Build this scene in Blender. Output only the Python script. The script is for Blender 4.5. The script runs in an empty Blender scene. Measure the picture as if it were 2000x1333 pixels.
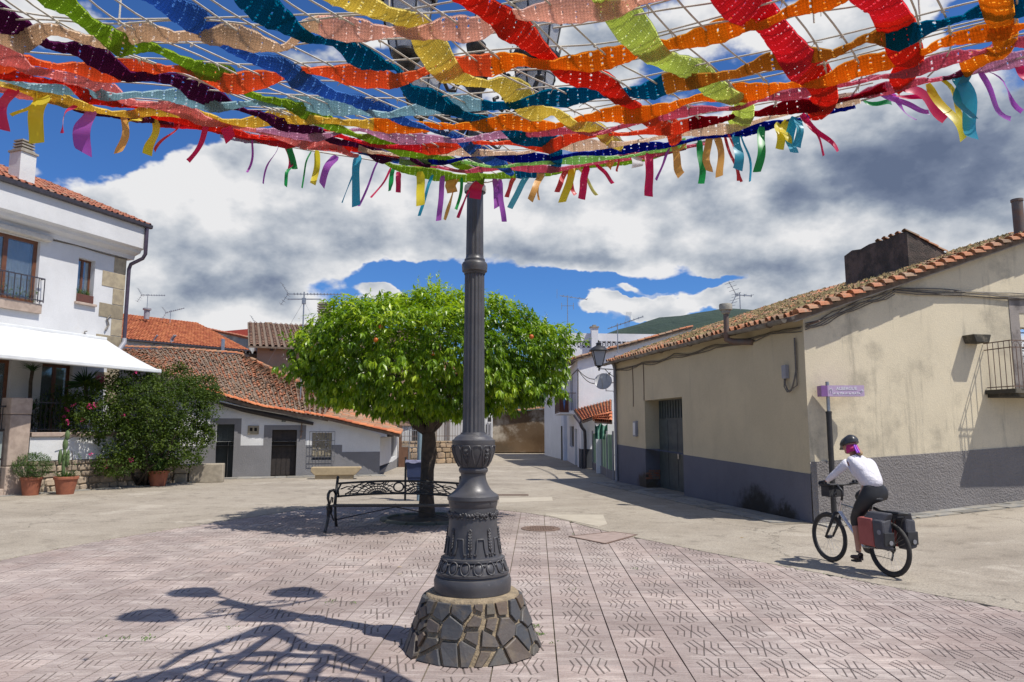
import bpy, bmesh, math, random
from mathutils import Vector, Matrix, noise as mnoise
random.seed(7)
R = math.radians
SC = bpy.context.scene
COL = SC.collection

# ---------------------------------------------------------------- camera
F = 1390.0; H = 1.83; TH = math.atan(171.5 / F)
cam_d = bpy.data.cameras.new('camera'); cam = bpy.data.objects.new('camera', cam_d); COL.objects.link(cam)
cam.location = (0, 0, H); cam.rotation_euler = (math.pi / 2 + TH, 0, 0)
cam_d.sensor_width = 36; cam_d.lens = F / 2000 * 36; cam_d.clip_start = .1; cam_d.clip_end = 6000
SC.camera = cam
# ---------------------------------------------------------------- sun, sky, exposure
SUNV = Vector((.488, -.272, 1)).normalized()
sd = bpy.data.lights.new('sun', 'SUN'); sun = bpy.data.objects.new('sun', sd); COL.objects.link(sun)
sd.energy = 4.7; sd.angle = R(.55); sd.color = (1, .955, .88)
sun.rotation_euler = SUNV.to_track_quat('Z', 'Y').to_euler(); sun.location = (6, -4, 30)
SUN_EL = math.asin(SUNV.z); SUN_AZ = math.atan2(SUNV.x, SUNV.y)
SC.view_settings.view_transform = 'Standard'; SC.view_settings.look = 'None'
SC.view_settings.gamma = 1; SC.view_settings.use_curve_mapping = False; SC.view_settings.exposure = 0.12
try:
    SC.cycles.max_bounces = 8; SC.cycles.transparent_max_bounces = 16; SC.cycles.diffuse_bounces = 3
except Exception: pass

cT, sT = math.cos(TH), math.sin(TH)
def ray(px, py):
    x = (px - 1000) / F; u = (666.5 - py) / F
    return Vector((x, cT - u * sT, sT + u * cT))
def G(px, py, z=0.0):                       # the point of the level z seen at a pixel of the photograph
    d = ray(px, py); t = (z - H) / d.z
    return Vector((d.x * t, d.y * t, z))
def AY(px, py, Y):                          # the point at distance Y
    d = ray(px, py); t = Y / d.y
    return Vector((d.x * t, Y, H + d.z * t))
def zat(py, Y): return AY(1000, py, Y).z

# ---------------------------------------------------------------- node helpers
class NT:
    def __init__(s, nt): s.t = nt; s.n = nt.nodes; s.l = nt.links
    def new(s, typ, **kw):
        nd = s.n.new(typ)
        for k, v in kw.items(): setattr(nd, k, v)
        return nd
    def put(s, sock, v):
        if v is None: return
        if hasattr(v, 'is_output') or isinstance(v, bpy.types.NodeSocket): s.l.new(v, sock)
        else:
            if isinstance(v, (tuple, list)) and sock.type == 'RGBA' and len(v) == 3: v = (*v, 1)
            sock.default_value = v
    def math(s, op, a, b=None, c=None, clamp=False):
        nd = s.new('ShaderNodeMath', operation=op); nd.use_clamp = clamp
        s.put(nd.inputs[0], a); s.put(nd.inputs[1], b); s.put(nd.inputs[2], c); return nd.outputs[0]
    def vm(s, op, a, b=None):
        nd = s.new('ShaderNodeVectorMath', operation=op); s.put(nd.inputs[0], a); s.put(nd.inputs[1], b)
        return nd.outputs['Value'] if op in ('LENGTH', 'DOT_PRODUCT', 'DISTANCE') else nd.outputs[0]
    def xyz(s, x, y, z):
        nd = s.new('ShaderNodeCombineXYZ')
        for i, v in enumerate((x, y, z)): s.put(nd.inputs[i], v)
        return nd.outputs[0]
    def sep(s, v):
        nd = s.new('ShaderNodeSeparateXYZ'); s.put(nd.inputs[0], v); return nd.outputs
    def mix(s, f, a, b, mode='MIX'):
        nd = s.new('ShaderNodeMix', data_type='RGBA', blend_type=mode)
        s.put(nd.inputs[0], f); s.put(nd.inputs[6], a); s.put(nd.inputs[7], b); return nd.outputs[2]
    def noise(s, vec, scale, detail=4, rough=.55, dist=0, out='Fac', dim='3D'):
        nd = s.new('ShaderNodeTexNoise'); nd.noise_dimensions = dim
        s.put(nd.inputs['Vector'], vec); s.put(nd.inputs['Scale'], scale); s.put(nd.inputs['Detail'], detail)
        s.put(nd.inputs['Roughness'], rough); s.put(nd.inputs['Distortion'], dist); return nd.outputs[out]
    def mr(s, v, a, b, c=0.0, d=1.0, smooth=True):
        nd = s.new('ShaderNodeMapRange'); nd.interpolation_type = 'SMOOTHSTEP' if smooth else 'LINEAR'
        for i, q in enumerate((v, a, b, c, d)): s.put(nd.inputs[i], q)
        return nd.outputs[0]
    def ramp(s, f, stops, interp='LINEAR'):
        nd = s.new('ShaderNodeValToRGB'); cr = nd.color_ramp; cr.interpolation = interp
        while len(cr.elements) < len(stops): cr.elements.new(.5)
        for e, (p, c) in zip(cr.elements, stops): e.position = p; e.color = (*c[:3], 1)
        s.put(nd.inputs[0], f); return nd.outputs[0]
    def vscale(s, v, sc): return s.vm('MULTIPLY', v, sc)
    def bump(s, h, strength=.3, dist=.02, normal=None):
        nd = s.new('ShaderNodeBump'); s.put(nd.inputs['Strength'], strength); s.put(nd.inputs['Distance'], dist)
        s.put(nd.inputs['Height'], h); s.put(nd.inputs['Normal'], normal); return nd.outputs[0]

def newmat(name):
    m = bpy.data.materials.new(name); m.use_nodes = True; m.node_tree.nodes.clear()
    n = NT(m.node_tree); out = n.new('ShaderNodeOutputMaterial'); b = n.new('ShaderNodeBsdfPrincipled')
    n.l.new(b.outputs[0], out.inputs[0]); return m, n, b, out
MATS = {}
def pos(n): return n.new('ShaderNodeNewGeometry').outputs['Position']
def objc(n): return n.new('ShaderNodeTexCoord').outputs['Object']
def simple(name, c1, c2=None, rough=.7, metal=0, scale=8, bump=.15, bscale=None, bdist=.01, detail=5, spec=None, rvar=.0, coord='pos'):
    """two tones broken up by noise, with fine relief"""
    if name in MATS: return MATS[name]
    m, n, b, out = newmat(name)
    p = pos(n) if coord == 'pos' else objc(n)
    c2 = c2 or tuple(v * .75 for v in c1)
    f = n.mr(n.noise(p, scale, detail, .6), .32, .68)
    col = n.mix(f, c1, c2)
    if rvar:
        oi = n.new('ShaderNodeObjectInfo').outputs['Random']
        col = n.mix(1.0, col, n.ramp(oi, [(0, (1 - rvar,) * 3), (1, (1 + rvar,) * 3)]), 'MULTIPLY')
    n.put(b.inputs['Base Color'], col); n.put(b.inputs['Roughness'], rough); n.put(b.inputs['Metallic'], metal)
    if spec is not None: n.put(b.inputs['Specular IOR Level'], spec)
    if bump: n.put(b.inputs['Normal'], n.bump(n.noise(p, bscale or scale * 6, 4, .6), bump, bdist))
    MATS[name] = m; return m

# ---------------------------------------------------------------- mesh builder
WLOC = {}
def tag(o, label=None, cat=None, group=None, kind=None):
    if label: o['label'] = label
    if cat: o['category'] = cat
    if group: o['group'] = group
    if kind: o['kind'] = kind
    return o
def empty(name, loc=(0, 0, 0), rz=0.0, label=None, cat=None, group=None):
    o = bpy.data.objects.new(name, None); COL.objects.link(o); o.location = loc; o.rotation_euler = (0, 0, rz)
    o.empty_display_size = .2; WLOC[o.name] = Vector(loc); return tag(o, label, cat, group)
class MB:
    def __init__(s): s.v = []; s.f = []; s.mi = []; s.r = []; s.cur = 0.0; s.m = 0; s.M = None
    def add(s, vs, fs):
        k = len(s.v)
        for v in vs:
            v = Vector(v)
            if s.M is not None: v = s.M @ v
            s.v.append(v); s.r.append(s.cur)
        for f in fs: s.f.append([k + i for i in f]); s.mi.append(s.m)
        return s
    def box(s, c, size, rot=None):
        hx, hy, hz = (q / 2 for q in size); c = Vector(c)
        vs = [Vector((x, y, z)) for x in (-hx, hx) for y in (-hy, hy) for z in (-hz, hz)]
        if rot is not None: vs = [rot @ v for v in vs]
        return s.add([v + c for v in vs], [(0, 1, 3, 2), (4, 6, 7, 5), (0, 4, 5, 1), (2, 3, 7, 6), (0, 2, 6, 4), (1, 5, 7, 3)])
    def bar(s, a, b, w, h=None, up=(0, 0, 1)):
        a = Vector(a); b = Vector(b); h = h or w; d = (b - a); L = d.length
        if L < 1e-6: return s
        d.normalize(); up = Vector(up)
        if abs(d.dot(up)) > .98: up = Vector((0, 1, 0))
        x = d.cross(up).normalized(); z = x.cross(d)
        vs = [p + x * (i * w / 2) + z * (j * h / 2) for p in (a, b) for i, j in ((-1, -1), (1, -1), (1, 1), (-1, 1))]
        return s.add(vs, [(3, 2, 1, 0), (4, 5, 6, 7), (0, 1, 5, 4), (1, 2, 6, 5), (2, 3, 7, 6), (3, 0, 4, 7)])
    def tube(s, pts, r, n=8, cap=True, flat=None):
        pts = [Vector(p) for p in pts]; N = len(pts)
        if N < 2: return s
        rs = r if isinstance(r, (list, tuple)) else [r] * N
        t0 = (pts[1] - pts[0]).normalized(); up = Vector((0, 0, 1)) if abs(t0.z) < .9 else Vector((0, 1, 0))
        x = t0.cross(up).normalized(); vs = []
        for i in range(N):
            a = pts[max(i - 1, 0)]; b = pts[min(i + 1, N - 1)]; t = (b - a)
            t = t.normalized() if t.length > 1e-9 else t0
            x = (x - t * x.dot(t));
            x = x.normalized() if x.length > 1e-6 else t.orthogonal().normalized()
            y = t.cross(x)
            for k in range(n):
                an = 2 * math.pi * k / n
                vs.append(pts[i] + (x * math.cos(an) + y * math.sin(an) * (flat or 1)) * rs[i])
        fs = [(i * n + k, i * n + (k + 1) % n, (i + 1) * n + (k + 1) % n, (i + 1) * n + k) for i in range(N - 1) for k in range(n)]
        if cap: fs += [tuple(range(n))[::-1], tuple((N - 1) * n + k for k in range(n))]
        return s.add(vs, fs)
    def lathe(s, prof, c=(0, 0, 0), n=32, rfun=None, cap=True):
        c = Vector(c); vs = []; N = len(prof)
        for i, (r, z) in enumerate(prof):
            for k in range(n):
                a = 2 * math.pi * k / n; rr = r * (rfun(i, a) if rfun else 1)
                vs.append(c + Vector((rr * math.cos(a), rr * math.sin(a), z)))
        fs = [(i * n + k, i * n + (k + 1) % n, (i + 1) * n + (k + 1) % n, (i + 1) * n + k) for i in range(N - 1) for k in range(n)]
        if cap: fs += [tuple(range(n))[::-1], tuple((N - 1) * n + k for k in range(n))]
        return s.add(vs, fs)
    def sphere(s, c, r, nu=10, nv=6, sc=(1, 1, 1)):
        prof = [(max(1e-4, r * math.sin(math.pi * i / nv)), -r * math.cos(math.pi * i / nv)) for i in range(nv + 1)]
        k = len(s.v); s.lathe(prof, (0, 0, 0), nu)
        c = Vector(c)
        for i in range(k, len(s.v)):
            v = s.v[i]
            if s.M is not None: v = s.M.inverted() @ v
            v = Vector((v.x * sc[0], v.y * sc[1], v.z * sc[2])) + c
            s.v[i] = s.M @ v if s.M is not None else v
        return s
    def quad(s, *vs): return s.add(vs, [tuple(range(len(vs)))])
    def prism(s, poly, d):                     # polygon extruded along vector d
        n = len(poly); poly = [Vector(p) for p in poly]; d = Vector(d)
        fs = [tuple(range(n))[::-1], tuple(range(n, 2 * n))] + [(i, (i + 1) % n, n + (i + 1) % n, n + i) for i in range(n)]
        return s.add(poly + [p + d for p in poly], fs)
    def data(s, name, mats, off=None, smooth=False, rnd=False):
        me = bpy.data.meshes.new(name)
        vs = [v - off for v in s.v] if off is not None else s.v
        me.from_pydata([tuple(v) for v in vs], [], s.f)
        for m in (mats if isinstance(mats, (list, tuple)) else [mats]): me.materials.append(m)
        if len(me.materials) > 1: me.polygons.foreach_set('material_index', s.mi)
        if rnd:
            a = me.attributes.new('rnd', 'FLOAT', 'POINT'); a.data.foreach_set('value', s.r)
        if smooth:
            me.polygons.foreach_set('use_smooth', [True] * len(s.f))
            if smooth is not True: 
                try: me.set_sharp_from_angle(angle=R(smooth))
                except Exception: pass
        me.update(); return me
    def build(s, name, mats, parent=None, smooth=False, rnd=False, local=False, fix=False, origin=None, bevel=0):
        off = None
        if parent is not None and not local: off = WLOC[parent.name]
        if parent is None and origin is not None: off = Vector(origin)
        me = s.data(name, mats, off, smooth, rnd)
        if fix or bevel:
            bm = bmesh.new(); bm.from_mesh(me)
            bmesh.ops.recalc_face_normals(bm, faces=bm.faces); bm.to_mesh(me); bm.free()
        o = bpy.data.objects.new(name, me); COL.objects.link(o)
        if parent is not None:
            o.parent = parent; WLOC[o.name] = WLOC[parent.name]
        elif origin is not None: o.location = origin; WLOC[o.name] = Vector(origin)
        else: WLOC[o.name] = Vector((0, 0, 0))
        if bevel:
            b = o.modifiers.new('bevel', 'BEVEL'); b.width = bevel; b.segments = 2; b.limit_method = 'ANGLE'
        return o
def place(name, me, parent, M, world=True):     # an object sharing a mesh, M = its world matrix
    o = bpy.data.objects.new(name, me); COL.objects.link(o)
    if parent is not None:
        o.parent = parent
        M = Matrix.Translation(-WLOC[parent.name]) @ M if world else M
    o.matrix_local = M; WLOC[o.name] = M.to_translation(); return o
def frame(o, x, y, z):                          # matrix with axes x, y, z at o
    M = Matrix.Identity(4)
    for i, a in enumerate((x, y, z)):
        for j in range(3): M[j][i] = a[j]
    for j in range(3): M[j][3] = o[j]
    return M

# ---------------------------------------------------------------- a vertical wall plane
class Wall:
    def __init__(s, a, b):
        s.a = Vector((a[0], a[1], 0)); b = Vector((b[0], b[1], 0)); s.d = (b - s.a); s.L = s.d.length; s.d.normalize()
        s.n = Vector((s.d.y, -s.d.x, 0))          # outward = right hand side walking a to b
    def p(s, u, z, o=0.0): return s.a + s.d * u + s.n * o + Vector((0, 0, z))
    def uz(s, px, py, o=0.0):                     # photo pixel to wall coordinates
        d = ray(px, py); c = Vector((0, 0, H)); q = s.a + s.n * o
        t = (q - c).dot(s.n) / d.dot(s.n); w = c + d * t
        return (w - s.a).dot(s.d), w.z
    def mesh(s, mb, u0, u1, z0, z1, holes=(), o=0.0, depth=.2, zt=None, zb=None, skip_rev=False):
        """wall face with openings (u0,u1,z0,z1) and their reveals; zt/zb give a sloping top/bottom"""
        hs = [(max(a, u0), min(b, u1), max(c, z0), min(d, z1)) for a, b, c, d in holes if min(b, u1) > max(a, u0) and min(d, z1) > max(c, z0)]
        us = sorted({u0, u1, *[h[0] for h in hs], *[h[1] for h in hs]}); zs = sorted({z0, z1, *[h[2] for h in hs], *[h[3] for h in hs]})
        def zz(u, z):
            if z == z1 and zt: return zt(u)
            if z == z0 and zb: return zb(u)
            return z
        for i in range(len(us) - 1):
            for j in range(len(zs) - 1):
                a, b, c, d = us[i], us[i + 1], zs[j], zs[j + 1]
                if any(h[0] - 1e-6 <= a and b <= h[1] + 1e-6 and h[2] - 1e-6 <= c and d <= h[3] + 1e-6 for h in hs): continue
                mb.quad(s.p(a, zz(a, c), o), s.p(b, zz(b, c), o), s.p(b, zz(b, d), o), s.p(a, zz(a, d), o))
        if not skip_rev:
            for a, b, c, d in hs:
                q = [s.p(a, zz(a, c), o), s.p(b, zz(b, c), o), s.p(b, zz(b, d), o), s.p(a, zz(a, d), o)]; w = [x - s.n * depth for x in q]
                for k in range(4):
                    if k == 0 and c <= z0 + 1e-6: continue
                    if k == 2 and d >= z1 - 1e-6: continue
                    mb.quad(q[k], w[k], w[(k + 1) % 4], q[(k + 1) % 4])
        # top thickness
        mb.quad(s.p(u0, zz(u0, z1), o), s.p(u1, zz(u1, z1), o), s.p(u1, zz(u1, z1), o - .3), s.p(u0, zz(u0, z1), o - .3))
        return mb
    def box(s, mb, u0, u1, z0, z1, o0, o1):
        c = s.p((u0 + u1) / 2, (z0 + z1) / 2, (o0 + o1) / 2)
        rot = Matrix((s.d, s.n, Vector((0, 0, 1)))).transposed()
        return mb.box(c, (abs(u1 - u0), abs(o1 - o0), abs(z1 - z0)), rot)
# ---------------------------------------------------------------- world: daylight sky with drifting clouds
def azel(px, py):
    d = ray(px, py).normalized(); return math.atan2(d.x, d.y), math.asin(d.z)
def make_world():
    w = bpy.data.worlds.new('World'); SC.world = w; w.use_nodes = True; w.node_tree.nodes.clear(); n = NT(w.node_tree)
    out = n.new('ShaderNodeOutputWorld'); bg = n.new('ShaderNodeBackground'); n.l.new(bg.outputs[0], out.inputs[0])
    sky = n.new('ShaderNodeTexSky'); sky.sky_type = 'NISHITA'; sky.sun_disc = False
    sky.sun_elevation = SUN_EL; sky.sun_rotation = SUN_AZ; sky.air_density = 1.0; sky.dust_density = .15; sky.ozone_density = 2.6; sky.altitude = 400
    skyc = n.mix(1.0, sky.outputs[0], (.40, .70, 1.12), 'MULTIPLY')
    d = n.vm('NORMALIZE', n.new('ShaderNodeTexCoord').outputs['Generated']); x, y, z = n.sep(d)
    az = n.math('ARCTAN2', x, y); el = n.math('ARCSINE', z); p = n.xyz(az, el, 0)
    p3 = n.vm('ADD', n.vm('MULTIPLY', d, (1.0, 1.0, 1.55)), (3.1, 1.7, .4))
    warp = n.noise(n.vm('MULTIPLY', d, (1, 1, 1.5)), 7, 5, .6, out='Color')
    pw = n.vm('ADD', p, n.vm('MULTIPLY', n.vm('SUBTRACT', warp, (.5, .5, .5)), (.12, .09, 0)))
    def blobs(lst, src):
        tot = None
        for px, py, rx, ry, wt in lst:
            a, e = azel(px, py)
            q = n.vm('MULTIPLY', n.vm('SUBTRACT', src, (a, e, 0)), (F / rx, F / ry, 0))
            v = n.mr(n.vm('LENGTH', q), 1.0, 0.0, 0.0, wt)
            tot = v if tot is None else n.math('ADD', tot, v)
        return tot
    cov = blobs([(420, 440, 340, 200, 1.8), (330, 370, 230, 100, 1.0), (650, 440, 340, 170, 1.5), (950, 430, 340, 150, 1.5), (1250, 420, 330, 150, 1.6), (1500, 330, 420, 210, 1.7),
                 (1850, 400, 480, 260, 1.9), (430, 625, 330, 75, 2.2), (300, 570, 200, 120, 1.5), (620, 645, 200, 45, 1.6), (740, 575, 80, 32, 1.8),
                 (1180, 604, 90, 30, 1.7), (1290, 606, 120, 32, 1.9), (1480, 588, 170, 40, 1.7), (1240, 567, 50, 12, .5), (1720, 560, 240, 90, 1.2), (700, 60, 200, 50, .8), (120, 50, 260, 60, .6), (620, 120, 160, 60, .7),
                 (1250, 80, 380, 100, .9), (1650, 60, 260, 110, 1.0), (1050, 120, 260, 100, .9), (800, 320, 420, 120, 1.1), (1150, 250, 300, 100, .8), (60, 330, 60, 35, .9), (1600, 470, 400, 100, 1.1),
                 (2500, 400, 500, 300, 1.0), (-500, 480, 500, 200, .8)], pw)
    hole = blobs([(60, 255, 360, 115, 1.3), (820, 560, 240, 50, .5), (420, 255, 230, 45, .6), (800, 548, 200, 44, 1.1), (1080, 556, 280, 34, 1.2), (1350, 556, 130, 20, .9), (1000, 625, 130, 50, .9), (1240, 586, 120, 10, .5), (1900, 20, 80, 35, 1.2), (380, 130, 200, 80, .6)], pw)
    fb = n.noise(p3, 5.0, 12, .60); fb2 = n.noise(n.vm('ADD', p3, (.9, .2, .3)), 2.0, 6, .55)
    vo = n.new('ShaderNodeTexVoronoi'); vo.feature = 'SMOOTH_F1'; n.put(vo.inputs['Vector'], n.vm('ADD', p3, n.vm('MULTIPLY', n.vm('SUBTRACT', n.noise(p3, 10, 4, .6, out='Color'), (.5, .5, .5)), (.12, .12, .12)))); n.put(vo.inputs['Scale'], 13); n.put(vo.inputs['Smoothness'], .35)
    bil_ = n.math('SUBTRACT', .45, vo.outputs['Distance'])         # cauliflower heads
    back = n.mr(y, .25, -.1, 0, .75)                      # behind the photographer: scattered cloud of the same kind
    dens = n.math('SUBTRACT', n.math('ADD', cov, n.math('MULTIPLY', n.math('SUBTRACT', fb, .5), 2.0)), hole)
    dens = n.math('ADD', dens, n.math('MULTIPLY', bil_, .55))
    dens = n.math('ADD', dens, n.math('MULTIPLY', back, n.mr(fb2, .42, .62)))
    mask = n.mr(dens, .22, .52)
    s1 = n.noise(p3, 7.0, 9, .56); s2 = n.noise(n.vm('ADD', p3, (.03, -.0, .05)), 7.0, 9, .56)
    rel = n.math('MULTIPLY', n.math('SUBTRACT', s1, s2), 1.45)
    s3 = n.noise(n.vm('ADD', p3, (.3, .3, .1)), 3.0, 5, .5); s4 = n.noise(n.vm('ADD', p3, (.36, .3, .2)), 3.0, 5, .5)
    rel = n.math('ADD', rel, n.math('MULTIPLY', n.math('SUBTRACT', s3, s4), .6))
    rel = n.math('ADD', rel, n.math('MULTIPLY', n.math('SUBTRACT', bil_, .1), .45))
    lit = blobs([(330, 350, 320, 90, .25), (500, 310, 240, 60, .2), (900, 420, 420, 60, .15), (1250, 430, 320, 60, .12), (450, 640, 260, 50, .15), (1200, 600, 120, 26, .2), (1300, 595, 130, 26, .25), (1480, 130, 260, 90, .2), (1700, 450, 300, 50, .14), (700, 520, 120, 30, .1)], p)
    edge = n.mr(dens, .9, .35, 0, .14)
    dark = blobs([(1720, 320, 560, 120, .44), (1950, 340, 380, 120, .22), (1980, 230, 320, 100, .12), (700, 470, 230, 50, .20), (430, 550, 300, 45, .32), (330, 500, 150, 50, .12), (1150, 500, 320, 34, .24), (1560, 530, 280, 50, .24), (1190, 628, 80, 14, .15), (880, 270, 300, 60, .12), (560, 420, 160, 50, .14), (1050, 360, 200, 40, .1)], pw)
    g = n.math('SUBTRACT', n.math('ADD', n.math('ADD', n.math('ADD', .80, rel), lit), edge), dark, clamp=True)
    ccol = n.ramp(g, [(0, (1.15, 1.5, 2.35)), (.22, (1.75, 2.15, 3.05)), (.42, (3.0, 3.45, 4.2)), (.66, (5.2, 5.5, 5.95)), (.9, (7.6, 7.6, 7.7))])
    horizon = n.mr(el, .0, .2, .35, 0)
    base = n.mix(horizon, skyc, (2.6, 4.0, 6.0))
    n.put(bg.inputs[0], n.mix(mask, base, ccol)); n.put(bg.inputs[1], .1)
    if hasattr(w, 'cycles'): w.cycles.sampling_method = 'MANUAL'; w.cycles.sample_map_resolution = 1024
make_world()
# ---------------------------------------------------------------- ground materials
def mat_road():
    m, n, b, o = newmat('pale_concrete'); p = pos(n)
    big = n.noise(p, .35, 5, .6); mid = n.noise(p, 2.2, 6, .65); fine = n.noise(p, 60, 3, .6)
    st = n.noise(n.vm('MULTIPLY', p, (.8, 1.1, 1)), .9, 6, .62)
    c = n.ramp(n.math('ADD', n.math('MULTIPLY', big, .55), n.math('MULTIPLY', st, .45)), [(.3, (.235, .200, .155)), (.5, (.325, .282, .225)), (.7, (.395, .350, .285))])
    c = n.mix(n.mr(mid, .50, .72, 0, .75), c, (.19, .16, .125)); c = n.mix(n.mr(n.noise(p, .5, 7, .7), .55, .66, 0, .7), c, (.44, .39, .32))
    c = n.mix(1.0, c, n.ramp(fine, [(.3, (.6, .6, .6)), (.5, (1, 1, 1)), (.72, (1.35, 1.32, 1.3))]), 'MULTIPLY')
    v = n.new('ShaderNodeTexVoronoi'); v.feature = 'DISTANCE_TO_EDGE'; n.put(v.inputs['Scale'], .17)
    n.put(v.inputs['Vector'], n.vm('ADD', p, n.vm('MULTIPLY', n.noise(p, 1.3, 5, .6, out='Color'), (1.3, 1.3, 0))))
    crack = n.mr(v.outputs['Distance'], .0, .0035, 1, 0)
    c = n.mix(n.math('MULTIPLY', crack, .6), c, (.10, .085, .065))
    # pebbles in the worn surface
    pv = n.new('ShaderNodeTexVoronoi'); n.put(pv.inputs['Scale'], 45); n.put(pv.inputs['Vector'], p)
    peb = n.mr(pv.outputs['Distance'], .12, .32, 1, 0)
    c = n.mix(n.math('MULTIPLY', peb, .35), c, n.mix(n.noise(p, 30, 2), (.16, .14, .12), (.5, .46, .40)))
    n.put(b.inputs['Base Color'], c); n.put(b.inputs['Roughness'], .9)
    h = n.math('ADD', n.math('MULTIPLY', fine, .6), n.math('SUBTRACT', peb, n.math('MULTIPLY', crack, 3)))
    n.put(b.inputs['Normal'], n.bump(h, .5, .006)); return m
def mat_tile():
    m, n, b, o = newmat('pink_paving'); p = pos(n)
    g = n.new('ShaderNodeAttribute'); g.attribute_name = 'groove'; ga = g.outputs['Fac']
    oi = n.new('ShaderNodeObjectInfo').outputs['Random']
    r = n.new('ShaderNodeAttribute'); r.attribute_name = 'rnd'
    rnd = n.math('FRACT', n.math('ADD', oi, r.outputs['Fac']))
    big = n.noise(p, .55, 5, .6); st = n.noise(n.vm('MULTIPLY', p, (1, 5, 1)), 2.2, 6, .65); fine = n.noise(p, 90, 3, .6)
    c = n.ramp(n.math('ADD', n.math('MULTIPLY', big, .5), n.math('MULTIPLY', st, .5)), [(.36, (.265, .205, .185)), (.5, (.345, .282, .256)), (.62, (.50, .43, .39))])
    c = n.mix(1.0, c, n.ramp(rnd, [(0, (.86, .85, .84)), (.5, (1, 1, 1)), (1, (1.09, 1.06, 1.04))]), 'MULTIPLY')
    c = n.mix(1.0, c, n.ramp(fine, [(.3, (.84, .84, .84)), (.7, (1.12, 1.12, 1.12))]), 'MULTIPLY')
    spot = n.mr(n.noise(p, 9, 3, .6), .66, .74, 0, .35); c = n.mix(spot, c, (.16, .13, .11))
    c = n.mix(n.math('MULTIPLY', ga, .92), c, (.07, .055, .046))
    c = n.mix(n.mr(n.noise(n.vm('MULTIPLY', p, (1, 1.6, 1)), .9, 6, .7), .58, .72, 0, .45), c, (.58, .52, .46)); c = n.mix(n.mr(n.noise(p, .7, 6, .7), .56, .72, 0, .4), c, (.20, .16, .14))
    n.put(b.inputs['Base Color'], c); n.put(b.inputs['Roughness'], .82)
    n.put(b.inputs['Normal'], n.bump(n.math('ADD', fine, n.math('MULTIPLY', st, .6)), .35, .004)); return m
M_ROAD = mat_road(); M_TILE = mat_tile()
M_SOIL = simple('joint_soil', (.20, .165, .115), (.13, .115, .075), .95, scale=20)
M_FIELD = simple('dry_field', (.12, .13, .06), (.17, .15, .08), .95, scale=.05)

def gh(x, y):                                   # height of the ground
    return .076 * max(0.0, x - 6.3) if y < 40 else 0.0
MB_g = MB(); S_ = 5000
MB_g.quad((-S_, -S_, -.35), (S_, -S_, -.35), (S_, S_, -.35), (-S_, S_, -.35))
tag(MB_g.build('ground', M_FIELD), kind='structure')

# plaza outline, traced on the ground
pl = [(-7.2, 9.97), (-6.75, 12.0), (-5.97, 13.98), (-5.25, 15.6), (-4.42, 17.0), (-3.2, 17.65), (-1.6, 17.35), (0, 16.25), (.85, 15.1), (1.6, 13.3), (2.2, 12.15),
      (2.98, 10.8), (3.67, 9.75), (4.4, 8.55), (5.2, 7.25), (6.0, 5.4), (6.6, 3), (6.6, 0), (5.5, -4), (1, -7), (-4, -6.5), (-7.5, -3), (-8.4, 1.5), (-8.1, 6)]
def crom(P, n=8, closed=True):
    out = []; N = len(P)
    for i in range(N if closed else N - 1):
        if closed: a, b, c, d = P[i - 1], P[i], P[(i + 1) % N], P[(i + 2) % N]
        else: a, b, c, d = P[max(i - 1, 0)], P[i], P[i + 1], P[min(i + 2, N - 1)]
        for k in range(n):
            t = k / n
            out.append(tuple(.5 * (2 * q1 + (q2 - q0) * t + (2 * q0 - 5 * q1 + 4 * q2 - q3) * t * t + (3 * q1 - q0 - 3 * q2 + q3) * t ** 3) for q0, q1, q2, q3 in zip(a, b, c, d)))
    if not closed: out.append(tuple(P[-1]))
    return out
PLZ = crom(pl, 6)
def inside(x, y, poly):
    c = False; j = len(poly) - 1
    for i in range(len(poly)):
        xi, yi = poly[i][:2]; xj, yj = poly[j][:2]
        if (yi > y) != (yj > y) and x < (xj - xi) * (y - yi) / (yj - yi) + xi: c = not c
        j = i
    return c
mb = MB(); mb.quad((-11, -10, -.014), (9, -10, -.014), (9, 20, -.014), (-11, 20, -.014)); tag(mb.build('plaza_bed', M_SOIL), kind='structure')
# road: a sheet with the plaza cut out of it
mb = MB(); ctr = Vector((-.5, 6, 0)); rings = [1, 1.0, 1.003, 1.05, 1.15, 1.3, 1.5, 1.8, 2.2, 2.8, 3.6, 5, 8, 12]
N = len(PLZ); vs = []
for k, q in enumerate(rings):
    for i, (x, y) in enumerate(PLZ):
        v = ctr + (Vector((x, y, 0)) - ctr) * q
        jit = .012 * mnoise.noise(Vector((x * 3, y * 3, 0))) + .02 * mnoise.noise(Vector((x * .9, y * .9, 4)))
        v += (v - ctr).normalized() * (jit + .03) if k < 3 else Vector()
        v.z = (-.05 if k == 0 else (.004 if k == 1 else .007)) + (gh(v.x, v.y) if k > 2 else 0)
        vs.append(v)
fs = [(k * N + i, (k + 1) * N + i, (k + 1) * N + (i + 1) % N, k * N + (i + 1) % N) for k in range(len(rings) - 1) for i in range(N)]
mb.add(vs, fs); road = tag(mb.build('road', M_ROAD), kind='structure')

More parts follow.
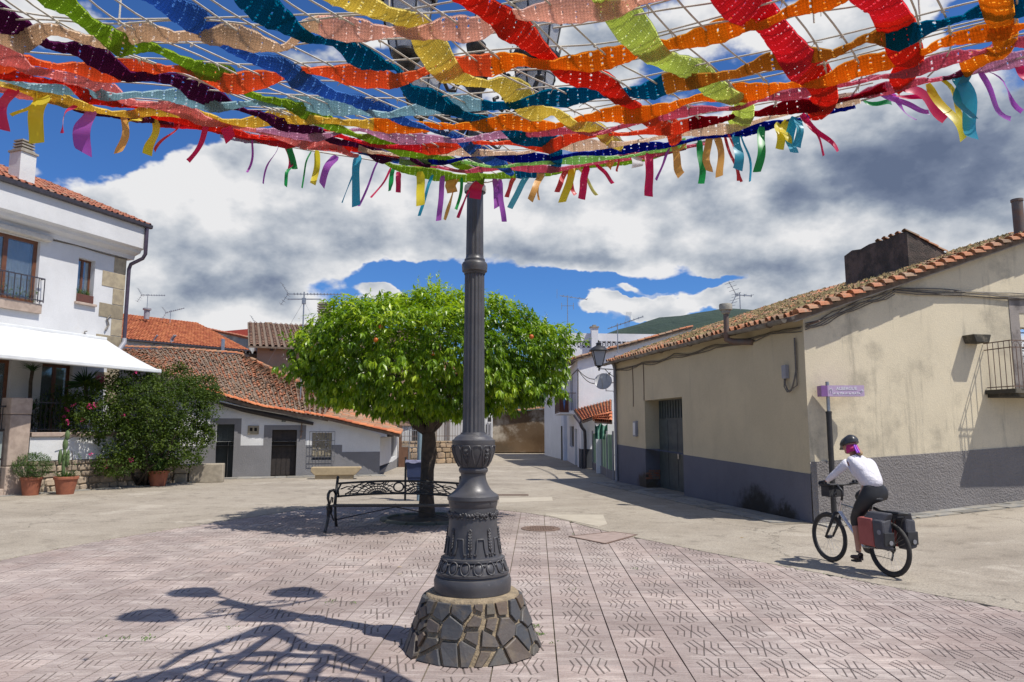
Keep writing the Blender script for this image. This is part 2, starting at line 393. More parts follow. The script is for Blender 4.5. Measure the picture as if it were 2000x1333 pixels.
# ---------------------------------------------------------------- paving tiles
TS = .5; TA = math.atan(.0340); TX = Vector((math.cos(TA), -math.sin(TA), 0)); TY = Vector((math.sin(TA), math.cos(TA), 0)); T0 = G(1091, 1333); T0 = T0 + TY * (G(1150, 1300).y - T0.y)
segs = []
def sg(a, b, w, d):                             # the figure is centred on the joint between two tiles of a column
    for o_ in (-.5, .5): segs.append(((a[0], a[1] + o_), (b[0], b[1] + o_), w, d))
for s in (-1, 1):
    for q in (-1, 1):
        ends = []
        for k, hh in enumerate((.44, .36, .25)):
            t = .118 * k + .004; e = (s * (t + .215 * hh), q * hh); ends.append(e); sg((s * t, 0), e, .0105 if (q < 0) == (s > 0) else .008, 1.0)
        sg(ends[0], ends[1], .0055, .75); sg(ends[1], ends[2], .0055, .75)
        for e, y1 in zip(ends, (.49, .42, .27)): sg(e, (s * .5, q * y1), .0045, .55)
        sg((s * .22, q * .42), (s * .5, q * .455), .004, .5); sg((s * .26, q * .35), (s * .5, q * .35), .004, .5); sg((s * .33, q * .2), (s * .5, q * .16), .004, .4)
def groove(x, y, wmin):
    g = 0.0
    for (ax, ay), (bx, by), w, dp in segs:
        w2 = max(w, wmin)
        if x < min(ax, bx) - .03 or x > max(ax, bx) + .03 or y < min(ay, by) - .03 or y > max(ay, by) + .03: continue
        dx, dy = bx - ax, by - ay; t = max(0, min(1, ((x - ax) * dx + (y - ay) * dy) / (dx * dx + dy * dy)))
        d = math.hypot(x - ax - dx * t, y - ay - dy * t)
        g = max(g, dp * max(0, min(1, (w2 * 1.5 - d) / (w2 * .7))) * (w / w2) ** .5)
    return g
def tile_data(n, wmin):
    vs = []; gs = []; hx = .5 - .011; hy = .5 - .004
    for j in range(n + 1):
        for i in range(n + 1):
            u = (i / n - .5) * 2 * hx; v = (j / n - .5) * 2 * hy; g = groove(u, v, wmin)
            vs.append((u * TS, v * TS, -.0055 * g)); gs.append(g)
    fs = [(j * (n + 1) + i, j * (n + 1) + i + 1, (j + 1) * (n + 1) + i + 1, (j + 1) * (n + 1) + i) for j in range(n) for i in range(n)]
    k = len(vs)
    for x, y in ((-hx, -hy), (hx, -hy), (hx, hy), (-hx, hy)): vs.append((x * TS, y * TS, -.035)); gs.append(.9)
    c = [0, n, (n + 1) * (n + 1) - 1, n * (n + 1)]
    for q in range(4): fs.append((k + q, k + (q + 1) % 4, c[(q + 1) % 4], c[q]))
    return vs, fs, gs
def tile_mesh(n, wmin):
    vs, fs, gs = tile_data(n, wmin); me = bpy.data.meshes.new('paving_tile'); me.from_pydata(vs, [], fs); me.materials.append(M_TILE)
    me.attributes.new('groove', 'FLOAT', 'POINT').data.foreach_set('value', gs); return me
tm = tile_mesh(88, .0075)
pav = empty('plaza_paving'); pav['kind'] = 'structure'
cells = []
for i in range(-22, 18):
    for j in range(-12, 36):
        c = T0 + TX * ((i + .5) * TS) + TY * ((j + .5) * TS); c.z = 0
        if not inside(c.x, c.y, [((x + .5) * 1.05 - .5, (y - 6) * 1.05 + 6) for x, y in PLZ]): continue
        if c.y < 2.0: continue
        pxx = 1000 + F * c.x / c.y
        vis = c.y > 4.85 and -60 < pxx < 2060
        if math.hypot(c.x + 1.74, c.y - 14.9) < .58: continue
        if not vis and (c.y < 3.2 or not -900 < pxx < 2900): continue
        cells.append((0 if vis else 1, c.length, c))
cells.sort(key=lambda q: (q[0], q[1])); rr = random.Random(3)
def tileM(c):
    z = rr.uniform(-.0025, .0025); a = rr.uniform(-.004, .004)
    return frame(c + Vector((0, 0, z)), TX * math.cos(a) + TY * math.sin(a), TY * math.cos(a) - TX * math.sin(a), Vector((rr.uniform(-.004, .004), rr.uniform(-.004, .004), 1)))
for _, _, c in cells[:298]: place('paving_tile', tm, pav, tileM(c))
lv, lf, lg = tile_data(26, .017); vs = []; fs = []; gs = []; rs = []
for _, _, c in cells[298:]:
    M = tileM(c); k = len(vs); q = rr.random()
    vs += [tuple(M @ Vector(v)) for v in lv]; fs += [tuple(k + i for i in f) for f in lf]; gs += lg; rs += [q] * len(lv)
me = bpy.data.meshes.new('far_paving_tiles'); me.from_pydata(vs, [], fs); me.materials.append(M_TILE)
me.attributes.new('groove', 'FLOAT', 'POINT').data.foreach_set('value', gs); me.attributes.new('rnd', 'FLOAT', 'POINT').data.foreach_set('value', rs)
o = bpy.data.objects.new('far_paving_tiles', me); COL.objects.link(o); o.parent = pav; o['kind'] = 'stuff'; WLOC[o.name] = Vector((0, 0, 0))

# stone slabs along the foot of the walls
M_SLAB = simple('slate_slab', (.20, .20, .195), (.30, .27, .22), .75, scale=5, bump=.4, rvar=.28, bdist=.01)
M_MORTAR = simple('mortar', (.27, .235, .18), (.20, .17, .13), .95, scale=14, bump=.4)
def slab_strip(name, a, b, w0, w1, seed):
    """irregular stones between the wall foot a-b and a line w0..w1 metres in front of it (to the right of a->b)"""
    r = random.Random(seed); a = Vector((*a, 0)); b = Vector((*b, 0)); d = (b - a); L = d.length; d.normalize(); nn = Vector((d.y, -d.x, 0))
    bed = MB(); K = 24; vs = []
    for i in range(K + 1):
        p = a + d * (L * i / K); w = w0 + (w1 - w0) * i / K
        for o_, zz in ((-.05, .018), (w, .012), (w + .04, -.02)):
            q = p + nn * o_; q.z = gh(q.x, q.y) + zz; vs.append(q)
    bed.add(vs, [(i * 3 + k, i * 3 + k + 1, (i + 1) * 3 + k + 1, (i + 1) * 3 + k) for i in range(K) for k in range(2)])
    root = tag(bed.build(name, M_MORTAR, fix=True), kind='structure')
    u = 0.0
    while u < L - .2:
        st = r.uniform(.34, .6); w = (w0 + (w1 - w0) * (u + st / 2) / L); v = .02; n_ = max(1, round(w / .38)); 
        cuts = [0] + sorted((k + r.uniform(-.18, .18)) / n_ for k in range(1, n_)) + [1]
        for k in range(len(cuts) - 1):
            v0 = cuts[k] * w + .015; v1 = cuts[k + 1] * w - .015; m_ = MB(); sk = r.uniform(-.05, .05)
            poly = []
            for (x, y) in ((0, 0), (.5, -.03), (1, .02), (1.02, .5), (1, 1), (.55, 1.03), (0, .98), (-.02, .5)):
                q = a + d * (u + .012 + (st - .024) * x + r.uniform(-.02, .02) + sk * y) + nn * (v0 + (v1 - v0) * min(.99, max(.01, y + r.uniform(-.06, .06))))
                q.z = gh(q.x, q.y) + .012; poly.append(q)
            m_.prism(poly, (0, 0, r.uniform(.014, .024))); m_.build('slab', M_SLAB, root, fix=True)
        u += st
    return root
M_RUST = simple('rusty_iron', (.20, .13, .095), (.13, .085, .065), .75, scale=14, bump=.5, bdist=.01)
# manhole cover, drain grate, square inspection cover
c = G(1056, 1033); mb = MB(); mb.lathe([(.36, -.02), (.36, .008), (.33, .012), (.325, .007), (.30, .008), (.0001, .009)], c, 40)
mc = mb.build('manhole_cover', M_RUST, origin=c); tag(mc, 'round rusty manhole cover set in the pink paving right of the lamp post', 'manhole cover')
mb = MB()
for i in range(-6, 7):
    for j in range(-6, 7):
        if i * i + j * j < 34: mb.box(c + Vector((i * .047, j * .047, .011)), (.028, .028, .006))
mb.build('tread_studs', M_RUST, mc)

M_COVER = simple('reddish_cover', (.36, .275, .24), (.29, .22, .19), .85, scale=6, bump=.4)
P = [G(*q) for q in ((1112, 1049), (1198, 1040), (1244, 1046), (1182, 1063))]; cc = sum(P, Vector()) / 4; ic = MB(); ic.prism([Vector((p.x, p.y, .004)) for p in P], (0, 0, .006))
ico = tag(ic.build('inspection_cover', M_COVER, None, origin=cc, fix=True), 'square reddish tiled inspection cover near the plaza edge, right of the manhole', 'inspection cover')
mb = MB()
for i in range(4): a, b = P[i], P[(i + 1) % 4]; mb.bar(Vector((a.x, a.y, .007)), Vector((b.x, b.y, .007)), .035, .012)
mb.build('rusty_frame', M_RUST, ico)
c = G(985, 968); mb = MB(); W_ = .5
for k in range(22): mb.box(c + Vector((-.62 + k * .06, 0, .012)), (.03, .26, .014))
for s in (-1, 1): mb.box(c + Vector((0, s * .14, .012)), (1.34, .03, .018))
dg_ = tag(mb.build('drain_grate', M_RUST, None, origin=c), 'long rusty drain grate across the concrete road behind the lamp post', 'drain grate')
M_PATCH = simple('pale_concrete_patch', (.46, .41, .33), (.40, .35, .28), .9, scale=3, bump=.2)
P = [G(*q) for q in ((1062, 1006), (1178, 1007), (1186, 1025), (1168, 1030), (1110, 1017))]; mb = MB(); mb.prism([Vector((p.x, p.y, .006)) for p in P], (0, 0, .005)); tag(mb.build('road_patch', M_PATCH, fix=True), kind='structure')
P = [G(*q) for q in ((975, 974), (1078, 972), (1080, 979), (975, 983))]; mb = MB(); mb.prism([Vector((p.x, p.y, .006)) for p in P], (0, 0, .005)); tag(mb.build('road_patch', M_PATCH, fix=True), kind='structure')
# ---------------------------------------------------------------- building materials
def mat_wall(name, base, dirt, amount=.5, low=(.30, .26, .20), streak=.5, rough=.9, bump=.35, blotch=(.62, .76), bs=1.3, fine=40, bd=.01):
    m, n, b, o = newmat(name); p = pos(n)
    x, y, z = n.sep(p)
    st = n.noise(n.vm('MULTIPLY', p, (2.4, 2.4, .28)), 1.5, 6, .65)         # rain streaks run down
    bl = n.noise(p, bs, 6, .65); fi = n.noise(p, fine, 4, .6)
    c = n.mix(n.mr(n.noise(p, .8, 4, .6), .35, .65), base, tuple(v * .90 for v in base))
    c = n.mix(n.math('MULTIPLY', n.mr(st, .54, .72), streak), c, dirt)
    c = n.mix(n.math('MULTIPLY', n.mr(bl, blotch[0], blotch[1]), amount), c, dirt)
    sp = n.mr(n.noise(p, 22, 5, .7), .60, .74); c = n.mix(n.math('MULTIPLY', n.math('MULTIPLY', sp, n.mr(bl, .42, .62)), amount), c, low)
    c = n.mix(1.0, c, n.ramp(fi, [(.3, (.92, .92, .92)), (.7, (1.05, 1.05, 1.05))]), 'MULTIPLY')
    n.put(b.inputs['Base Color'], c); n.put(b.inputs['Roughness'], rough)
    n.put(b.inputs['Normal'], n.bump(n.math('ADD', fi, n.math('MULTIPLY', bl, 1.2)), bump, bd)); return m
M_CREAM = mat_wall('cream_plaster', (.62, .525, .35), (.42, .36, .26), .4, (.28, .24, .18), .35, bump=.3)
M_CREAM2 = mat_wall('stained_cream_plaster', (.70, .61, .44), (.33, .29, .215), .65, (.10, .09, .075), .7, bump=.45, blotch=(.48, .70), bs=.9)
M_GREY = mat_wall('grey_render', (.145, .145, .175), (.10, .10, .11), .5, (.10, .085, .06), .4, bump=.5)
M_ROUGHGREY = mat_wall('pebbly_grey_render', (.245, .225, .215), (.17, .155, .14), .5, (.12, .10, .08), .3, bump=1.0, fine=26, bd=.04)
M_WHITE = mat_wall('white_limewash', (.66, .66, .66), (.62, .60, .56), .3, (.45, .43, .40), .18, bump=.3)
M_WHITE2 = mat_wall('worn_white_limewash', (.70, .70, .69), (.47, .46, .44), .6, (.30, .29, .28), .3, bump=.6, bs=2.0, bd=.02)
M_GREYB = mat_wall('grey_painted_plinth', (.215, .21, .215), (.15, .15, .15), .5, (.12, .11, .10), .3, bump=.7, bs=2.4, bd=.02)
M_BROWNW = mat_wall('tan_plaster', (.40, .26, .185), (.34, .22, .16), .3, (.2, .15, .1), .2)
M_OLDW = mat_wall('crumbling_stained_wall', (.60, .53, .43), (.15, .095, .05), 1.0, (.05, .035, .025), 1.0, blotch=(.42, .56), bs=.3, bump=.6, bd=.05)
M_GREYW = mat_wall('weathered_grey_wall', (.42, .41, .39), (.22, .21, .20), .8, (.1, .1, .09), .6, bs=.7, blotch=(.45, .65))
M_BEIGEW = mat_wall('beige_plaster', (.52, .42, .29), (.42, .33, .22), .3)
M_CHIM = mat_wall('dark_chimney_render', (.15, .11, .09), (.06, .05, .042), .9, (.03, .03, .025), .7, blotch=(.42, .6), bs=1.6, bump=.8, bd=.03)  # dark brown, with darker noise blotches and streaks
M_GRANITE = simple('granite', (.44, .38, .29), (.32, .275, .21), .85, scale=6, bump=.5, rvar=.15)
M_PINKGRANITE = simple('pink_granite', (.46, .36, .29), (.34, .26, .21), .85, scale=5, bump=.4, rvar=.1)
M_RUBBLE = simple('rubble_stone', (.42, .33, .24), (.24, .19, .145), .9, scale=4, bump=.6, rvar=.35, bdist=.02)
M_WOODD = simple('dark_wood', (.035, .026, .022), (.022, .017, .015), .7, scale=10, bump=.3)
M_WOODR = simple('red_brown_wood', (.17, .065, .03), (.12, .045, .022), .45, scale=8, bump=.2)
M_GUTTER = simple('dark_metal', (.055, .048, .06), (.04, .035, .042), .45, scale=9, bump=.05)
M_GUTTER2 = simple('galvanised_gutter', (.24, .225, .20), (.13, .11, .09), .6, metal=.2, scale=3, bump=.15)
M_PIPE = simple('grey_pipe', (.33, .33, .36), (.26, .26, .29), .5, scale=3, bump=.05)
M_CABLE = simple('weathered_cable', (.10, .09, .08), (.17, .15, .13), .7, scale=12, bump=.2)
M_IRON = simple('black_iron', (.022, .021, .022), (.035, .032, .03), .45, scale=14, bump=.15)
M_GALV = simple('galvanised_steel', (.42, .43, .44), (.33, .34, .35), .4, metal=.7, scale=10, bump=.05)
M_DARKIN = simple('dark_interior', (.02, .018, .016), (.012, .011, .01), .9, scale=3, bump=0)
M_CURT = simple('pale_curtain', (.50, .52, .56), (.34, .37, .42), .9, scale=1.5, bump=.2)
M_CONC = simple('old_concrete', (.38, .34, .28), (.26, .23, .19), .9, scale=5, bump=.5)
M_PLASTW = simple('white_plastic', (.72, .73, .72), (.64, .65, .64), .4, scale=3, bump=0)
M_STEELW = simple('satin_steel', (.55, .55, .55), (.42, .42, .43), .35, metal=.9, scale=12, bump=.02)
def mat_glass():
    m, n, b, o = newmat('window_glass'); p = pos(n)
    n.put(b.inputs['Base Color'], (.62, .70, .74)); n.put(b.inputs['Roughness'], .04)
    n.put(b.inputs['Transmission Weight'], .9); n.put(b.inputs['IOR'], 1.45)
    n.put(b.inputs['Normal'], n.bump(n.noise(p, 1.2, 2), .05, .02)); return m
M_GLASS = mat_glass()
def mat_rooftile(name, stops, dark=.5, lich=.4):
    m, n, b, o = newmat(name); p = pos(n)
    r = n.new('ShaderNodeAttribute'); r.attribute_name = 'rnd'; oi = n.new('ShaderNodeObjectInfo').outputs['Random']
    q = n.math('FRACT', n.math('ADD', n.math('MULTIPLY', oi, 7.13), r.outputs['Fac']))
    big = n.noise(p, .9, 5, .6); q2 = n.math('ADD', n.math('MULTIPLY', q, .62), n.math('MULTIPLY', big, .38))
    c = n.ramp(q2, stops)
    l = n.mr(n.noise(p, 9, 6, .7), .5, .66, 0, lich); c = n.mix(l, c, (.30, .28, .20))
    d = n.mr(n.noise(p, 14, 6, .7), .55, .68, 0, dark); c = n.mix(d, c, (.06, .05, .04))
    n.put(b.inputs['Base Color'], c); n.put(b.inputs['Roughness'], .88)
    n.put(b.inputs['Normal'], n.bump(n.noise(p, 70, 4, .6), .5, .008)); return m
M_RT_NEW = mat_rooftile('orange_roof_tile', [(.2, (.42, .115, .05)), (.5, (.52, .16, .065)), (.8, (.62, .22, .09))], .15, .05)
M_RT_MID = mat_rooftile('weathered_red_roof_tile', [(.15, (.26, .095, .06)), (.4, (.38, .125, .07)), (.65, (.46, .17, .09)), (.85, (.30, .22, .16))], .45, .3)
M_RT_OLD = mat_rooftile('old_mossy_roof_tile', [(.12, (.17, .11, .07)), (.32, (.27, .165, .10)), (.44, (.38, .17, .085)), (.60, (.48, .17, .08)), (.74, (.30, .21, .14)), (.9, (.56, .23, .10))], .55, .42)
M_RT_BRN = mat_rooftile('brown_roof_tile', [(.2, (.25, .14, .10)), (.5, (.33, .19, .13)), (.8, (.42, .24, .16))], .4, .2)
M_ROOFBED = simple('roof_bed', (.20, .15, .11), (.12, .09, .07), .95, scale=8, bump=.3)

def barrel(w0, w1, L, th=.014, n=5, rise=.42):
    """one clay barrel tile lying along +y from the low end (y=0, w0 wide) to the high end"""
    mb = MB(); vs = []
    for y, w, zz in ((0, w0, .0), (L, w1, -.012)):
        for dr in (0, th):
            for k in range(n + 1):
                a = math.pi * k / n; r = w / 2 - dr
                vs.append((-r * math.cos(a), y, zz + (r * math.sin(a)) * rise * 2))
    m = n + 1; fs = []
    for k in range(n):
        fs.append((k, k + 1, 2 * m + k + 1, 2 * m + k)); fs.append((m + k + 1, m + k, 3 * m + k, 3 * m + k + 1))
        fs.append((k + 1, k, m + k, m + k + 1)); fs.append((2 * m + k, 2 * m + k + 1, 3 * m + k + 1, 3 * m + k))
    fs += [(0, 2 * m, 3 * m, m), (m - 1, 2 * m - 1, 4 * m - 1, 3 * m - 1)]
    mb.add(vs, fs); return mb
def tiled_roof(root_roof, S, nu, nv, mat, px_visible, cap=290, jit=.02, seed=1, w=None, lift=.03, sag=.0, ovl=1.18, pan=True, name='roof_tile'):
    """S(u,v): roof surface, v=0 the eave; the nearest tiles are objects, the rest one stuff mesh"""
    r = random.Random(seed); L = []
    for i in range(nu):
        for j in range(nv):
            u = (i + .5) / nu; a = S(u, j / nv); b = S(u, min(1.0, (j + ovl) / nv)); c = S((i + 1) / nu, j / nv) - S(i / nu, j / nv)
            y = (b - a); ln = y.length; wd = c.length
            if ln < .03 or wd < .03: continue
            y.normalize(); x = (c - y * c.dot(y)).normalized(); z = x.cross(y)
            if z.z < 0: z = -z; x = -x
            a = a + z * (lift + r.uniform(-jit, jit) * .6) + x * r.uniform(-jit, jit) * .6 + y * r.uniform(-jit, jit)
            an = r.uniform(-jit, jit) * 2.2; x2 = x * math.cos(an) + y * math.sin(an); y2 = y * math.cos(an) - x * math.sin(an)
            tilt = .028; y2 = (y2 + z * (-tilt + r.uniform(-jit, jit) * .6)).normalized(); z2 = x2.cross(y2)
            L.append(((a - Vector((0, 0, H))).length, frame(a, x2 * (wd * (w or .62) / .2), y2 * (ln / .4), z2 * (wd / .2)), j))
    L.sort(key=lambda q: q[0]); base = barrel(.2, .15, .4)
    me = base.data(name, mat)
    for _, M, j in L[:cap]: place(name, me, root_roof, M)
    mb = MB(); simple_t = barrel(.2, .15, .4, n=4)
    for _, M, j in L[cap:]:
        mb.M = M; mb.cur = r.random(); mb.add(simple_t.v, simple_t.f)
    mb.M = None
    if mb.v:
        o = mb.build('far_roof_tiles', mat, root_roof, rnd=True); o['kind'] = 'stuff'
def roof_sheet(name, S, nu, nv, mat, parent, th=.07):
    mb = MB(); vs = []
    for dz in (0, -th):
        for j in range(nv + 1):
            for i in range(nu + 1): vs.append(S(i / nu, j / nv) + Vector((0, 0, dz)))
    k = (nu + 1) * (nv + 1); fs = []
    for j in range(nv):
        for i in range(nu):
            a = j * (nu + 1) + i; fs.append((a, a + 1, a + nu + 2, a + nu + 1)); fs.append((k + a, k + a + nu + 1, k + a + nu + 2, k + a + 1))
    bd = [i for i in range(nu + 1)] + [(j * (nu + 1) + nu) for j in range(1, nv + 1)] + [nv * (nu + 1) + i for i in range(nu - 1, -1, -1)] + [j * (nu + 1) for j in range(nv - 1, 0, -1)]
    for q in range(len(bd)): a, b = bd[q], bd[(q + 1) % len(bd)]; fs.append((a, k + a, k + b, b))
    mb.add(vs, fs); return mb.build(name, mat, parent)
def bil(P00, P10, P11, P01):
    def S(u, v): return (P00 * (1 - u) + P10 * u) * (1 - v) + (P01 * (1 - u) + P11 * u) * v
    return S

def damp(m, pts):                               # dark damp patches with a shape of their own
    n = NT(m.node_tree); b = next(x for x in m.node_tree.nodes if x.type == 'BSDF_PRINCIPLED'); l = b.inputs['Base Color'].links[0]; c = l.from_socket; p = pos(n); p2 = n.vm('ADD', p, n.vm('MULTIPLY', n.vm('SUBTRACT', n.noise(p, 3, 6, .7, out='Color'), (.5, .5, .5)), (.9, .9, .9)))
    for q, s, col in pts:
        d = n.vm('LENGTH', n.vm('MULTIPLY', n.vm('SUBTRACT', p2, tuple(q)), s)); c = n.mix(n.mr(d, .45, 1.05, .95, 0), c, col)
    n.put(b.inputs['Base Color'], c)
damp(M_OLDW, [((2.9, 54, .7), (.45, .5, .9), (.10, .055, .022)), ((0.4, 54, .5), (.55, .5, 1.3), (.16, .10, .05)), ((-1.2, 54, .3), (.6, .5, 1.5), (.12, .085, .05))])
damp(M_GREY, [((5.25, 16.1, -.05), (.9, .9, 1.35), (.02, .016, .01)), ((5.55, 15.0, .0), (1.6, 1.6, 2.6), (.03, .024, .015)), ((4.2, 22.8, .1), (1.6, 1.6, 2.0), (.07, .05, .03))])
# ================================================================ the long cream building on the right
RC = Vector((5.83, 14.1, 0)); RD = Vector((-.19, .982, 0)).normalized(); RG = Vector((.979, .205, 0)).normalized(); RL = 11.4
wf = Wall(RC + RD * RL, RC); wg = Wall(RC, RC + RG * 11)
rb = empty('cream_building', RC, label='long cream plastered building with grey plinth and mossy tile roof beside the cyclist', cat='building')
uA, zA = wf.uz(1552, 618); uB, zB = wf.uz(1196, 706)
zE = zA; zF = zB                                               # wall tops, near and far
ztop = lambda u: zF + (zE - zF) * (u / RL)
d0, dz0 = wf.uz(1259, 783); d1, _ = wf.uz(1332, 785)
zb0 = wf.uz(1202, 868)[1]; zb1 = wf.uz(1570, 925)[1]; band = lambda u: zb0 + (zb1 - zb0) * u / RL
door_h = [(d0, d1, -.2, dz0)]
mb = MB(); wf.mesh(mb, 0, RL, 1.1, 4.2, door_h, 0, .55, zt=ztop, zb=band); 
mb.quad(wf.p(0, 0, -6), wf.p(0, 0, 0), wf.p(0, zF, 0), wf.p(0, zF + 1.5, -6))
mb.build('wall', M_CREAM, rb)
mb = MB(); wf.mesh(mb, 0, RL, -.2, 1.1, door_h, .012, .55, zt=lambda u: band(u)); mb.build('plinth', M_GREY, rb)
# gable
gz = lambda u: zE + .06 + (wg.uz(2000, 466)[1] - zE) * u / wg.uz(2000, 466)[0]
GW = 9.0; RUN = gz(GW); gb = lambda u: wg.uz(1575, 903)[1] + u * .055
bw0, bz0 = wg.uz(1973, 582); bw1 = bw0 + 1.35; dtz = wg.uz(1990, 770)[1]
gh_holes = [(bw0 + .18, bw1 - .18, dtz, wg.uz(1990, 612)[1])]
mb = MB(); wg.mesh(mb, 0, GW, 1.2, 4.0, gh_holes, 0, .25, zb=gb)
mb.add([wg.p(0, 4.0), wg.p(GW, 4.0), wg.p(GW, gz(GW)), wg.p(0, gz(0) - .02)], [(0, 1, 2, 3)])
mb.build('gable_wall', M_CREAM2, rb)
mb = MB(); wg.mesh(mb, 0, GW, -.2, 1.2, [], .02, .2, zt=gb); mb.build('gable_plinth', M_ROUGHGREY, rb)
# eave and roof
ov = .30; upv = (RG + Vector((0, 0, (gz(5) - gz(0)) / 5))).normalized(); SLEN = 7.8
e_near = RC - RD * .18 - RG * ov; e_near.z = zE + .02 - ov * upv.z; e_far = RC + RD * (RL + .1) - RG * ov; e_far.z = zF + .02 - ov * upv.z
def S_rb(u, v):
    p = e_near * (1 - u) + e_far * u + upv * (SLEN * v); p.z += .025 * math.sin(u * 9) * v; return p
rf = roof_sheet('roof', S_rb, 12, 6, M_ROOFBED, rb, .10)
tiled_roof(rf, S_rb, 52, 22, M_RT_OLD, 0, cap=285, seed=5, lift=.02, jit=.022)
# other slope, out of sight behind the ridge
mb = MB(); r0 = S_rb(0, 1); r1 = S_rb(1, 1); dn = RG * 5 - Vector((0, 0, 1.9)); mb.quad(r0, r1, r1 + dn, r0 + dn); mb.build('back_slope', M_ROOFBED, rb)
# rake edge: mortar strip, dark verge under the edge tiles
mb = MB(); mb.bar(S_rb(0, 0) + Vector((0, 0, -.06)) + RD * .05, S_rb(0, 1) + Vector((0, 0, -.06)) + RD * .05, .09, .12); mb.build('verge', M_CONC, rf); VERGE = True
# dry grass and moss on the roof
def mat_leafy(name, c1, c2, c3, rough=.6, trans=.25, scale=3, spec=.4):
    m, n, b, o = newmat(name); p = pos(n)
    r = n.new('ShaderNodeAttribute'); r.attribute_name = 'rnd'
    f = n.math('ADD', n.math('MULTIPLY', r.outputs['Fac'], .65), n.math('MULTIPLY', n.noise(p, scale, 3), .35))
    c = n.ramp(f, [(.18, c1), (.5, c2), (.82, c3)])
    n.put(b.inputs['Base Color'], c); n.put(b.inputs['Roughness'], rough); n.put(b.inputs['Specular IOR Level'], spec)
    t = n.new('ShaderNodeBsdfTranslucent'); n.put(t.inputs[0], n.mix(1.0, c, (1.5, 1.6, .7), 'MULTIPLY')); mx = n.new('ShaderNodeMixShader'); n.put(mx.inputs[0], trans)
    n.l.new(b.outputs[0], mx.inputs[1]); n.l.new(t.outputs[0], mx.inputs[2]); n.l.new(mx.outputs[0], o.inputs[0]); return m
M_MOSS = mat_leafy('dry_roof_moss', (.24, .17, .08), (.34, .255, .125), (.22, .19, .08), .9, .15)
mb = MB(); r = random.Random(11)
for k in range(7500):
    u = .02 + .98 * r.random(); v = r.random() ** 1.0 * .95 + .02
    if mnoise.noise(Vector((u * 10, v * 6, 2))) < -.12 + r.uniform(-.2, .2): continue
    c = S_rb(u, v) + Vector((0, 0, .06 + r.uniform(0, .035))); mb.cur = r.random(); h_ = r.uniform(.02, .075); a = r.uniform(0, 6.28); w_ = r.uniform(.03, .09)
    dx = Vector((math.cos(a), math.sin(a), 0)) * w_; dy = Vector((-math.sin(a), math.cos(a), 0)) * w_
    mb.add([c - dx - dy * .5, c + dx - dy * .5, c + dy, c + Vector((r.uniform(-.03, .03), r.uniform(-.03, .03), h_))], [(0, 1, 3), (1, 2, 3), (2, 0, 3)])
o = mb.build('roof_moss', M_MOSS, rf, rnd=True); o['kind'] = 'stuff'
# gutter of the street side with brackets
mb = MB(); g0 = S_rb(0, 0) + RD * .25 - RG * .07 + Vector((0, 0, -.03)); g1 = S_rb(1, 0) - RG * .07 + Vector((0, 0, -.03)); vs = []
for i in range(13):
    c = g0.lerp(g1, i / 12) + Vector((0, 0, -.02 * math.sin(i * 1.7)))
    for rr_ in (.075, .062):
        for k in range(7):
            a = math.pi + math.pi * k / 6; vs.append(c + RG * math.cos(a) * rr_ + Vector((0, 0, math.sin(a) * rr_)))
fs = [(i * 14 + q + k, i * 14 + q + k + 1, (i + 1) * 14 + q + k + 1, (i + 1) * 14 + q + k) for i in range(12) for q in (0, 7) for k in range(6)]
fs += [tuple(range(7)) , tuple(range(12 * 14, 12 * 14 + 7))]
mb.add(vs, fs); gut = mb.build('gutter', M_GUTTER2, rb, smooth=40)
for k in range(6):
    c = g0.lerp(g1, (k + .3) / 6); m2 = MB(); pts = [c + RG * (.1 * math.cos(a)) + Vector((0, 0, .1 * math.sin(a))) for a in [math.pi + math.pi * q / 6 for q in range(7)]]
    m2.tube(pts + [c + RG * .28 + Vector((0, 0, -.02))], .012, 5); m2.build('gutter_bracket', M_RUST, gut)
mb = MB(); u_ = .18; mb.tube([wf.p(u_, ztop(0) - .02, .25), wf.p(u_, ztop(0) - .15, .12), wf.p(u_, ztop(0) - .3, .07), wf.p(u_, .05, .07)], .05, 10)
for z_ in (.9, 2.0, 3.1): mb.lathe([(.06, 0), (.06, .05)], wf.p(u_, z_, .07), 10)
mb.build('downpipe', M_PIPE, rb, smooth=40)
# door in its recess
dd = MB(); wf.box(dd, d0 + .0, d1, .0, dz0, -.52, -.47)
M_DOORG = simple('grey_green_steel', (.075, .095, .095), (.055, .07, .072), .5, scale=5, bump=.1)
door = dd.build('door', M_DOORG, rb)
s0 = d0 + .02; W_ = d1 - s0
for k in range(4): m2 = MB(); wf.box(m2, s0 + W_ * k / 4 + .015, s0 + W_ * (k + 1) / 4 - .015, .12, dz0 - .62, -.47, -.45); m2.build('door_panel', M_DOORG, door)
for k in range(14): m2 = MB(); c0 = s0 + W_ * (k + .5) / 14; wf.box(m2, c0 - .018, c0 + .018, dz0 - .56, dz0 - .04, -.47, -.44); m2.build('louvre_slat', M_DOORG, door)
mb = MB(); wf.box(mb, d0 + W_ * .52, d0 + W_ * .55, .95, 1.1, -.45, -.42); mb.build('door_handle', M_STEELW, door)
M_BRICKR = simple('bare_brick_patch', (.30, .10, .05), (.2, .15, .11), .9, scale=9, bump=.5)
r = random.Random(5)
for row in range(4):
    for k in range(2): m2 = MB(); wf_r = .03 + k * .25 + (row % 2) * .1; c = wf.p(d0 + .008, .30 + row * .075, -.06 - wf_r); m2.box(c, (.02, .22, .06), Matrix((wf.d, wf.n, Vector((0, 0, 1)))).transposed()); m2.build('brick', M_BRICKR, rb)
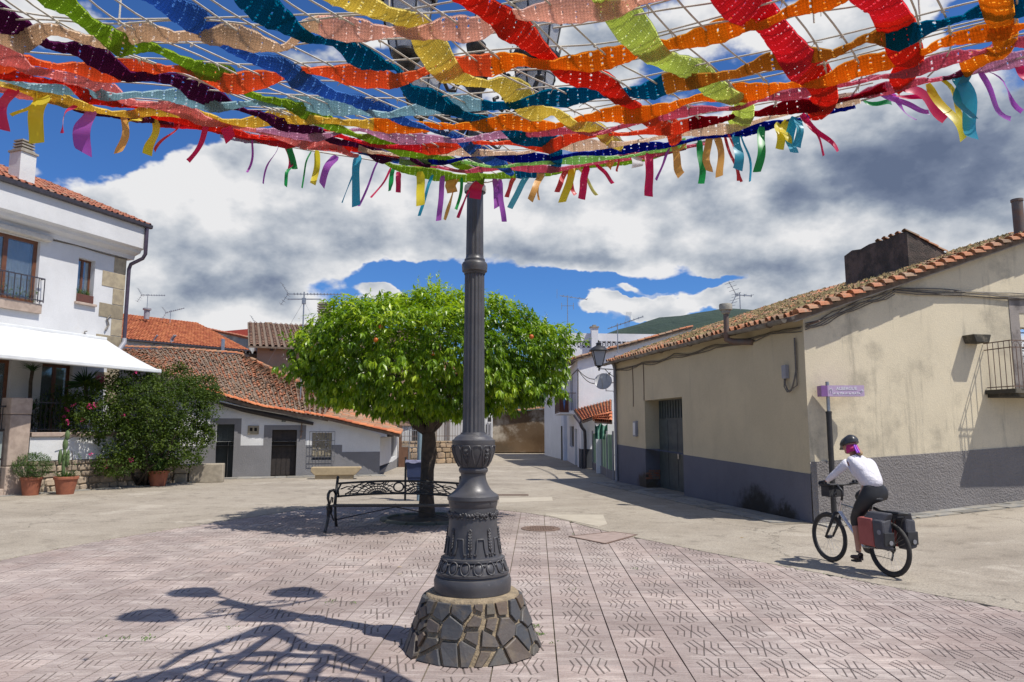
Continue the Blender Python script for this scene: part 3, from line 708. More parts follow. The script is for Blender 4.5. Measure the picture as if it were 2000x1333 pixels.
# meter box, junction box, wires
mu, mz = wf.uz(1244, 853); mu2, mz2 = wf.uz(1244, 823)
mb = MB(); wf.box(mb, mu - .12, mu + .12, mz, mz2, 0, .09); bx = mb.build('meter_box', M_PIPE, rb, bevel=.008); 
mb = MB(); wf.box(mb, mu - .09, mu + .09, mz + .05, mz2 - .05, .09, .10); mb.build('meter_lid', M_PLASTW, bx)
ju, jz = wf.uz(1538, 727); mb = MB(); wf.box(mb, ju - .07, ju + .07, jz - .14, jz + .14, 0, .1); jb = mb.build('junction_box', M_PIPE, rb, bevel=.015)
cw = RL - .28
mb = MB(); mb.tube([wf.p(ju, jz - .14, .05)] + [wf.p(ju + (cw - ju) * t, jz - .16 - .26 * math.sin(math.pi * min(1, t * .9 + .1)), .07) for t in (0, .2, .4, .6, .8, 1)] + [wf.p(cw, jz, .03), wf.p(cw, zE - .45, .03)], .018, 6)
mb.tube([wf.p(ju - .03, jz - .14, .06), wf.p(ju - .02, jz - .3, .08), wf.p(ju + .08, jz - .42, .08), wf.p(cw + .03, jz - .3, .04), wf.p(cw + .03, zE - .5, .04)], .012, 6)
mb.build('looped_cable', M_CABLE, rb)
def cable_run(mb, fn, n, k, amp=.02, r_=.011, seed=0, gap=.035):
    rr_ = random.Random(seed)
    for c in range(k):
        ph = rr_.uniform(0, 6); mb.tube([fn(i / n, c * gap + amp * math.sin(i * .9 + ph) + rr_.uniform(-.006, .006), .03 + .02 * (c % 2)) for i in range(n + 1)], r_, 5)
mb = MB(); 
cable_run(mb, lambda t, dz, o_: wf.p(.1 + t * (RL - .12), ztop(.1 + t * RL) - .20 - .1 * (1 - t) - dz - .07 * abs(math.sin(t * 14)), o_), 40, 3, .018, seed=1)
ku, kz = wg.uz(1742, 562); ku2, kz2 = wg.uz(2000, 576)
cable_run(mb, lambda t, dz, o_: wg.p(.02 + ku * t, (gz(0) - .26) * (1 - t) + kz * t - dz - .02 * math.sin(t * 9) - .0, o_ + .01), 20, 5, .02, seed=2)
cable_run(mb, lambda t, dz, o_: wg.p(ku + (GW - ku) * t, kz + (kz2 - kz) * t * (GW - ku) / (ku2 - ku) - dz, o_ + .01), 24, 5, .014, seed=3, gap=.028)
cb = mb.build('cable_bundle', M_CABLE, rb)
mb = MB()
for pxx, y0_, y1_ in ((1236, 716, 795), (1257, 712, 783)):
    a_ = wf.uz(pxx, y0_); b_ = wf.uz(pxx, y1_); mb.tube([wf.p(a_[0], a_[1], .015), wf.p(a_[0] + .02, (a_[1] + b_[1]) / 2, .015), wf.p(a_[0], b_[1], .015)], .012, 5)
mb.build('hanging_wire', M_RUST, rb)
# flue pipe
fu, fz = wf.uz(1470, 668); f2u, f2z = wf.uz(1433, 668, .25); 
P0 = wf.p(fu, fz, 0.0); P1 = wf.p(f2u, f2z, .42); top = AY(1426, 610, P1.y); topz = top.z
mb = MB(); mb.tube([P0, P0.lerp(P1, .75), P1 + Vector((0, 0, .05)), Vector((P1.x, P1.y, P1.z + .22))], .075, 12); mb.tube([Vector((P1.x, P1.y, P1.z + .2)), Vector((P1.x, P1.y, topz))], .062, 12)
mb.lathe([(.1, -.01), (.1, .02)], P0 - Vector((0, 0, .0)), 10)
fl = mb.build('flue_pipe', simple('rusty_flue', (.16, .09, .06), (.12, .11, .105), .65, scale=5, bump=.2), rb, smooth=50)
mb = MB(); mb.lathe([(.07, -.05), (.10, -.02), (.10, .03), (.145, .05), (.15, .17), (.14, .19), (.02, .20)], Vector((P1.x, P1.y, topz)), 18); mb.build('flue_cowl', simple('grey_cement', (.36, .34, .29), (.28, .26, .22), .85, scale=12, bump=.3), fl, smooth=40)
# big dark chimney block standing on the roof: prism whose upper edge climbs and then falls under tiles
def roof_uv(px, py):
    d = ray(px, py); c0 = Vector((0, 0, H)); nn = (e_far - e_near).cross(upv).normalized(); t = (e_near - c0).dot(nn) / d.dot(nn); return c0 + d * t
qv = wg
def onroof(s_, t_):                                            # s along the eave from the near end, t up the slope
    p = e_near + (e_far - e_near).normalized() * s_ + upv * t_; return p
cA = roof_uv(1647, 541); cB = roof_uv(1775, 506)
chY = cA.y
# raised block on the roof: high dark side to the street, little tiled slope falling back to the roof
def up_(p, z): return Vector((p.x, p.y, p.z + z))
a0, a1 = onroof(4.75, 5.0), onroof(2.35, 5.0); b0, b1 = onroof(4.75, 6.2), onroof(2.35, 6.2)
mb = MB(); K = 7; top = []; bot = []
for k in range(K + 1):
    t = k / K; p = a0.lerp(a1, t); top.append(up_(p, 1.0 + .02 * t + .03 * math.sin(k * 2.3) - (.06 if k == 0 else 0))); bot.append(up_(p, -.3))
btop = [up_(b0.lerp(b1, k / K), .12) for k in range(K + 1)]; bbot = [up_(b0.lerp(b1, k / K), -.3) for k in range(K + 1)]
vs = bot + top + btop + bbot; n_ = K + 1; fs = []
for k in range(K):
    for q in range(3): fs.append((q * n_ + k, q * n_ + k + 1, (q + 1) * n_ + k + 1, (q + 1) * n_ + k))
fs += [(0, n_, 2 * n_, 3 * n_), (K, n_ + K, 2 * n_ + K, 3 * n_ + K)]
mb.add(vs, fs); chm = mb.build('chimney_block', M_CHIM, rf, fix=True)
me = barrel(.2, .15, .4).data('cap_tile', M_RT_OLD)
for k in range(4):
    p = top[-1].lerp(btop[-1], (k + .1) / 4.3); q = top[-1].lerp(btop[-1], (k + 1.2) / 4.3); y = (p - q); y.normalize(); y = -y; z = RD.cross(y); z = z if z.z > 0 else -z
    for j in range(5):
        place('cap_tile', me, chm, frame(q + RD * (.06 + j * .24) + z * .03, (-y).cross(z), -y, z))
edge_tiles_later = lambda: edge_tiles([S_rb(-.004, v / 10) for v in range(11)], rf, M_RT_OLD, 30, 1.25, .0, name='verge_tile', tilt=.14)
# pipe on the roof at the right
pb = AY(1991, 447, 15.6); mb = MB(); mb.lathe([(.11, -.4), (.11, .62), (.125, .63), (.125, .68), (.09, .68), (.09, .3)], pb, 18)
tag(mb.build('roof_pipe', simple('rusty_flue', (.16, .09, .06)), rb, smooth=40))
# window with a balcony in the gable
wn = MB(); wz1 = gh_holes[0][3]; ha, hb = gh_holes[0][:2]
for (u0, u1, z0, z1) in ((ha, ha + .07, dtz, wz1), (hb - .07, hb, dtz, wz1), (ha + .07, hb - .07, wz1 - .07, wz1), ((ha + hb) / 2 - .05, (ha + hb) / 2 + .05, dtz, wz1 - .07), (ha + .07, hb - .07, dtz, dtz + .3)):
    wg.box(wn, u0, u1, z0, z1, -.16, -.09)
M_WINW = simple('peeling_white_paint', (.55, .54, .52), (.35, .33, .31), .7, scale=9, bump=.3)
wnd = wn.build('window', M_WINW, rb)
for a_, b_ in ((ha + .07, (ha + hb) / 2 - .05), ((ha + hb) / 2 + .05, hb - .07)):
    for k in range(4):
        z0 = dtz + .32 + (wz1 - .07 - dtz - .32) * k / 4; m2 = MB(); wg.box(m2, a_, b_, z0 + .012, z0 + (wz1 - .07 - dtz - .32) / 4 - .012, -.14, -.13); m2.build('pane', M_GLASS, wnd)
mb = MB(); wg.box(mb, ha - .1, hb + .1, dtz, wz1 + .1, -.8, -.3); mb.build('room_dark', M_DARKIN, rb)
M_SURR = mat_wall('grey_window_surround', (.33, .29, .26), (.15, .13, .12), .9, (.07, .06, .05), .7, bs=2.5, blotch=(.45, .62))
mb = MB(); wg.mesh(mb, ha - .24, hb + .24, dtz - .02, wz1 + .32, [(ha, hb, dtz - .03, wz1)], .012, .012); mb.build('window_surround', M_SURR, rb)
# balcony
bu0, _ = wg.uz(1922, 745); bz = wg.uz(1950, 768, .6)[1]; bu1 = hb + .7
bl = empty('balcony', wg.p(bu0, bz)); bl.parent = rb; bl.location = wg.p(bu0, bz) - WLOC[rb.name]; WLOC[bl.name] = wg.p(bu0, bz)
mb = MB(); wg.box(mb, bu0, bu1, bz, bz + .09, .002, .72); wg.box(mb, bu0 + .06, bu1, bz - .07, bz, .002, .62)
M_MOSSC = mat_wall('blackened_balcony_stone', (.22, .19, .14), (.05, .045, .035), 1.0, (.03, .03, .02), .9, blotch=(.35, .55), bs=3)
mb.build('balcony_floor', M_MOSSC, bl)
rz = wg.uz(1950, 664, .66)[1]
for k in range(22):
    u_ = bu0 + .06 + k * .105
    if u_ > bu1 - .03: break
    m2 = MB(); m2.tube([wg.p(u_, bz + .09, .66), wg.p(u_, rz - .13, .66)], .0085, 5); m2.build('baluster', M_RUST, bl)
for k in range(5): u_ = .1 + k * .13; m2 = MB(); m2.tube([wg.p(bu0 + .05, bz + .09, u_), wg.p(bu0 + .05, rz - .01, u_)], .0085, 5); m2.build('baluster', M_RUST, bl)
mb = MB()
for zz in (rz, rz - .14, bz + .14): mb.bar(wg.p(bu0 + .03, zz, .66), wg.p(bu1, zz, .66), .014, .02); mb.bar(wg.p(bu0 + .05, zz, .66), wg.p(bu0 + .05, zz, 0.01), .014, .02)
k = 0; u_ = bu0 + .06
while u_ + .21 < bu1:
    mb.tube([wg.p(u_ + .105 - .1 * math.cos(a), rz - .14 + .125 * math.sin(a), .66) for a in [math.pi * q / 8 for q in range(9)]], .006, 4)
    mb.tube([wg.p(u_ + .105 + .035 * math.cos(a) * (1 - a / 9), rz - .10 + .03 * math.sin(a), .66) for a in [q * .8 for q in range(9)]], .006, 4); u_ += .21
mb.build('balcony_rail', M_RUST, bl)
# stone flower trough on the wall, small iron spike
pu, pz = wg.uz(1907, 655, .15); mb = MB(); w_ = .22
prof = [(-w_, .0), (w_, .0), (w_ * .72, -.17), (-w_ * .72, -.17)]
mb.prism([wg.p(pu + a, pz + b, .0) for a, b in prof], wg.n * .3)
tr = mb.build('stone_trough', M_MOSSC, rb, fix=True, bevel=.012)
su, sz = wg.uz(1575, 635); mb = MB(); mb.bar(wg.p(su + .02, sz, 0), wg.p(su + .05, sz + .03, .35), .035, .03); mb.build('iron_spike', M_RUST, rb)

# ================================================================ window helper
def window(W, u0, u1, z0, z1, parent, frame_m, name='window', bars=(1, 1), o=-.12, fw=.07, pane_m=None, back=True, curtain=None):
    pane_m = pane_m or M_GLASS; mb = MB()
    for a, b, c, d in ((u0, u0 + fw, z0, z1), (u1 - fw, u1, z0, z1), (u0 + fw, u1 - fw, z1 - fw, z1), (u0 + fw, u1 - fw, z0, z0 + fw)): W.box(mb, a, b, c, d, o - .05, o)
    nx, nz = bars
    for k in range(1, nx): c = u0 + (u1 - u0) * k / nx; W.box(mb, c - fw * .6, c + fw * .6, z0 + fw, z1 - fw, o - .045, o + .004)
    for k in range(1, nz):
        c = z0 + (z1 - z0) * k / nz
        for q in range(nx): W.box(mb, u0 + (u1 - u0) * q / nx + fw, u0 + (u1 - u0) * (q + 1) / nx - fw, c - fw * .3, c + fw * .3, o - .04, o)
    f = mb.build(name, frame_m, parent)
    for q in range(nx):
        m2 = MB(); W.box(m2, u0 + (u1 - u0) * q / nx + fw * (1 if q == 0 else .6), u0 + (u1 - u0) * (q + 1) / nx - fw * (1 if q == nx - 1 else .6), z0 + fw, z1 - fw, o - .03, o - .024); m2.build('pane', pane_m, f)
    if curtain:
        m2 = MB(); K = 40; vs = []
        for k in range(K + 1):
            uu = u0 + fw + (u1 - u0 - 2 * fw) * k / K; oo = o - .14 + .022 * math.sin(k * 1.5) + .01 * math.sin(k * .61)
            vs += [W.p(uu, z0 + fw, oo), W.p(uu, z1 - fw, oo), W.p(uu, z0 + fw, oo - .01), W.p(uu, z1 - fw, oo - .01)]
        m2.add(vs, [(4 * k, 4 * k + 4, 4 * k + 5, 4 * k + 1) for k in range(K)] + [(4 * k + 2, 4 * k + 3, 4 * k + 7, 4 * k + 6) for k in range(K)]); m2.build('curtain', curtain, f)
    if back: m2 = MB(); W.box(m2, u0 - .25, u1 + .25, z0 - .1, z1 + .2, o - .9, o - .55); m2.build('room_dark', M_DARKIN, f)
    return f

# ================================================================ the big white house on the left
LC = Vector((-13.85, 25.0, 0)); LD = Vector((.333, .943, 0)).normalized(); LL = 12.0
wl = Wall(LC - LD * LL, LC)
lh = empty('white_house', LC, label='two storey white house with stone corner blocks, red tile roof and long white awning', cat='house')
zt_l = wl.uz(262, 503)[1] - .1
def hole(W, x0, y0, x1, y1, o=0):
    a = W.uz(x0, (y0 + y1) / 2, o); b = W.uz(x1, (y0 + y1) / 2, o); xm = (x0 + x1) / 2
    return (a[0], b[0], W.uz(xm, y1, o)[1], W.uz(xm, y0, o)[1])
h1 = hole(wl, -55, 452, 76, 590); h1 = (h1[0], h1[1], wl.uz(40, 588)[1], wl.uz(40, 462)[1])
h2 = hole(wl, 151, 506, 184, 592)
h3 = hole(wl, 80, 712, 140, 786); h3 = (h3[0], h3[1], 1.55, h3[3])
h4 = hole(wl, -60, 700, 20, 800); h4 = (h4[0], h4[1], 1.5, h4[3])
mb = MB(); wl.mesh(mb, 0, LL, 0, zt_l, [h1, h2, h3, h4], 0, .28)
W2 = Wall(LC, LC + Vector((-LD.y, LD.x, 0)) * 9)
mb.quad(W2.p(0, 0), W2.p(9, 0), W2.p(9, zt_l), W2.p(0, zt_l)); mb.quad(wl.p(0, 0), wl.p(0, zt_l), wl.p(0, zt_l, -9), wl.p(0, 0, -9))
mb.build('wall', M_WHITE, lh)
window(wl, *h1, lh, M_WOODR, 'balcony_door', (2, 1), o=-.13, fw=.11, curtain=M_CURT)
window(wl, *h2, lh, M_WOODR, 'window', (2, 1), o=-.2, fw=.06)
window(wl, *h3, lh, M_WOODR, 'window', (2, 1), o=-.13, fw=.09)
window(wl, *h4, lh, M_WOODR, 'terrace_door', (2, 1), o=-.13, fw=.1)
# stone sills, juliet rail, flower box
mb = MB(); wl.box(mb, h1[0], h1[1] + .12, h1[2] - .32, h1[2] - .02, .0, .12); mb.build('stone_sill', M_PINKGRANITE, lh, bevel=.01)
mb = MB(); wl.box(mb, h2[0] - .06, h2[1] + .1, h2[2] - .09, h2[2] - .01, .0, .1); mb.build('stone_sill', M_PINKGRANITE, lh, bevel=.01)
jr = MB(); zr = h1[2] + .78
jr.bar(wl.p(h1[0], zr, .18), wl.p(h1[1] + .1, zr, .18), .03, .035); jr.bar(wl.p(h1[0], h1[2] + .08, .18), wl.p(h1[1] + .1, h1[2] + .08, .18), .03, .03)
for u_ in (h1[1] + .1,): jr.bar(wl.p(u_, zr, .18), wl.p(u_, zr, 0.01), .03, .035); jr.bar(wl.p(u_, h1[2] + .08, .18), wl.p(u_, h1[2] + .08, 0.01), .03, .03)
jro = jr.build('window_rail', M_GUTTER, lh)
u_ = h1[1] + .1
while u_ > h1[0] + .1:
    m2 = MB(); m2.bar(wl.p(u_, h1[2] + .02, .18), wl.p(u_, zr, .18), .022, .022); m2.build('rail_bar', M_GUTTER, jro); u_ -= .19
M_TERRA = simple('terracotta', (.34, .115, .06), (.27, .09, .05), .8, scale=9, bump=.15)
mb = MB(); wl.box(mb, h2[0] + .0, h2[1] - .02, h2[2] + .0, h2[2] + .26, -.16, .06); fb_ = mb.build('flower_box', simple('brown_plastic', (.13, .045, .03), (.10, .04, .03), .6), lh, bevel=.01)
# cornice: band below the gutter, projecting
CO = .55
mb = MB(); mb.prism([wl.p(LL + .28, zt_l + a, b) for a, b in ((-.02, -.3), (-.02, .06), (.12, .10), (.20, .34), (.30, .38), (.34, CO), (1.16, CO), (1.16, -.3))], -LD * (LL + .3)); mb.build('cornice', M_WHITE, lh, fix=True)
zg = zt_l + 1.16
mb = MB(); gp = [(.0, .0), (.0, .16), (-.02, .16), (-.11, .15), (-.13, .12), (-.13, .02), (-.11, 0)]
mb.prism([wl.p(LL + .42, zg - .02 + a + .1, CO + b) for a, b in gp], -LD * (LL + .4)); gt = mb.build('gutter', M_GUTTER, lh, fix=True)
xp = LL + .2
mb = MB(); mb.tube([wl.p(xp + .05, zg - .02, CO + .06), wl.p(xp + .05, zt_l + .15, CO + .06), wl.p(xp + .05, zt_l - .0, CO - .05), wl.p(xp - .1, zt_l - .22, .12), wl.p(xp - .12, zt_l - .4, .07), wl.p(xp - .12, wl.uz(243, 668)[1], .07)], .065, 10); mb.build('downpipe', simple('plum_downpipe', (.075, .055, .085), (.055, .042, .065), .4, bump=.02), gt, smooth=50)
mb = MB(); zz0 = wl.uz(243, 668)[1]; mb.tube([wl.p(xp - .12, zz0 + .1, .07), wl.p(xp - .14, zz0 - .05, .1), wl.p(xp - .4, zz0 - .35, .16), wl.p(xp - .5, zz0 - .45, .16)], .085, 10); mb.build('pipe_shoe', M_PIPE, gt, smooth=50)
# corner blocks
z = zt_l - .02; k = 0; M_QUOIN = simple('quoin_sandstone', (.36, .30, .20), (.26, .215, .15), .85, scale=5, bump=.4, rvar=.2)
while z > 2.8:
    hgt = (.62, .55, .58, .50, .6, .66)[k % 6]; w_ = (.48, .92, .46, .96, .44, 1.0)[k % 6]
    m2 = MB(); wl.box(m2, LL - w_, LL + .012, z - hgt + .015, z, -.05, .018); m2.build('corner_block', M_QUOIN, lh, bevel=.012); z -= hgt; k += 1
# roof
rv = (wl.n * -1 + Vector((0, 0, .42))).normalized()
rn = wl.p(0, zg + .0, CO + .10); rf_ = wl.p(LL + .42, zg + .0, CO + .10)
def S_lh(u, v): return rn * (1 - u) + rf_ * u + rv * (6.0 * v) + Vector((0, 0, .03))
lrf = roof_sheet('roof', S_lh, 1, 1, M_ROOFBED, lh, .06)
tiled_roof(lrf, S_lh, 54, 14, M_RT_MID, 0, cap=290, seed=9, jit=.012, lift=.03)
p_ = AY(40, 342, 21.9); p_.z = S_lh(0, 0).z
def chimney(P, w, d, h, parent, cap=4, mat=None, drop=.5):
    mb = MB(); dirx = LD; rot = Matrix((Vector((LD.x, LD.y, 0)), wl.n, Vector((0, 0, 1)))).transposed()
    mb.box(P + Vector((0, 0, h / 2 - drop / 2)), (w, d, h + drop), rot); c = mb.build('chimney', mat or M_WHITE2, parent)
    m2 = MB(); m2.box(P + Vector((0, 0, h + .02)), (w * 1.16, d * 1.16, .06), rot)
    for k in range(cap): m2.box(P + Vector((0, 0, h + .10 + k * .095)), (w * .86 - .01 * k, d * .86 - .01 * k, .045), rot)
    m2.box(P + Vector((0, 0, h + .08 + cap * .045)), (w * .5, d * .5, cap * .09), rot)
    m2.build('chimney_cap', M_CONC, c); return c
cq = wl.uz(42, 345, -.3); chimney(wl.p(cq[0], cq[1] - .05, -.3), .5, .5, .78, lh, drop=.8)
mb = MB(); wl.box(mb, h1[0], h1[1] + .25, h1[3] + .02, h1[3] + .2, .0, .22); mb.build('awning_box', simple('cream_aluminium', (.60, .55, .47), (.5, .46, .4), .5, bump=.02), lh, bevel=.04)
mb = MB(); mb.tube([wl.p(LL * t, zt_l - .03 - .04 * abs(math.sin(t * 15)), .03) for t in [i / 30 for i in range(31)]], .02, 5); mb.build('facade_cable', M_CABLE, lh)
# long white awning
Bk = wl.uz(204, 664); zB = Bk[1]; F1 = wl.p(Bk[0] - .1, 0, 2.65)
zFa = AY(318, 724, F1.y).z; ul = Bk[0] - 9.4
M_AWN = simple('white_awning_cloth', (.60, .60, .60), (.56, .56, .56), .8, scale=.8, bump=.1, bscale=120, bdist=.002)
mb = MB(); vs = []; K = 24
for i in range(K + 1):
    for j in range(9):
        uu = ul + (Bk[0] - ul) * i / K; t = j / 8; vs.append(wl.p(uu - .1 * t, zB + (zFa - zB) * t - .05 * math.sin(math.pi * t) + .008 * math.sin(i * 1.3), .08 + 2.57 * t))
nn_ = len(vs); vs += [v - Vector((0, 0, .006)) for v in vs]
fs = [(i * 9 + j, i * 9 + j + 1, (i + 1) * 9 + j + 1, (i + 1) * 9 + j) for i in range(K) for j in range(8)]; fs += [tuple(nn_ + q for q in f[::-1]) for f in fs]
mb.add(vs, fs)
aw = empty('awning', wl.p(Bk[0], zB)); aw.parent = lh; aw.location = wl.p(Bk[0], zB) - WLOC[lh.name]; WLOC[aw.name] = wl.p(Bk[0], zB)
mb.build('awning_cloth', M_AWN, aw, smooth=True)
mb = MB(); mb.bar(wl.p(ul - .1, zFa - .03, 2.67), wl.p(Bk[0] - .08, zFa - .03, 2.67), .09, .13); mb.build('front_bar', M_PLASTW, aw, bevel=.03)
mb = MB(); mb.bar(wl.p(ul, zB + .03, .06), wl.p(Bk[0] + .02, zB + .03, .06), .1, .1); mb.build('wall_bar', M_PLASTW, aw, bevel=.02)
m2 = MB()
for uu in (Bk[0] - .6, Bk[0] - 4.4): m2.tube([wl.p(uu, zB - .05, .08), wl.p(uu - 1.2, (zB + zFa) / 2 - .12, 1.3), wl.p(uu - .2, zFa - .06, 2.6)], .03, 6)
m2.build('folding_arm', M_PLASTW, aw)
mb = MB(); q = wl.uz(163, 655); q2 = wl.uz(205, 640)
mb.tube([wl.p(q2[0] + .15, q2[1] + .45, .04), wl.p(q2[0] + .02, q2[1] + .3, .05), wl.p(q2[0] + .1, q2[1] + .1, .05), wl.p(q2[0] - .02, q2[1] - .1, .05)], .03, 6); mb.tube([wl.p(q[0], q[1], .04), wl.p(q[0], q[1] + .12, .05), wl.p(q[0] + .08, q[1] + .14, .05)], .02, 5); mb.build('wall_hook', M_GUTTER2, lh)

# ---------------- terrace wall
TA_ = G(50, 966); TB_ = G(347, 944); wt = Wall(TA_, TB_); TL = wt.L
tw = empty('terrace_wall', TA_, label='low terrace wall of rubble stone and white plaster topped by iron railing, under the awning', cat='wall')
zs_, zw_ = .92, 1.60
mb = MB(); wt.box(mb, 0, TL, 0, zs_, -.4, -.03); mb.build('mortar_core', M_MORTAR, tw)
mb = MB(); wt.box(mb, 0, TL, zs_, zw_, -.4, -.0); mb.build('plaster_band', M_WHITE2, tw)
def rubble(W, L, H_, parent, mat, seed, smin=.22, smax=.5, hmin=.16, hmax=.3, o=0.0, name='stone', z0=0, proud=(.0, .05)):
    r = random.Random(seed); z = z0
    while z < z0 + H_ - .05:
        hh = min(r.uniform(hmin, hmax), z0 + H_ - z); u = 0.0
        if z0 + H_ - z - hh < .08: hh = z0 + H_ - z
        while u < L - .04:
            w_ = min(r.uniform(smin, smax), L - u)
            if L - u - w_ < .1: w_ = L - u
            g = .014; oo = o + r.uniform(*proud); m2 = MB()
            ch = min(w_, hh) * .22
            poly = [(u + g + ch * r.uniform(.3, 1.3), z + g), (u + w_ - g - ch * r.uniform(.3, 1.3), z + g + r.uniform(0, .01)), (u + w_ - g, z + g + ch * r.uniform(.4, 1.2)), (u + w_ - g - r.uniform(0, .02), z + hh - g - ch * r.uniform(.4, 1.2)),
                    (u + w_ - g - ch * r.uniform(.4, 1.3), z + hh - g), (u + g + ch * r.uniform(.4, 1.3), z + hh - g - r.uniform(0, .01)), (u + g, z + hh - g - ch), (u + g + r.uniform(0, .02), z + g + ch)]
            cx = sum(p[0] for p in poly) / 8; cz = sum(p[1] for p in poly) / 8
            back = [W.p(a, b, -.12) for a, b in poly]; mid = [W.p(a, b, oo - .015) for a, b in poly]; fr = [W.p(cx + (a - cx) * .82, cz + (b - cz) * .8, oo + .012) for a, b in poly]
            m2.add(back + mid + fr, [tuple(range(16, 24))] + [(i, (i + 1) % 8, 8 + (i + 1) % 8, 8 + i) for i in range(8)] + [(8 + i, 8 + (i + 1) % 8, 16 + (i + 1) % 8, 16 + i) for i in range(8)])
            m2.build(name, mat, parent, fix=True); u += w_
        z += hh
rubble(wt, TL, zs_, tw, M_RUBBLE, 21, proud=(-.01, .035))
u = 0; r = random.Random(2)
while u < TL - .1:
    w_ = min(r.uniform(.9, 1.3), TL - u); m2 = MB(); wt.box(m2, u + .004, u + w_ - .004, zw_, zw_ + .13, -.46, .06); m2.build('coping_stone', M_PINKGRANITE, tw, bevel=.015); u += w_
rl = MB(); zc = zw_ + .13
for zz in (zc + .08, zc + .86): rl.bar(wt.p(.02, zz, -.2), wt.p(TL, zz, -.2), .03, .03)
rlo = rl.build('railing', M_IRON, tw)
u = .06; k = 0
while u < TL:
    m2 = MB(); m2.bar(wt.p(u, zc, -.2), wt.p(u, zc + .92, -.2), .016, .016); m2.lathe([(.001, .0), (.02, .03), (.001, .1)], wt.p(u, zc + .9, -.2), 5)
    if k % 2: m2.tube([wt.p(u + .05 * math.sin(a * 2), zc + .2 + a * .12, -.2) for a in [q * .35 for q in range(14)]], .006, 4)
    m2.build('rail_bar', M_IRON, rlo); u += .135; k += 1
mb = MB(); wt.box(mb, 0, TL, 0, 1.5, -2.6, -.42); mb.build('terrace_floor', M_CONC, tw)
# gate pillar
pu0 = wt.uz(13, 900)[0]; pp = empty('gate_pillar', wt.p(-.34, 0, 0), label='square pink granite gate pillar at the left edge behind the first potted plant', cat='pillar')
for (z0, z1, w_) in ((.0, .80, .56), (.81, 2.22, .54), (2.23, 2.70, .56)):
    m2 = MB(); wt.box(m2, -.34 - w_ / 2, -.34 + w_ / 2, z0, z1, -.42, .12); m2.build('block', M_PINKGRANITE, pp, bevel=.03)
gt_ = empty('iron_gate', wt.p(-1.7, 0, -.1), label='grey sheet metal gate cut off at the left edge beside the granite pillar', cat='gate')
mb = MB(); wt.box(mb, -2.9, -.66, .25, 1.75, -.14, -.1); mb.build('sheet', simple('pale_green_steel', (.30, .34, .32), (.24, .28, .27), .5), gt_)
mb = MB()
for zz in (.2, 1.0, 1.8, 2.45): mb.bar(wt.p(-2.9, zz, -.12), wt.p(-.64, zz, -.12), .05, .05)
for k in range(14): mb.bar(wt.p(-2.85 + k * .165, 1.8, -.12), wt.p(-2.85 + k * .165, 2.45, -.12), .018, .018)
mb.build('gate_frame', M_IRON, gt_)
mb = MB(); wt.box(mb, -3.2, -.62, 0, .2, -.5, .12); mb.build('step', M_PINKGRANITE, gt_, bevel=.02)

# ================================================================ low old house
WA = Vector((-13.2, 26.35, 0)); WB = Vector((-5.3, 28.9, 0)); ww = Wall(WA, WB); WL = ww.L
sB = G(778, 912); wsd = Wall(WB, sB)
wh = empty('old_low_house', WB, label='low whitewashed old house with grey plinth and mossy roof between bush and tree', cat='house')
def ez(px): # eave height along the front, by pixel column
    xs = [(300, 722), (389, 760), (512, 797), (638, 816), (745, 846)]
    for (a, b), (c, d) in zip(xs, xs[1:]):
        if px <= c: return b + (d - b) * (px - a) / (c - a)
    return 848
EU = [(ww.uz(px, ez(px))[0], ww.uz(px, ez(px))[1] - .08) for px in (300, 389, 450, 512, 580, 638, 700, 744)]
def ztw(u):
    if u <= EU[0][0]: return EU[0][1]
    for (a, b), (c, d) in zip(EU, EU[1:]):
        if u <= c: return b + (d - b) * (u - a) / (c - a)
    return EU[-1][1]
hd1 = hole(ww, 421, 829, 456, 929); hd1 = (hd1[0], hd1[1], -.1, hd1[3]); hd2 = hole(ww, 530, 840, 579, 928); hd2 = (hd2[0], hd2[1], -.1, hd2[3])
hw = hole(ww, 609, 846, 648, 899)
uj = ww.uz(668, 880)[0]; zl = 1.20; zr_ = ww.uz(700, 883)[1]
us_ = sorted({0, WL, uj, *[e[0] for e in EU if 0 < e[0] < WL]})
mw = MB(); mg = MB()
for a, b in zip(us_, us_[1:]):
    zb_ = zl if (a + b) / 2 < uj else zr_
    ww.mesh(mw, a, b, zb_, 1.35, [hd1, hd2, hw], 0, .3); 
    ww.mesh(mw, a, b, 1.35, 1.45, [hd1, hd2, hw], 0, .3, zt=ztw) if False else None
    ww.mesh(mg, a, b, -.1, zb_, [hd1, hd2, hw], .012, .3)
# upper wall, as one sheet with openings and a sloping top: fill per column
cols = sorted(set(us_) | {hd1[0], hd1[1], hd2[0], hd2[1], hw[0], hw[1]})
for a, b in zip(cols, cols[1:]):
    m_ = (a + b) / 2; z0 = 1.35
    for h_ in (hd1, hd2, hw):
        if h_[0] < m_ < h_[1]: z0 = max(z0, h_[3])
    mw.quad(ww.p(a, z0), ww.p(b, z0), ww.p(b, ztw(b)), ww.p(a, ztw(a)))
for h_ in (hd1, hd2, hw):
    q = [ww.p(h_[0], 1.35), ww.p(h_[0], h_[3]), ww.p(h_[1], h_[3]), ww.p(h_[1], 1.35)]; w_ = [x - ww.n * .3 for x in q]
    for k in range(3): mw.quad(q[k], w_[k], w_[k + 1], q[k + 1])
mw.build('wall', M_WHITE2, wh); mg.build('plinth', M_GREYB, wh)
hs = hole(wsd, 764, 849, 773, 893)
mb = MB(); wsd.mesh(mb, 0, wsd.L, .35, 1.48, [hs], 0, .15); mb.build('side_wall', M_WHITE, wh)
mb = MB(); wsd.mesh(mb, 0, wsd.L, -.1, .35, [], .01, .1, zt=lambda u: .15 + u * .05); mb.build('side_plinth', M_GREYB, wh)
mb = MB(); wsd.box(mb, hs[0], hs[1], hs[2], hs[3], -.2, -.1); mb.build('side_window', M_GREYB, wh)
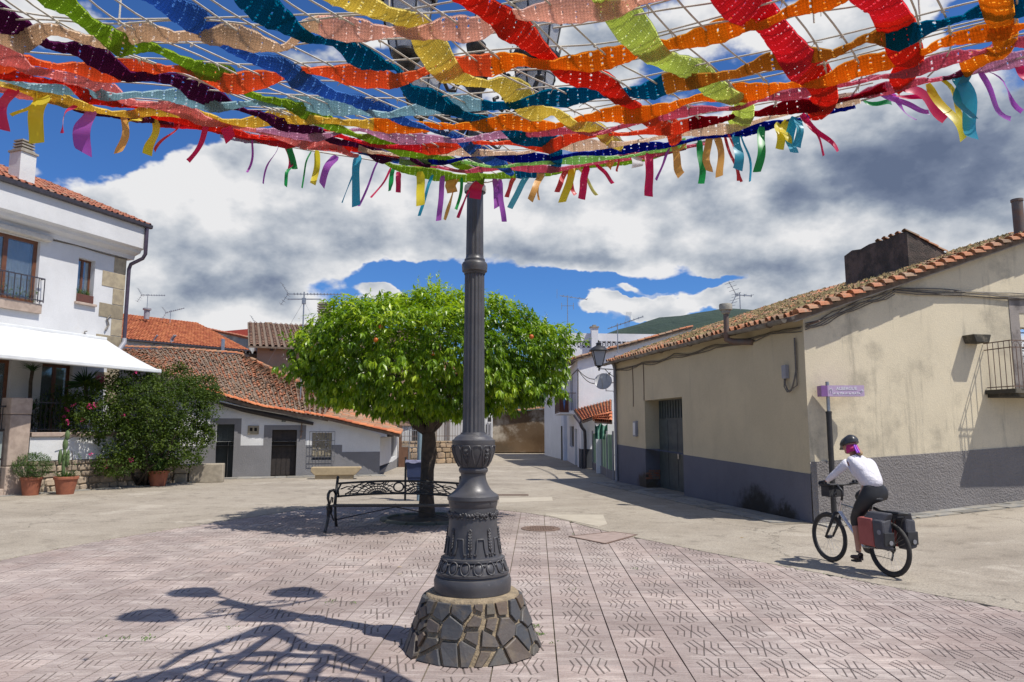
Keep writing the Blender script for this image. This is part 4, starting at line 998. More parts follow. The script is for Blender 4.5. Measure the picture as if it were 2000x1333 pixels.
# grey painted door surrounds
for h_, w_, tp in ((hd1, .22, .22), (hd2, .30, .18)):
    mb = MB(); ww.mesh(mb, h_[0] - w_, h_[1] + w_ * 1.1, zl, h_[3] + tp, [h_], .010, .008); mb.build('door_surround', M_GREYB, wh)
M_DOORD = simple('dark_green_door', (.022, .032, .035), (.015, .022, .024), .5, scale=12, bump=.1)
mb = MB(); ww.box(mb, hd1[0], hd1[1], 0, hd1[3], -.3, -.25); d1o = mb.build('door', M_DOORD, wh)
for k in range(3): m2 = MB(); W_ = (hd1[1] - hd1[0]) / 3; ww.box(m2, hd1[0] + W_ * k + .04, hd1[0] + W_ * (k + 1) - .04, 1.05, hd1[3] - .12, -.25, -.225); m2.build('door_panel', M_DOORD, d1o)
mb = MB(); ww.box(mb, hd2[0], hd2[1], 0, hd2[3], -.28, -.22); d2o = mb.build('door', M_WOODD, wh)
for k in range(5): m2 = MB(); W_ = (hd2[1] - hd2[0]) / 5; ww.box(m2, hd2[0] + W_ * k + .008, hd2[0] + W_ * (k + 1) - .008, .06, .9, -.22, -.2); m2.build('plank', M_WOODD, d2o)
for k in range(5): m2 = MB(); ww.box(m2, hd2[0] + W_ * k + .008, hd2[0] + W_ * (k + 1) - .008, .93, hd2[3] - .04, -.22, -.2); m2.build('plank', M_WOODD, d2o)
# shuttered window with iron grille
M_SHUT = simple('straw_shutter', (.34, .295, .21), (.26, .225, .16), .8, scale=9, bump=.3)
mb = MB(); ww.box(mb, hw[0], hw[1], hw[2] + .12, hw[3], -.1, -.05); sh = mb.build('shutter', M_SHUT, wh)
for k in range(4): m2 = MB(); W_ = (hw[1] - hw[0]) / 4; ww.box(m2, hw[0] + W_ * k + .02, hw[0] + W_ * (k + 1) - .02, hw[2] + .18, hw[3] - .06, -.05, -.03); m2.build('shutter_panel', M_SHUT, sh)
gr = empty('window_grille', ww.p(hw[0], hw[2])); gr.parent = wh; gr.location = ww.p(hw[0], hw[2]) - WLOC[wh.name]; WLOC[gr.name] = ww.p(hw[0], hw[2])
M_GRIL = simple('grey_iron', (.10, .10, .11), (.14, .14, .15), .5, bump=.05)
mb = MB()
for zz in (hw[2] - .05, hw[2] + .12, hw[2] + .42, hw[3] - .3, hw[3] + .05): mb.bar(ww.p(hw[0] - .1, zz, .12), ww.p(hw[1] + .1, zz, .12), .012, .02); 
for uu in (hw[0] - .1, hw[1] + .1):
    for zz in (hw[2] - .05, hw[3] + .05): mb.bar(ww.p(uu, zz, .12), ww.p(uu, zz, 0), .014, .014)
mb.build('grille_rail', M_GRIL, gr)
for k in range(9):
    uu = hw[0] - .1 + (hw[1] - hw[0] + .2) * k / 8; m2 = MB(); m2.bar(ww.p(uu, hw[2] - .05, .12), ww.p(uu, hw[3] + .05, .12), .012, .012)
    if k in (2, 5): 
        for q in range(7): m2.sphere(ww.p(uu + .05 + .03 * math.sin(q * 2), hw[2] + .35 + q * .11, .13), .028, 6, 4, (1, .4, 1.2))
    m2.build('grille_bar', M_GRIL, gr)
# vent box, house number, horseshoe-like stain of a nail plate, eave beam
vu, vz = ww.uz(495, 840); mb = MB(); ww.box(mb, vu - .2, vu + .2, vz - .17, vz + .16, 0, .05); vb = mb.build('vent_box', M_SHUT, wh, bevel=.01)
for k in (-1, 1): m2 = MB(); ww.box(m2, vu + k * .08 - .05, vu + k * .08 + .05, vz - .05, vz + .08, .05, .055); m2.build('vent_hole', M_DARKIN, vb)
nu_, nz_ = ww.uz(554, 822); mb = MB(); ww.box(mb, nu_ - .075, nu_ + .075, nz_ - .05, nz_ + .05, 0, .015); npl = mb.build('number_plate', simple('dark_blue_enamel', (.04, .06, .07), (.03, .05, .06), .3, bump=0), wh)
def text_obj(s, size, M, mat, parent, name='lettering', ext=.0015, align='CENTER', bold=0):
    cu = bpy.data.curves.new(name, 'FONT'); cu.body = s; cu.size = size; cu.extrude = ext; cu.align_x = align; cu.align_y = 'CENTER'; cu.offset = bold
    o = bpy.data.objects.new(name, cu); COL.objects.link(o); dg = bpy.context.evaluated_depsgraph_get(); me = bpy.data.meshes.new_from_object(o.evaluated_get(dg)); bpy.data.objects.remove(o)
    me.materials.clear(); me.materials.append(mat); return place(name, me, parent, M)
text_obj('23', .085, frame(ww.p(nu_, nz_, .017), ww.d, Vector((0, 0, 1)), ww.n), M_PLASTW, npl)
mb = MB(); pts = [ww.p(ww.uz(px, py)[0], ww.uz(px, py)[1] - .12, .16) for px, py in ((425, 780), (480, 795), (540, 808), (612, 822))]
mb.tube(pts, [.07, .1, .1, .06], 8); mb.build('eave_beam', M_WOODD, wh)
mb = MB(); pts = [ww.p(ww.uz(px, py)[0], ww.uz(px, py)[1] - .02, .26) for px, py in ((428, 783), (480, 795), (540, 806), (605, 816))]; mb.tube(pts, .035, 8); mb.build('eave_gutter', M_GALV, wh)
mb = MB(); q = ww.uz(589, 835); mb.tube([ww.p(q[0], q[1] + .3, .08), ww.p(q[0], q[1] - .2, .05), ww.p(q[0] - .02, q[1] - .4, .06)], .02, 6); mb.box(ww.p(q[0], q[1] - .15, .08), (.14, .04, .04)); mb.build('iron_bracket', M_RUST, wh)
# roofs
def fr(px, py, Y): return AY(px, py, Y)
front = [fr(286, 716, 24.7), fr(389, 760, 26.75), fr(512, 797, 27.35), fr(640, 817, 28.2)]
back = [fr(180, 678, 33), fr(330, 683, 34.5), fr(470, 693, 36), fr(655, 785, 33.5)]
front = [p + ww.n * .22 for p in front]
def pw(L, u):
    t = min(.9999, max(0, u)) * (len(L) - 1); i = int(t); return L[i].lerp(L[i + 1], t - i)
def S_w(u, v): p = pw(front, u).lerp(pw(back, u), v); p = p.copy(); p.z += .05 * math.sin(u * 11 + v * 3) * (.3 + v) + .04 * mnoise.noise(Vector((u * 8, v * 8, 1))); return p
wrf = roof_sheet('roof', S_w, 12, 6, M_ROOFBED, wh, .12)
tiled_roof(wrf, S_w, 44, 24, M_RT_OLD, 0, cap=180, seed=31, jit=.035, lift=.01)
mf = [fr(632, 815, 28.1) + ww.n * .2, fr(781, 850, 28.75) + ww.n * .2]; mk = [fr(655, 785, 33.5), fr(786, 842, 34.3)]
def S_w2(u, v):                                               # v=0 is the low right-hand eave
    return mf[1].lerp(mf[0], v).lerp(mk[1].lerp(mk[0], v), u)
wrf2 = roof_sheet('side_roof', S_w2, 4, 4, M_ROOFBED, wh, .10)
tiled_roof(wrf2, S_w2, 26, 11, M_RT_OLD, 0, cap=110, seed=37, jit=.025, lift=.01)
def edge_tiles(pts, parent, mat, n, size=1.0, rise=.03, rev=False, name='edge_tile', tilt=0):
    me = barrel(.2, .15, .4).data(name, mat); r = random.Random(n)
    for k in range(n):
        a = pw(pts, k / n); b = pw(pts, min(1, (k + 1.15) / n)); y = (b - a); L = y.length; y.normalize()
        if rev: y = -y; a = b
        x = y.cross(Vector((0, 0, 1))).normalized(); z = x.cross(y); y = (y - z * tilt).normalized(); z = x.cross(y); a = a + z * tilt * .3 + x * (r.uniform(-.015, .015) if tilt else 0)
        place(name, me, parent, frame(a + Vector((0, 0, rise + r.uniform(-.008, .008))), x * size, y * (L / .4), z * size))
edge_tiles_later()
edge_tiles(front[1:] , wrf, M_RT_NEW, 22, 1.1, .05)
edge_tiles(mf[::-1], wrf2, M_RT_NEW, 11, 1.1, .05)
edge_tiles(back[::-1], wrf, M_RT_OLD, 40, 1.2, .06)
# the rear of the low house, out of sight
mb = MB(); mb.quad(back[3], back[2], back[2] - Vector((0, 0, 5)), back[3] - Vector((0, 0, 4))); mb.quad(back[0], back[1], back[1] - Vector((0, 0, 6)), back[0] - Vector((0, 0, 6))); mb.quad(back[1], back[2], back[2] - Vector((0, 0, 5.5)), back[1] - Vector((0, 0, 6))); mb.build('rear_wall', M_WHITE2, wh)
# ================================================================ generic house: front wall + side + roof
def house_box(name, a, b, depth, z0, zf, roof_m, wall_m, label, ridge=1.2, ov=.25, tiles=(20, 8), group=None, side_n=9, cap=0, seed=1, flat=False, holes=()):
    """walls round a rectangle a-b x depth; the roof rises from the front eave to the back"""
    W = Wall(a, b); root = empty(name, W.a, label=label, cat='house', group=group); nb = -W.n * depth
    mb = MB(); W.mesh(mb, 0, W.L, z0, zf, holes, 0, .2)
    A, B = W.p(0, z0), W.p(W.L, z0); up = Vector((0, 0, zf - z0)); rg = Vector((0, 0, ridge))
    mb.quad(B, B + nb, B + nb + up + rg, B + up); mb.quad(A + nb, A, A + up, A + nb + up + rg); mb.quad(B + nb, A + nb, A + nb + up + rg, B + nb + up + rg)
    mb.build('wall', wall_m, root)
    if not flat:
        r0 = W.p(-ov, zf - .02, ov) - Vector((0, 0, ridge * ov / depth)); r1 = W.p(W.L + ov, zf - .02, ov) - Vector((0, 0, ridge * ov / depth)); r2 = r1 + nb * (1 + ov / depth) + rg * (1 + ov / depth); r3 = r0 + nb * (1 + ov / depth) + rg * (1 + ov / depth)
        S = bil(r0 + Vector((0, 0, .1)), r1 + Vector((0, 0, .1)), r2 + Vector((0, 0, .1)), r3 + Vector((0, 0, .1))); rf = roof_sheet('roof', S, 1, 1, M_ROOFBED, root, .09)
        tiled_roof(rf, S, tiles[0], tiles[1], roof_m, 0, cap=cap, seed=seed, jit=.008, lift=.015)
        return root, W, rf, S
    return root, W, None, None

# ---- white building with the orange roof, over the low house
YA = 44
pa = AY(205, 655, 42); pb2 = AY(478, 684, 49)
oh, Wo, orf, So = house_box('orange_roof_house', (pa.x, pa.y), (pb2.x, pb2.y), 7.5, 3, (pa.z + pb2.z) / 2 - .1, M_RT_NEW, M_WHITE, 'long white house with a fresh orange tile roof rising behind the mossy roof', ridge=2.6, tiles=(44, 18), cap=0, seed=3)
for px in (300, 333, 336):
    uu, zz = Wo.uz(px, 668); m2 = MB(); m2.tube([Wo.p(uu + .1, Wo.uz(px, 660)[1] + .15, .25), Wo.p(uu, Wo.uz(px, 664)[1], .06), Wo.p(uu, 3.2, .06)], .055, 6); m2.build('downpipe', M_PIPE, oh)
mb = MB(); mb.bar(Wo.p(-.2, (pa.z + pb2.z) / 2 - .13, .34), Wo.p(Wo.L + .2, (pa.z + pb2.z) / 2 - .13, .34), .12, .10); mb.build('gutter', M_GUTTER, oh)
uu, zz = Wo.uz(429, 676); mb = MB(); mb.lathe([(.13, 0), (.13, .9), (.05, .95)], Wo.p(uu, zz - .5, .4), 10); mb.build('steel_vent', M_STEELW, oh, smooth=40)
def flue(name, px, y0, y1, Y, r_, mat, label, cap=True):
    b_ = AY(px, y1, Y); t_ = AY(px, y0, Y); mb = MB(); h_ = t_.z - b_.z
    mb.lathe([(r_, 0), (r_, h_ * .8), (r_ * 1.5, h_ * .82), (r_ * 1.5, h_ * .97), (r_ * .6, h_)], b_, 12); o = mb.build(name, mat, None, smooth=40, origin=b_); return tag(o, label, 'flue')
flue('chimney_pipe', 286, 602, 624, 49, .18, M_PIPE, 'short grey chimney pipe with cap on the orange roof, under the leftmost antenna')
# ---- grey gable with red edge, red and white wall behind
def wallslab(name, pts, Y, th, mat, label, cat='wall', d=(0, 1, 0)):
    P = [AY(x, y, Y if not isinstance(Y, (list, tuple)) else Y[i]) for i, (x, y) in enumerate(pts)]; c = P[0].copy(); c.z = 0
    o = MB().prism(P, Vector(d) * th).build(name, mat, None, origin=c, fix=True); return tag(o, label, cat)
gy = wallslab('grey_gable_house', [(345, 640), (380, 638), (487, 662), (487, 700), (345, 700)], [56, 56, 54, 54, 56], 7, M_GREYW, 'weathered grey gable end with thin red tile edge behind the orange roof', 'house')
WLOC[gy.name] = gy.location.copy()
P = [AY(250, 619, 56), AY(330, 630, 56), AY(400, 644, 55), AY(490, 663, 54)]
rg_ = MB(); rg_.tube([p + Vector((0, 0, .05)) for p in P], .10, 6); rg_.build('red_verge', M_RT_NEW, gy)
edge_tiles([p + Vector((0, -.1, .05)) for p in P], gy, M_RT_MID, 40, 1.3, .05, name='verge_tile')
bk, Wb, brf, Sb = house_box('far_red_trim_house', (AY(484, 664, 60).x, 60), (AY(545, 664, 60).x, 60), 8, 3, AY(484, 646, 60).z, M_RT_NEW, M_WHITE, 'small white house end with bright red painted verge left of the tan house', ridge=.2, tiles=(10, 10), ov=.1)
wallslab('red_painted_parapet', [(405, 650), (484, 643), (486, 660), (480, 664)], [59.5, 59.5, 59.5, 59.5], .3, simple('red_paint', (.42, .06, .035), (.34, .05, .03), .7), 'bright red painted parapet wedge in front of the small white house end', 'parapet')
# ---- tan house with brown tile roof
ta = AY(503, 680, 36); tb = AY(760, 640, 46)
th_, Wt, trf, St = house_box('tan_house', (ta.x, 36), (ta.x + 9.0, 39.5), 7, 2, AY(503, 680, 36).z + .1, M_RT_BRN, M_BROWNW, 'tan plastered house with brown tile roof, partly hidden by the orange tree', ridge=2.1, tiles=(36, 16), ov=.45, seed=8)
for k in range(9): m2 = MB(); Wt.box(m2, .6 + k * 1.0, .75 + k * 1.0, AY(503, 680, 36).z - .12, AY(503, 680, 36).z + .06, 0, .4); m2.build('rafter_end', M_WOODD, th_)
sh_w, Wq, _, _ = house_box('lean_to', (ta.x - 1.0, 36.6), (ta.x + .2, 37), 3, 2, AY(490, 691, 36).z, M_RT_OLD, M_BROWNW, 'tiny lean-to with dark tiled edge at the left corner of the tan house', ridge=.3, tiles=(5, 6), ov=.2)
cp = AY(634, 622, 41); mb = MB(); mb.box(cp + Vector((0, 0, -.8)), (.62, .62, 2.2)); chn = mb.build('brick_chimney', simple('brown_block', (.26, .20, .15), (.2, .15, .11), .9, scale=8), None, origin=cp); tag(chn, 'square brown chimney with slatted grey cap at the upper left of the orange tree', 'chimney')
for k in range(4): m2 = MB(); m2.box(cp + Vector((0, 0, .38 + k * .14)), (.72, .72, .07)); m2.box(cp + Vector((0, 0, .45 + k * .14)), (.5, .5, .08)); m2.build('cap_slab', M_CONC, chn)
# ---- beige house with shutters, rubble wall and railing behind the tree
bg_, Wg2, gf, Sg = house_box('beige_house', (-6.1, 44), (-2.45, 46), 8, 0, 5.2, M_RT_OLD, M_BEIGEW, 'beige house with red-brown shutters glimpsed between tree trunk and lamp post', ridge=2, tiles=(16, 10), ov=.3)
M_SHR = simple('red_brown_shutter', (.25, .10, .06), (.19, .075, .045), .7, scale=10)
for (x0, x1, y0, y1) in ((866, 880, 797, 848), (886, 901, 797, 848), (838, 850, 800, 848)):
    a_ = Wg2.uz(x0, y0)[0]; b_ = Wg2.uz(x1, y0)[0]; z1 = Wg2.uz(x0, y0)[1]; z0 = Wg2.uz(x0, y1)[1]
    mb = MB(); Wg2.box(mb, a_ - .04, b_ + .04, z0, z1, .0, .06); s_ = mb.build('window_shutter', M_SHR, bg_)
    for k in range(8): m2 = MB(); Wg2.box(m2, a_, b_, z0 + (z1 - z0) * (k + .1) / 8, z0 + (z1 - z0) * (k + .8) / 8, .06, .09); m2.build('shutter_slat', M_SHR, s_)
sw = empty('stone_garden_wall', (-5.3, 36, 0), label='ochre rubble stone garden wall with thin railing behind the orange tree trunk', cat='wall')
s1 = Wall((-6.4, 37.0), (-2.35, 38.6)); mb = MB(); s1.box(mb, 0, s1.L, 0, 1.2, -.4, -.03); mb.build('mortar_core', M_MORTAR, sw)
M_RUB2 = simple('ochre_rubble', (.46, .33, .20), (.27, .20, .14), .9, scale=3, bump=.4, rvar=.3)
rubble(s1, s1.L, 1.2, sw, M_RUB2, 5, smin=.25, smax=.55, hmin=.2, hmax=.34)
mb = MB(); mb.bar(s1.p(0, 1.45, -.2), s1.p(s1.L, 1.45, -.2), .03); mb.bar(s1.p(0, 2.2, -.2), s1.p(s1.L, 2.2, -.2), .03)
for k in range(30): mb.bar(s1.p(.05 + k * .145, 1.2, -.2), s1.p(.05 + k * .145, 2.35, -.2), .018)
mb.build('railing', M_RUST, sw)
# ---- gate between low house and garden wall
ga = AY(781, 840, 34.6); gg = empty('garden_gate', (ga.x, 34.6, 0), label='grey barred garden gate with brown lower panel right of the low house', cat='gate')
W3 = Wall((-5.45, 34.6), (-4.1, 34.9))
mb = MB(); W3.box(mb, 0, .14, 0, 2.0, -.05, .05); W3.box(mb, 0.14, .5, 0, .95, -.02, .0); mb.build('brown_panel', simple('brown_steel', (.16, .08, .045), (.12, .06, .035), .6), gg)
mb = MB(); mb.bar(W3.p(.5, 0), W3.p(.5, 1.9), .05); mb.bar(W3.p(.1, 1.0), W3.p(.5, 1.0), .03)
for k in range(3): mb.bar(W3.p(.2 + k * .1, .95), W3.p(.2 + k * .1, 1.7), .016)
for zz in (.95, 1.75): mb.bar(W3.p(.5, zz), W3.p(W3.L, zz), .03)
for k in range(8): mb.bar(W3.p(.58 + k * .1, .0), W3.p(.58 + k * .1, 1.85), .016)
mb.build('gate_bars', M_GALV, gg)
bd_ = wallslab('grey_shed_wall', [(786, 838), (845, 836), (845, 905), (786, 905)], 40, 3, mat_wall('taupe_wall', (.24, .21, .17), (.15, .13, .1), .5), 'taupe shed wall behind the garden gate', 'wall')
# ---- low tiled roofs and white parapets glimpsed under the crown
lr, _, _, _ = house_box('low_shed_house', (AY(655, 800, 38).x, 38), (AY(800, 800, 38).x, 39), 6, 0, AY(760, 800, 38).z - .3, M_RT_OLD, M_WHITE2, 'low shed roof of old tiles just under the left half of the orange tree crown', ridge=1.3, tiles=(20, 12))
for px, y0, y1 in ((641, 783, 806), (690, 780, 812)):
    b_ = AY(px, y1, 36); t_ = AY(px, y0, 36); m2 = MB(); m2.lathe([(.13, 0), (.12, t_.z - b_.z), (.0001, t_.z - b_.z + .05)], b_, 10)
    tag(m2.build('white_vent_pipe', M_PLASTW, None, smooth=40, origin=b_), 'white vent pipe on the tile roof, the %s one under the crown' % ('left' if px < 660 else 'right'), 'vent pipe', 'white vent pipes under the tree crown')
# ---- white slim building left of the alley
sl, Wsl, _, _ = house_box('alley_house', (-1.6, 42), (-1.35, 50), 4, 0, 3.7, M_RT_NEW, M_WHITE, 'white house side on the left of the alley, right next to the lamp post', ridge=.6, tiles=(24, 6), ov=.2)
mb = MB(); mb.box((-2.6, 41.98, 1.7), (2.1, .2, 3.4)); mb.build('front_wall', M_WHITE, sl)
for y_ in (43.3, 46.0): m2 = MB(); m2.box((-1.5 + (y_ - 42) * .03, y_, 1.1), (.1, .9, 2.2)); m2.build('door', M_PIPE, sl)
mb = MB(); mb.box((-1.40, 44.6, 2.4), (.22, .1, .28)); mb.build('wall_lamp', M_IRON, sl)
# ---- end wall of the alley
ew = wallslab('alley_end_wall', [(955, 812), (1000, 806), (1055, 800), (1085, 797), (1125, 806), (1125, 884), (955, 884)], 54, 3, M_OLDW, 'tall crumbling brown-stained wall closing the far end of the alley', 'wall')
WLOC[ew.name] = ew.location.copy()
edge_tiles([AY(955, 811, 53.9), AY(1055, 799, 53.9), AY(1125, 804, 53.9)], ew, M_RT_OLD, 22, 1.9, .05, name='coping_tile')
w2 = house_box('far_white_house', (AY(1066, 790, 60).x, 60), (AY(1130, 790, 60).x, 60.2), 5, 0, AY(1080, 786, 60).z, M_RT_NEW, M_WHITE, 'small white far house with orange tile edge above the alley end wall', ridge=.5, tiles=(14, 8), ov=.1)

# ================================================================ white buildings on the right of the alley
M_WHB = mat_wall('bright_whitewash', (.80, .81, .83), (.55, .55, .55), .25, (.4, .4, .4), .2)
# back one with the breeze block band
Wc = Wall((3.2, 41.6), (13.0, 42.6)); cbz = Wc.uz(1120, 651)[1]
cb2 = empty('white_terrace_house', (3.2, 41.6, 0), label='tall white house with patterned vent blocks under its flat top, behind the street lantern', cat='house')
bz0, bz1 = Wc.uz(1180, 680)[1], Wc.uz(1180, 667)[1]
blocks = [(1126 + k * 9.7) for k in range(3)] + [(1166 + k * 9.7) for k in range(7)]
hl = []
for px in blocks:
    a_, b_ = Wc.uz(px, 675)[0], Wc.uz(px + 9.2, 675)[0]; hl.append((a_ + .01, b_ - .01, bz0, bz1))
mb = MB(); Wc.mesh(mb, 0, Wc.L, 0, cbz, hl, 0, .3); A, B = Wc.p(0, 0), Wc.p(Wc.L, 0); nb = -Wc.n * 9; up = Vector((0, 0, cbz))
mb.quad(B, B + nb, B + nb + up, B + up); mb.quad(A + nb, A, A + up, A + nb + up); mb.build('wall', M_WHB, cb2)
mb = MB(); Wc.box(mb, .1, Wc.L - .1, 0, cbz - .4, -8.8, -.6); mb.build('inner_shade', M_DARKIN, cb2)
for a_, b_, z0, z1 in hl:
    m2 = MB(); w_ = b_ - a_
    for (p, q) in (((a_, z0), (b_, z1)), ((a_, z1), (b_, z0))): m2.bar(Wc.p(p[0], p[1], -.06), Wc.p(q[0], q[1], -.06), .035, .05, up=Wc.n)
    m2.tube([Wc.p((a_ + b_) / 2 + w_ * .26 * math.cos(t), (z0 + z1) / 2 + w_ * .26 * math.sin(t), -.06) for t in [k * math.pi / 4 for k in range(9)]], .022, 4)
    m2.build('vent_block', M_WHB, cb2)
qa = Wc.uz(1153, 660); mb = MB(); Wc.box(mb, qa[0], Wc.uz(1166, 660)[0], cbz - 2.6, Wc.uz(1160, 642)[1], .0, .35); chw = mb.build('chimney', M_WHB, cb2); mb = MB(); zt_ = Wc.uz(1160, 642)[1]; Wc.box(mb, qa[0] - .05, Wc.uz(1166, 660)[0] + .05, zt_, zt_ + .08, -.05, .4); Wc.box(mb, qa[0] + .1, Wc.uz(1166, 660)[0] - .1, zt_ + .08, zt_ + .18, .05, .3); mb.build('chimney_cap', M_CONC, chw)
# blue-white next facade beyond, street side
mb = MB(); mb.box((3.9, 45, 3.1), (1.8, 6.6, 6.2)); o = mb.build('pale_blue_house', mat_wall('pale_blue_white', (.66, .71, .80), (.5, .52, .55), .3), None, origin=(3.9, 45, 0)); tag(o, 'narrow pale bluish white facade at the far right side of the alley', 'house')
for y_, z_, h_ in ((43, 1.0, 2.0), (44.5, 1.4, 1.2), (43.4, 4.4, 1.0)): m2 = MB(); m2.box((2.985, y_, z_), (.06, .7, h_)); m2.build('window', M_WOODD, o)
# nearer gable house
Wn = Wall((3.2, 34.5), (9.0, 35.3)); nb = empty('white_gable_house', (3.2, 34.5, 0), label='white house with street balcony behind the satellite dish, its gable edge tiled', cat='house')
WnS = Wall((3.2, 41.4), (3.2, 34.5))
z_a = Wn.uz(1130, 702)[1]; z_b = Wn.uz(1250, 668)[1]; ub = Wn.uz(1250, 668)[0]; zr2 = lambda u: z_a + (z_b - z_a) * u / ub
mb = MB(); mb.add([Wn.p(0, 0), Wn.p(Wn.L, 0), Wn.p(Wn.L, zr2(Wn.L)), Wn.p(0, zr2(0))], [(0, 1, 2, 3)])
dh = [hole(WnS, 1113.5, 735, 1119, 803), hole(WnS, 1113, 833, 1121, 873), hole(WnS, 1123, 838, 1127.5, 912)]
WnS.mesh(mb, 0, WnS.L, 0, z_a, dh, 0, .2); mb.build('wall', M_WHB, nb)
for h_, m_ in zip(dh, (M_PIPE, M_WOODD, M_WOODD)):
    m2 = MB(); WnS.box(m2, *h_, -.2, -.13); m2.build('shutter', m_, nb)
S_n = bil(Wn.p(-.25, zr2(0) - .02, .2), Wn.p(-.25, zr2(0) - .02, -6.5), Wn.p(Wn.L, zr2(Wn.L), -6.5), Wn.p(Wn.L, zr2(Wn.L), .2))
nrf = roof_sheet('roof', S_n, 1, 1, M_ROOFBED, nb, .1); tiled_roof(nrf, S_n, 28, 16, M_RT_OLD, 0, cap=0, seed=12)
edge_tiles([Wn.p(-.2, zr2(0) + .02, .15), Wn.p(Wn.L, zr2(Wn.L) + .02, .15)], nrf, M_RT_OLD, 17, 1.0, .02, name='edge_tile')
# its balcony
bf = Vector((2.85, 37.6, AY(1108, 806, 36).z)); bb = empty('balcony', bf); bb.parent = nb; bb.location = bf - WLOC[nb.name]; WLOC[bb.name] = bf
mb = MB(); mb.box((2.80, 37.8, bf.z), (.8, 4.4, .16)); mb.build('balcony_floor', M_WHB, bb)
rzz = AY(1108, 768, 35.6).z
for k in range(9): m2 = MB(); x_ = 2.42 + k * .09; m2.bar((x_, 35.62, bf.z + .08), (x_, 35.62, rzz), .02); m2.build('baluster', M_RUST, bb)
mb = MB(); mb.bar((2.4, 35.62, rzz), (3.2, 35.62, rzz), .035); mb.bar((2.4, 35.62, rzz), (2.4, 40, rzz), .035)
for k in range(24): mb.bar((2.4, 35.7 + k * .18, bf.z), (2.4, 35.7 + k * .18, rzz), .018)
mb.build('balcony_rail', M_RUST, bb)
mb = MB(); mb.box((2.60, 35.58, (bf.z + rzz) / 2), (.46, .02, rzz - bf.z)); cl = mb.build('brown_cloth', simple('brown_cloth', (.11, .04, .025), (.085, .03, .02), .9), bb)
mb = MB(); zc_ = (bf.z + rzz) / 2; mb.prism([(2.52, 35.562, zc_ + .38), (2.60, 35.562, zc_ + .30), (2.68, 35.562, zc_ + .38), (2.655, 35.562, zc_ + .05), (2.60, 35.562, zc_ - .40), (2.545, 35.562, zc_ + .05)], (0, .006, 0)); mb.build('blue_emblem', simple('blue_cloth', (.07, .17, .42), (.05, .12, .3), .8), bb)
# small red-roofed house and dark downpipe
Wm = Wall((3.2, 33.2), (6.6, 33.8)); sm = empty('small_red_roof_house', (3.2, 33.2, 0), label='small white house with two low red tile roofs beside the green fence', cat='house')
zt0 = Wm.uz(1150, 818)[1]
mb = MB(); Wm.mesh(mb, 0, Wm.L, 0, zt0, [], 0, .2); WmS = Wall((3.2, 34.4), (3.2, 33.2)); WmS.mesh(mb, 0, 1.2, 0, zt0, [], 0, .1); mb.build('wall', M_WHB, sm)
mb = MB(); Wm.mesh(mb, 0, Wm.L, 0, .9, [], .01, .1); WmS.mesh(mb, 0, 1.2, 0, .9, [], .01, .1); mb.build('plinth', simple('near_black_plinth', (.045, .05, .06), (.035, .04, .05), .8), sm)
q0, q1, q2, q3 = AY(1121, 806, 32.6), AY(1193, 790, 31.2), AY(1193, 781, 33.5), AY(1121, 800, 35.0)
P0_, P1_ = AY(1138, 823, 31.6), AY(1195, 803, 30.4)
S_m = bil(P0_, P1_, AY(1195, 781, 34.0), AY(1121, 801, 34.8)); mrf = roof_sheet('roof', S_m, 2, 2, M_ROOFBED, sm, .1); tiled_roof(mrf, S_m, 12, 9, M_RT_NEW, 0, cap=108, seed=15, jit=.006, lift=.02)
S_m2 = bil(AY(1161, 823, 28.8), AY(1196, 825, 26.4), AY(1196, 806, 27.2), AY(1161, 816, 30.2)); mr2 = roof_sheet('porch_roof', S_m2, 2, 2, M_ROOFBED, sm, .08); tiled_roof(mr2, S_m2, 9, 3, M_RT_NEW, 0, cap=60, seed=16, jit=.006, lift=.02)
mb = MB(); mb.box((4.15, 29.9, 1.0), (1.3, .15, 2.0)); mb.build('porch_wall', M_WHB, sm)
mb = MB(); mb.tube([AY(1122, 812, 32.4), AY(1133, 826, 32), AY(1136, 834, 32.6), AY(1142, 842, 33), AY(1143, 860, 33), AY(1143, 915, 33.0)], .075, 8); mb.build('downpipe', M_GUTTER, sm, smooth=50)
# green corrugated fence with posts
fn = empty('green_fence', (3.72, 30, 0), label='pale green panel fence between the cream building and the small red-roofed house', cat='fence')
Wf = Wall((3.74, 33.0), (3.68, 25.9)); M_GRF = mat_wall('green_panel', (.24, .36, .25), (.13, .2, .13), .6, (.08, .1, .06), .5, bs=3)
for k in range(9):
    m2 = MB(); u0 = Wf.L * k / 9 + .02; u1 = Wf.L * (k + 1) / 9 - .02; m2.M = None
    for q in range(8): a_ = u0 + (u1 - u0) * q / 8; b_ = u0 + (u1 - u0) * (q + 1) / 8; Wf.box(m2, a_, b_, .32, 1.62, -.01 + .015 * (q % 2), .01 + .015 * (q % 2))
    m2.build('fence_panel', M_GRF, fn)
for k in range(5): m2 = MB(); u0 = Wf.L * k / 4; m2.bar(Wf.p(u0, 0, .04), Wf.p(u0, 1.75, .04), .06); m2.build('fence_post', M_PIPE, fn)
mb = MB(); Wf.box(mb, 0, Wf.L, 0, .31, -.1, .06); mb.build('low_wall', M_GREYB, fn)
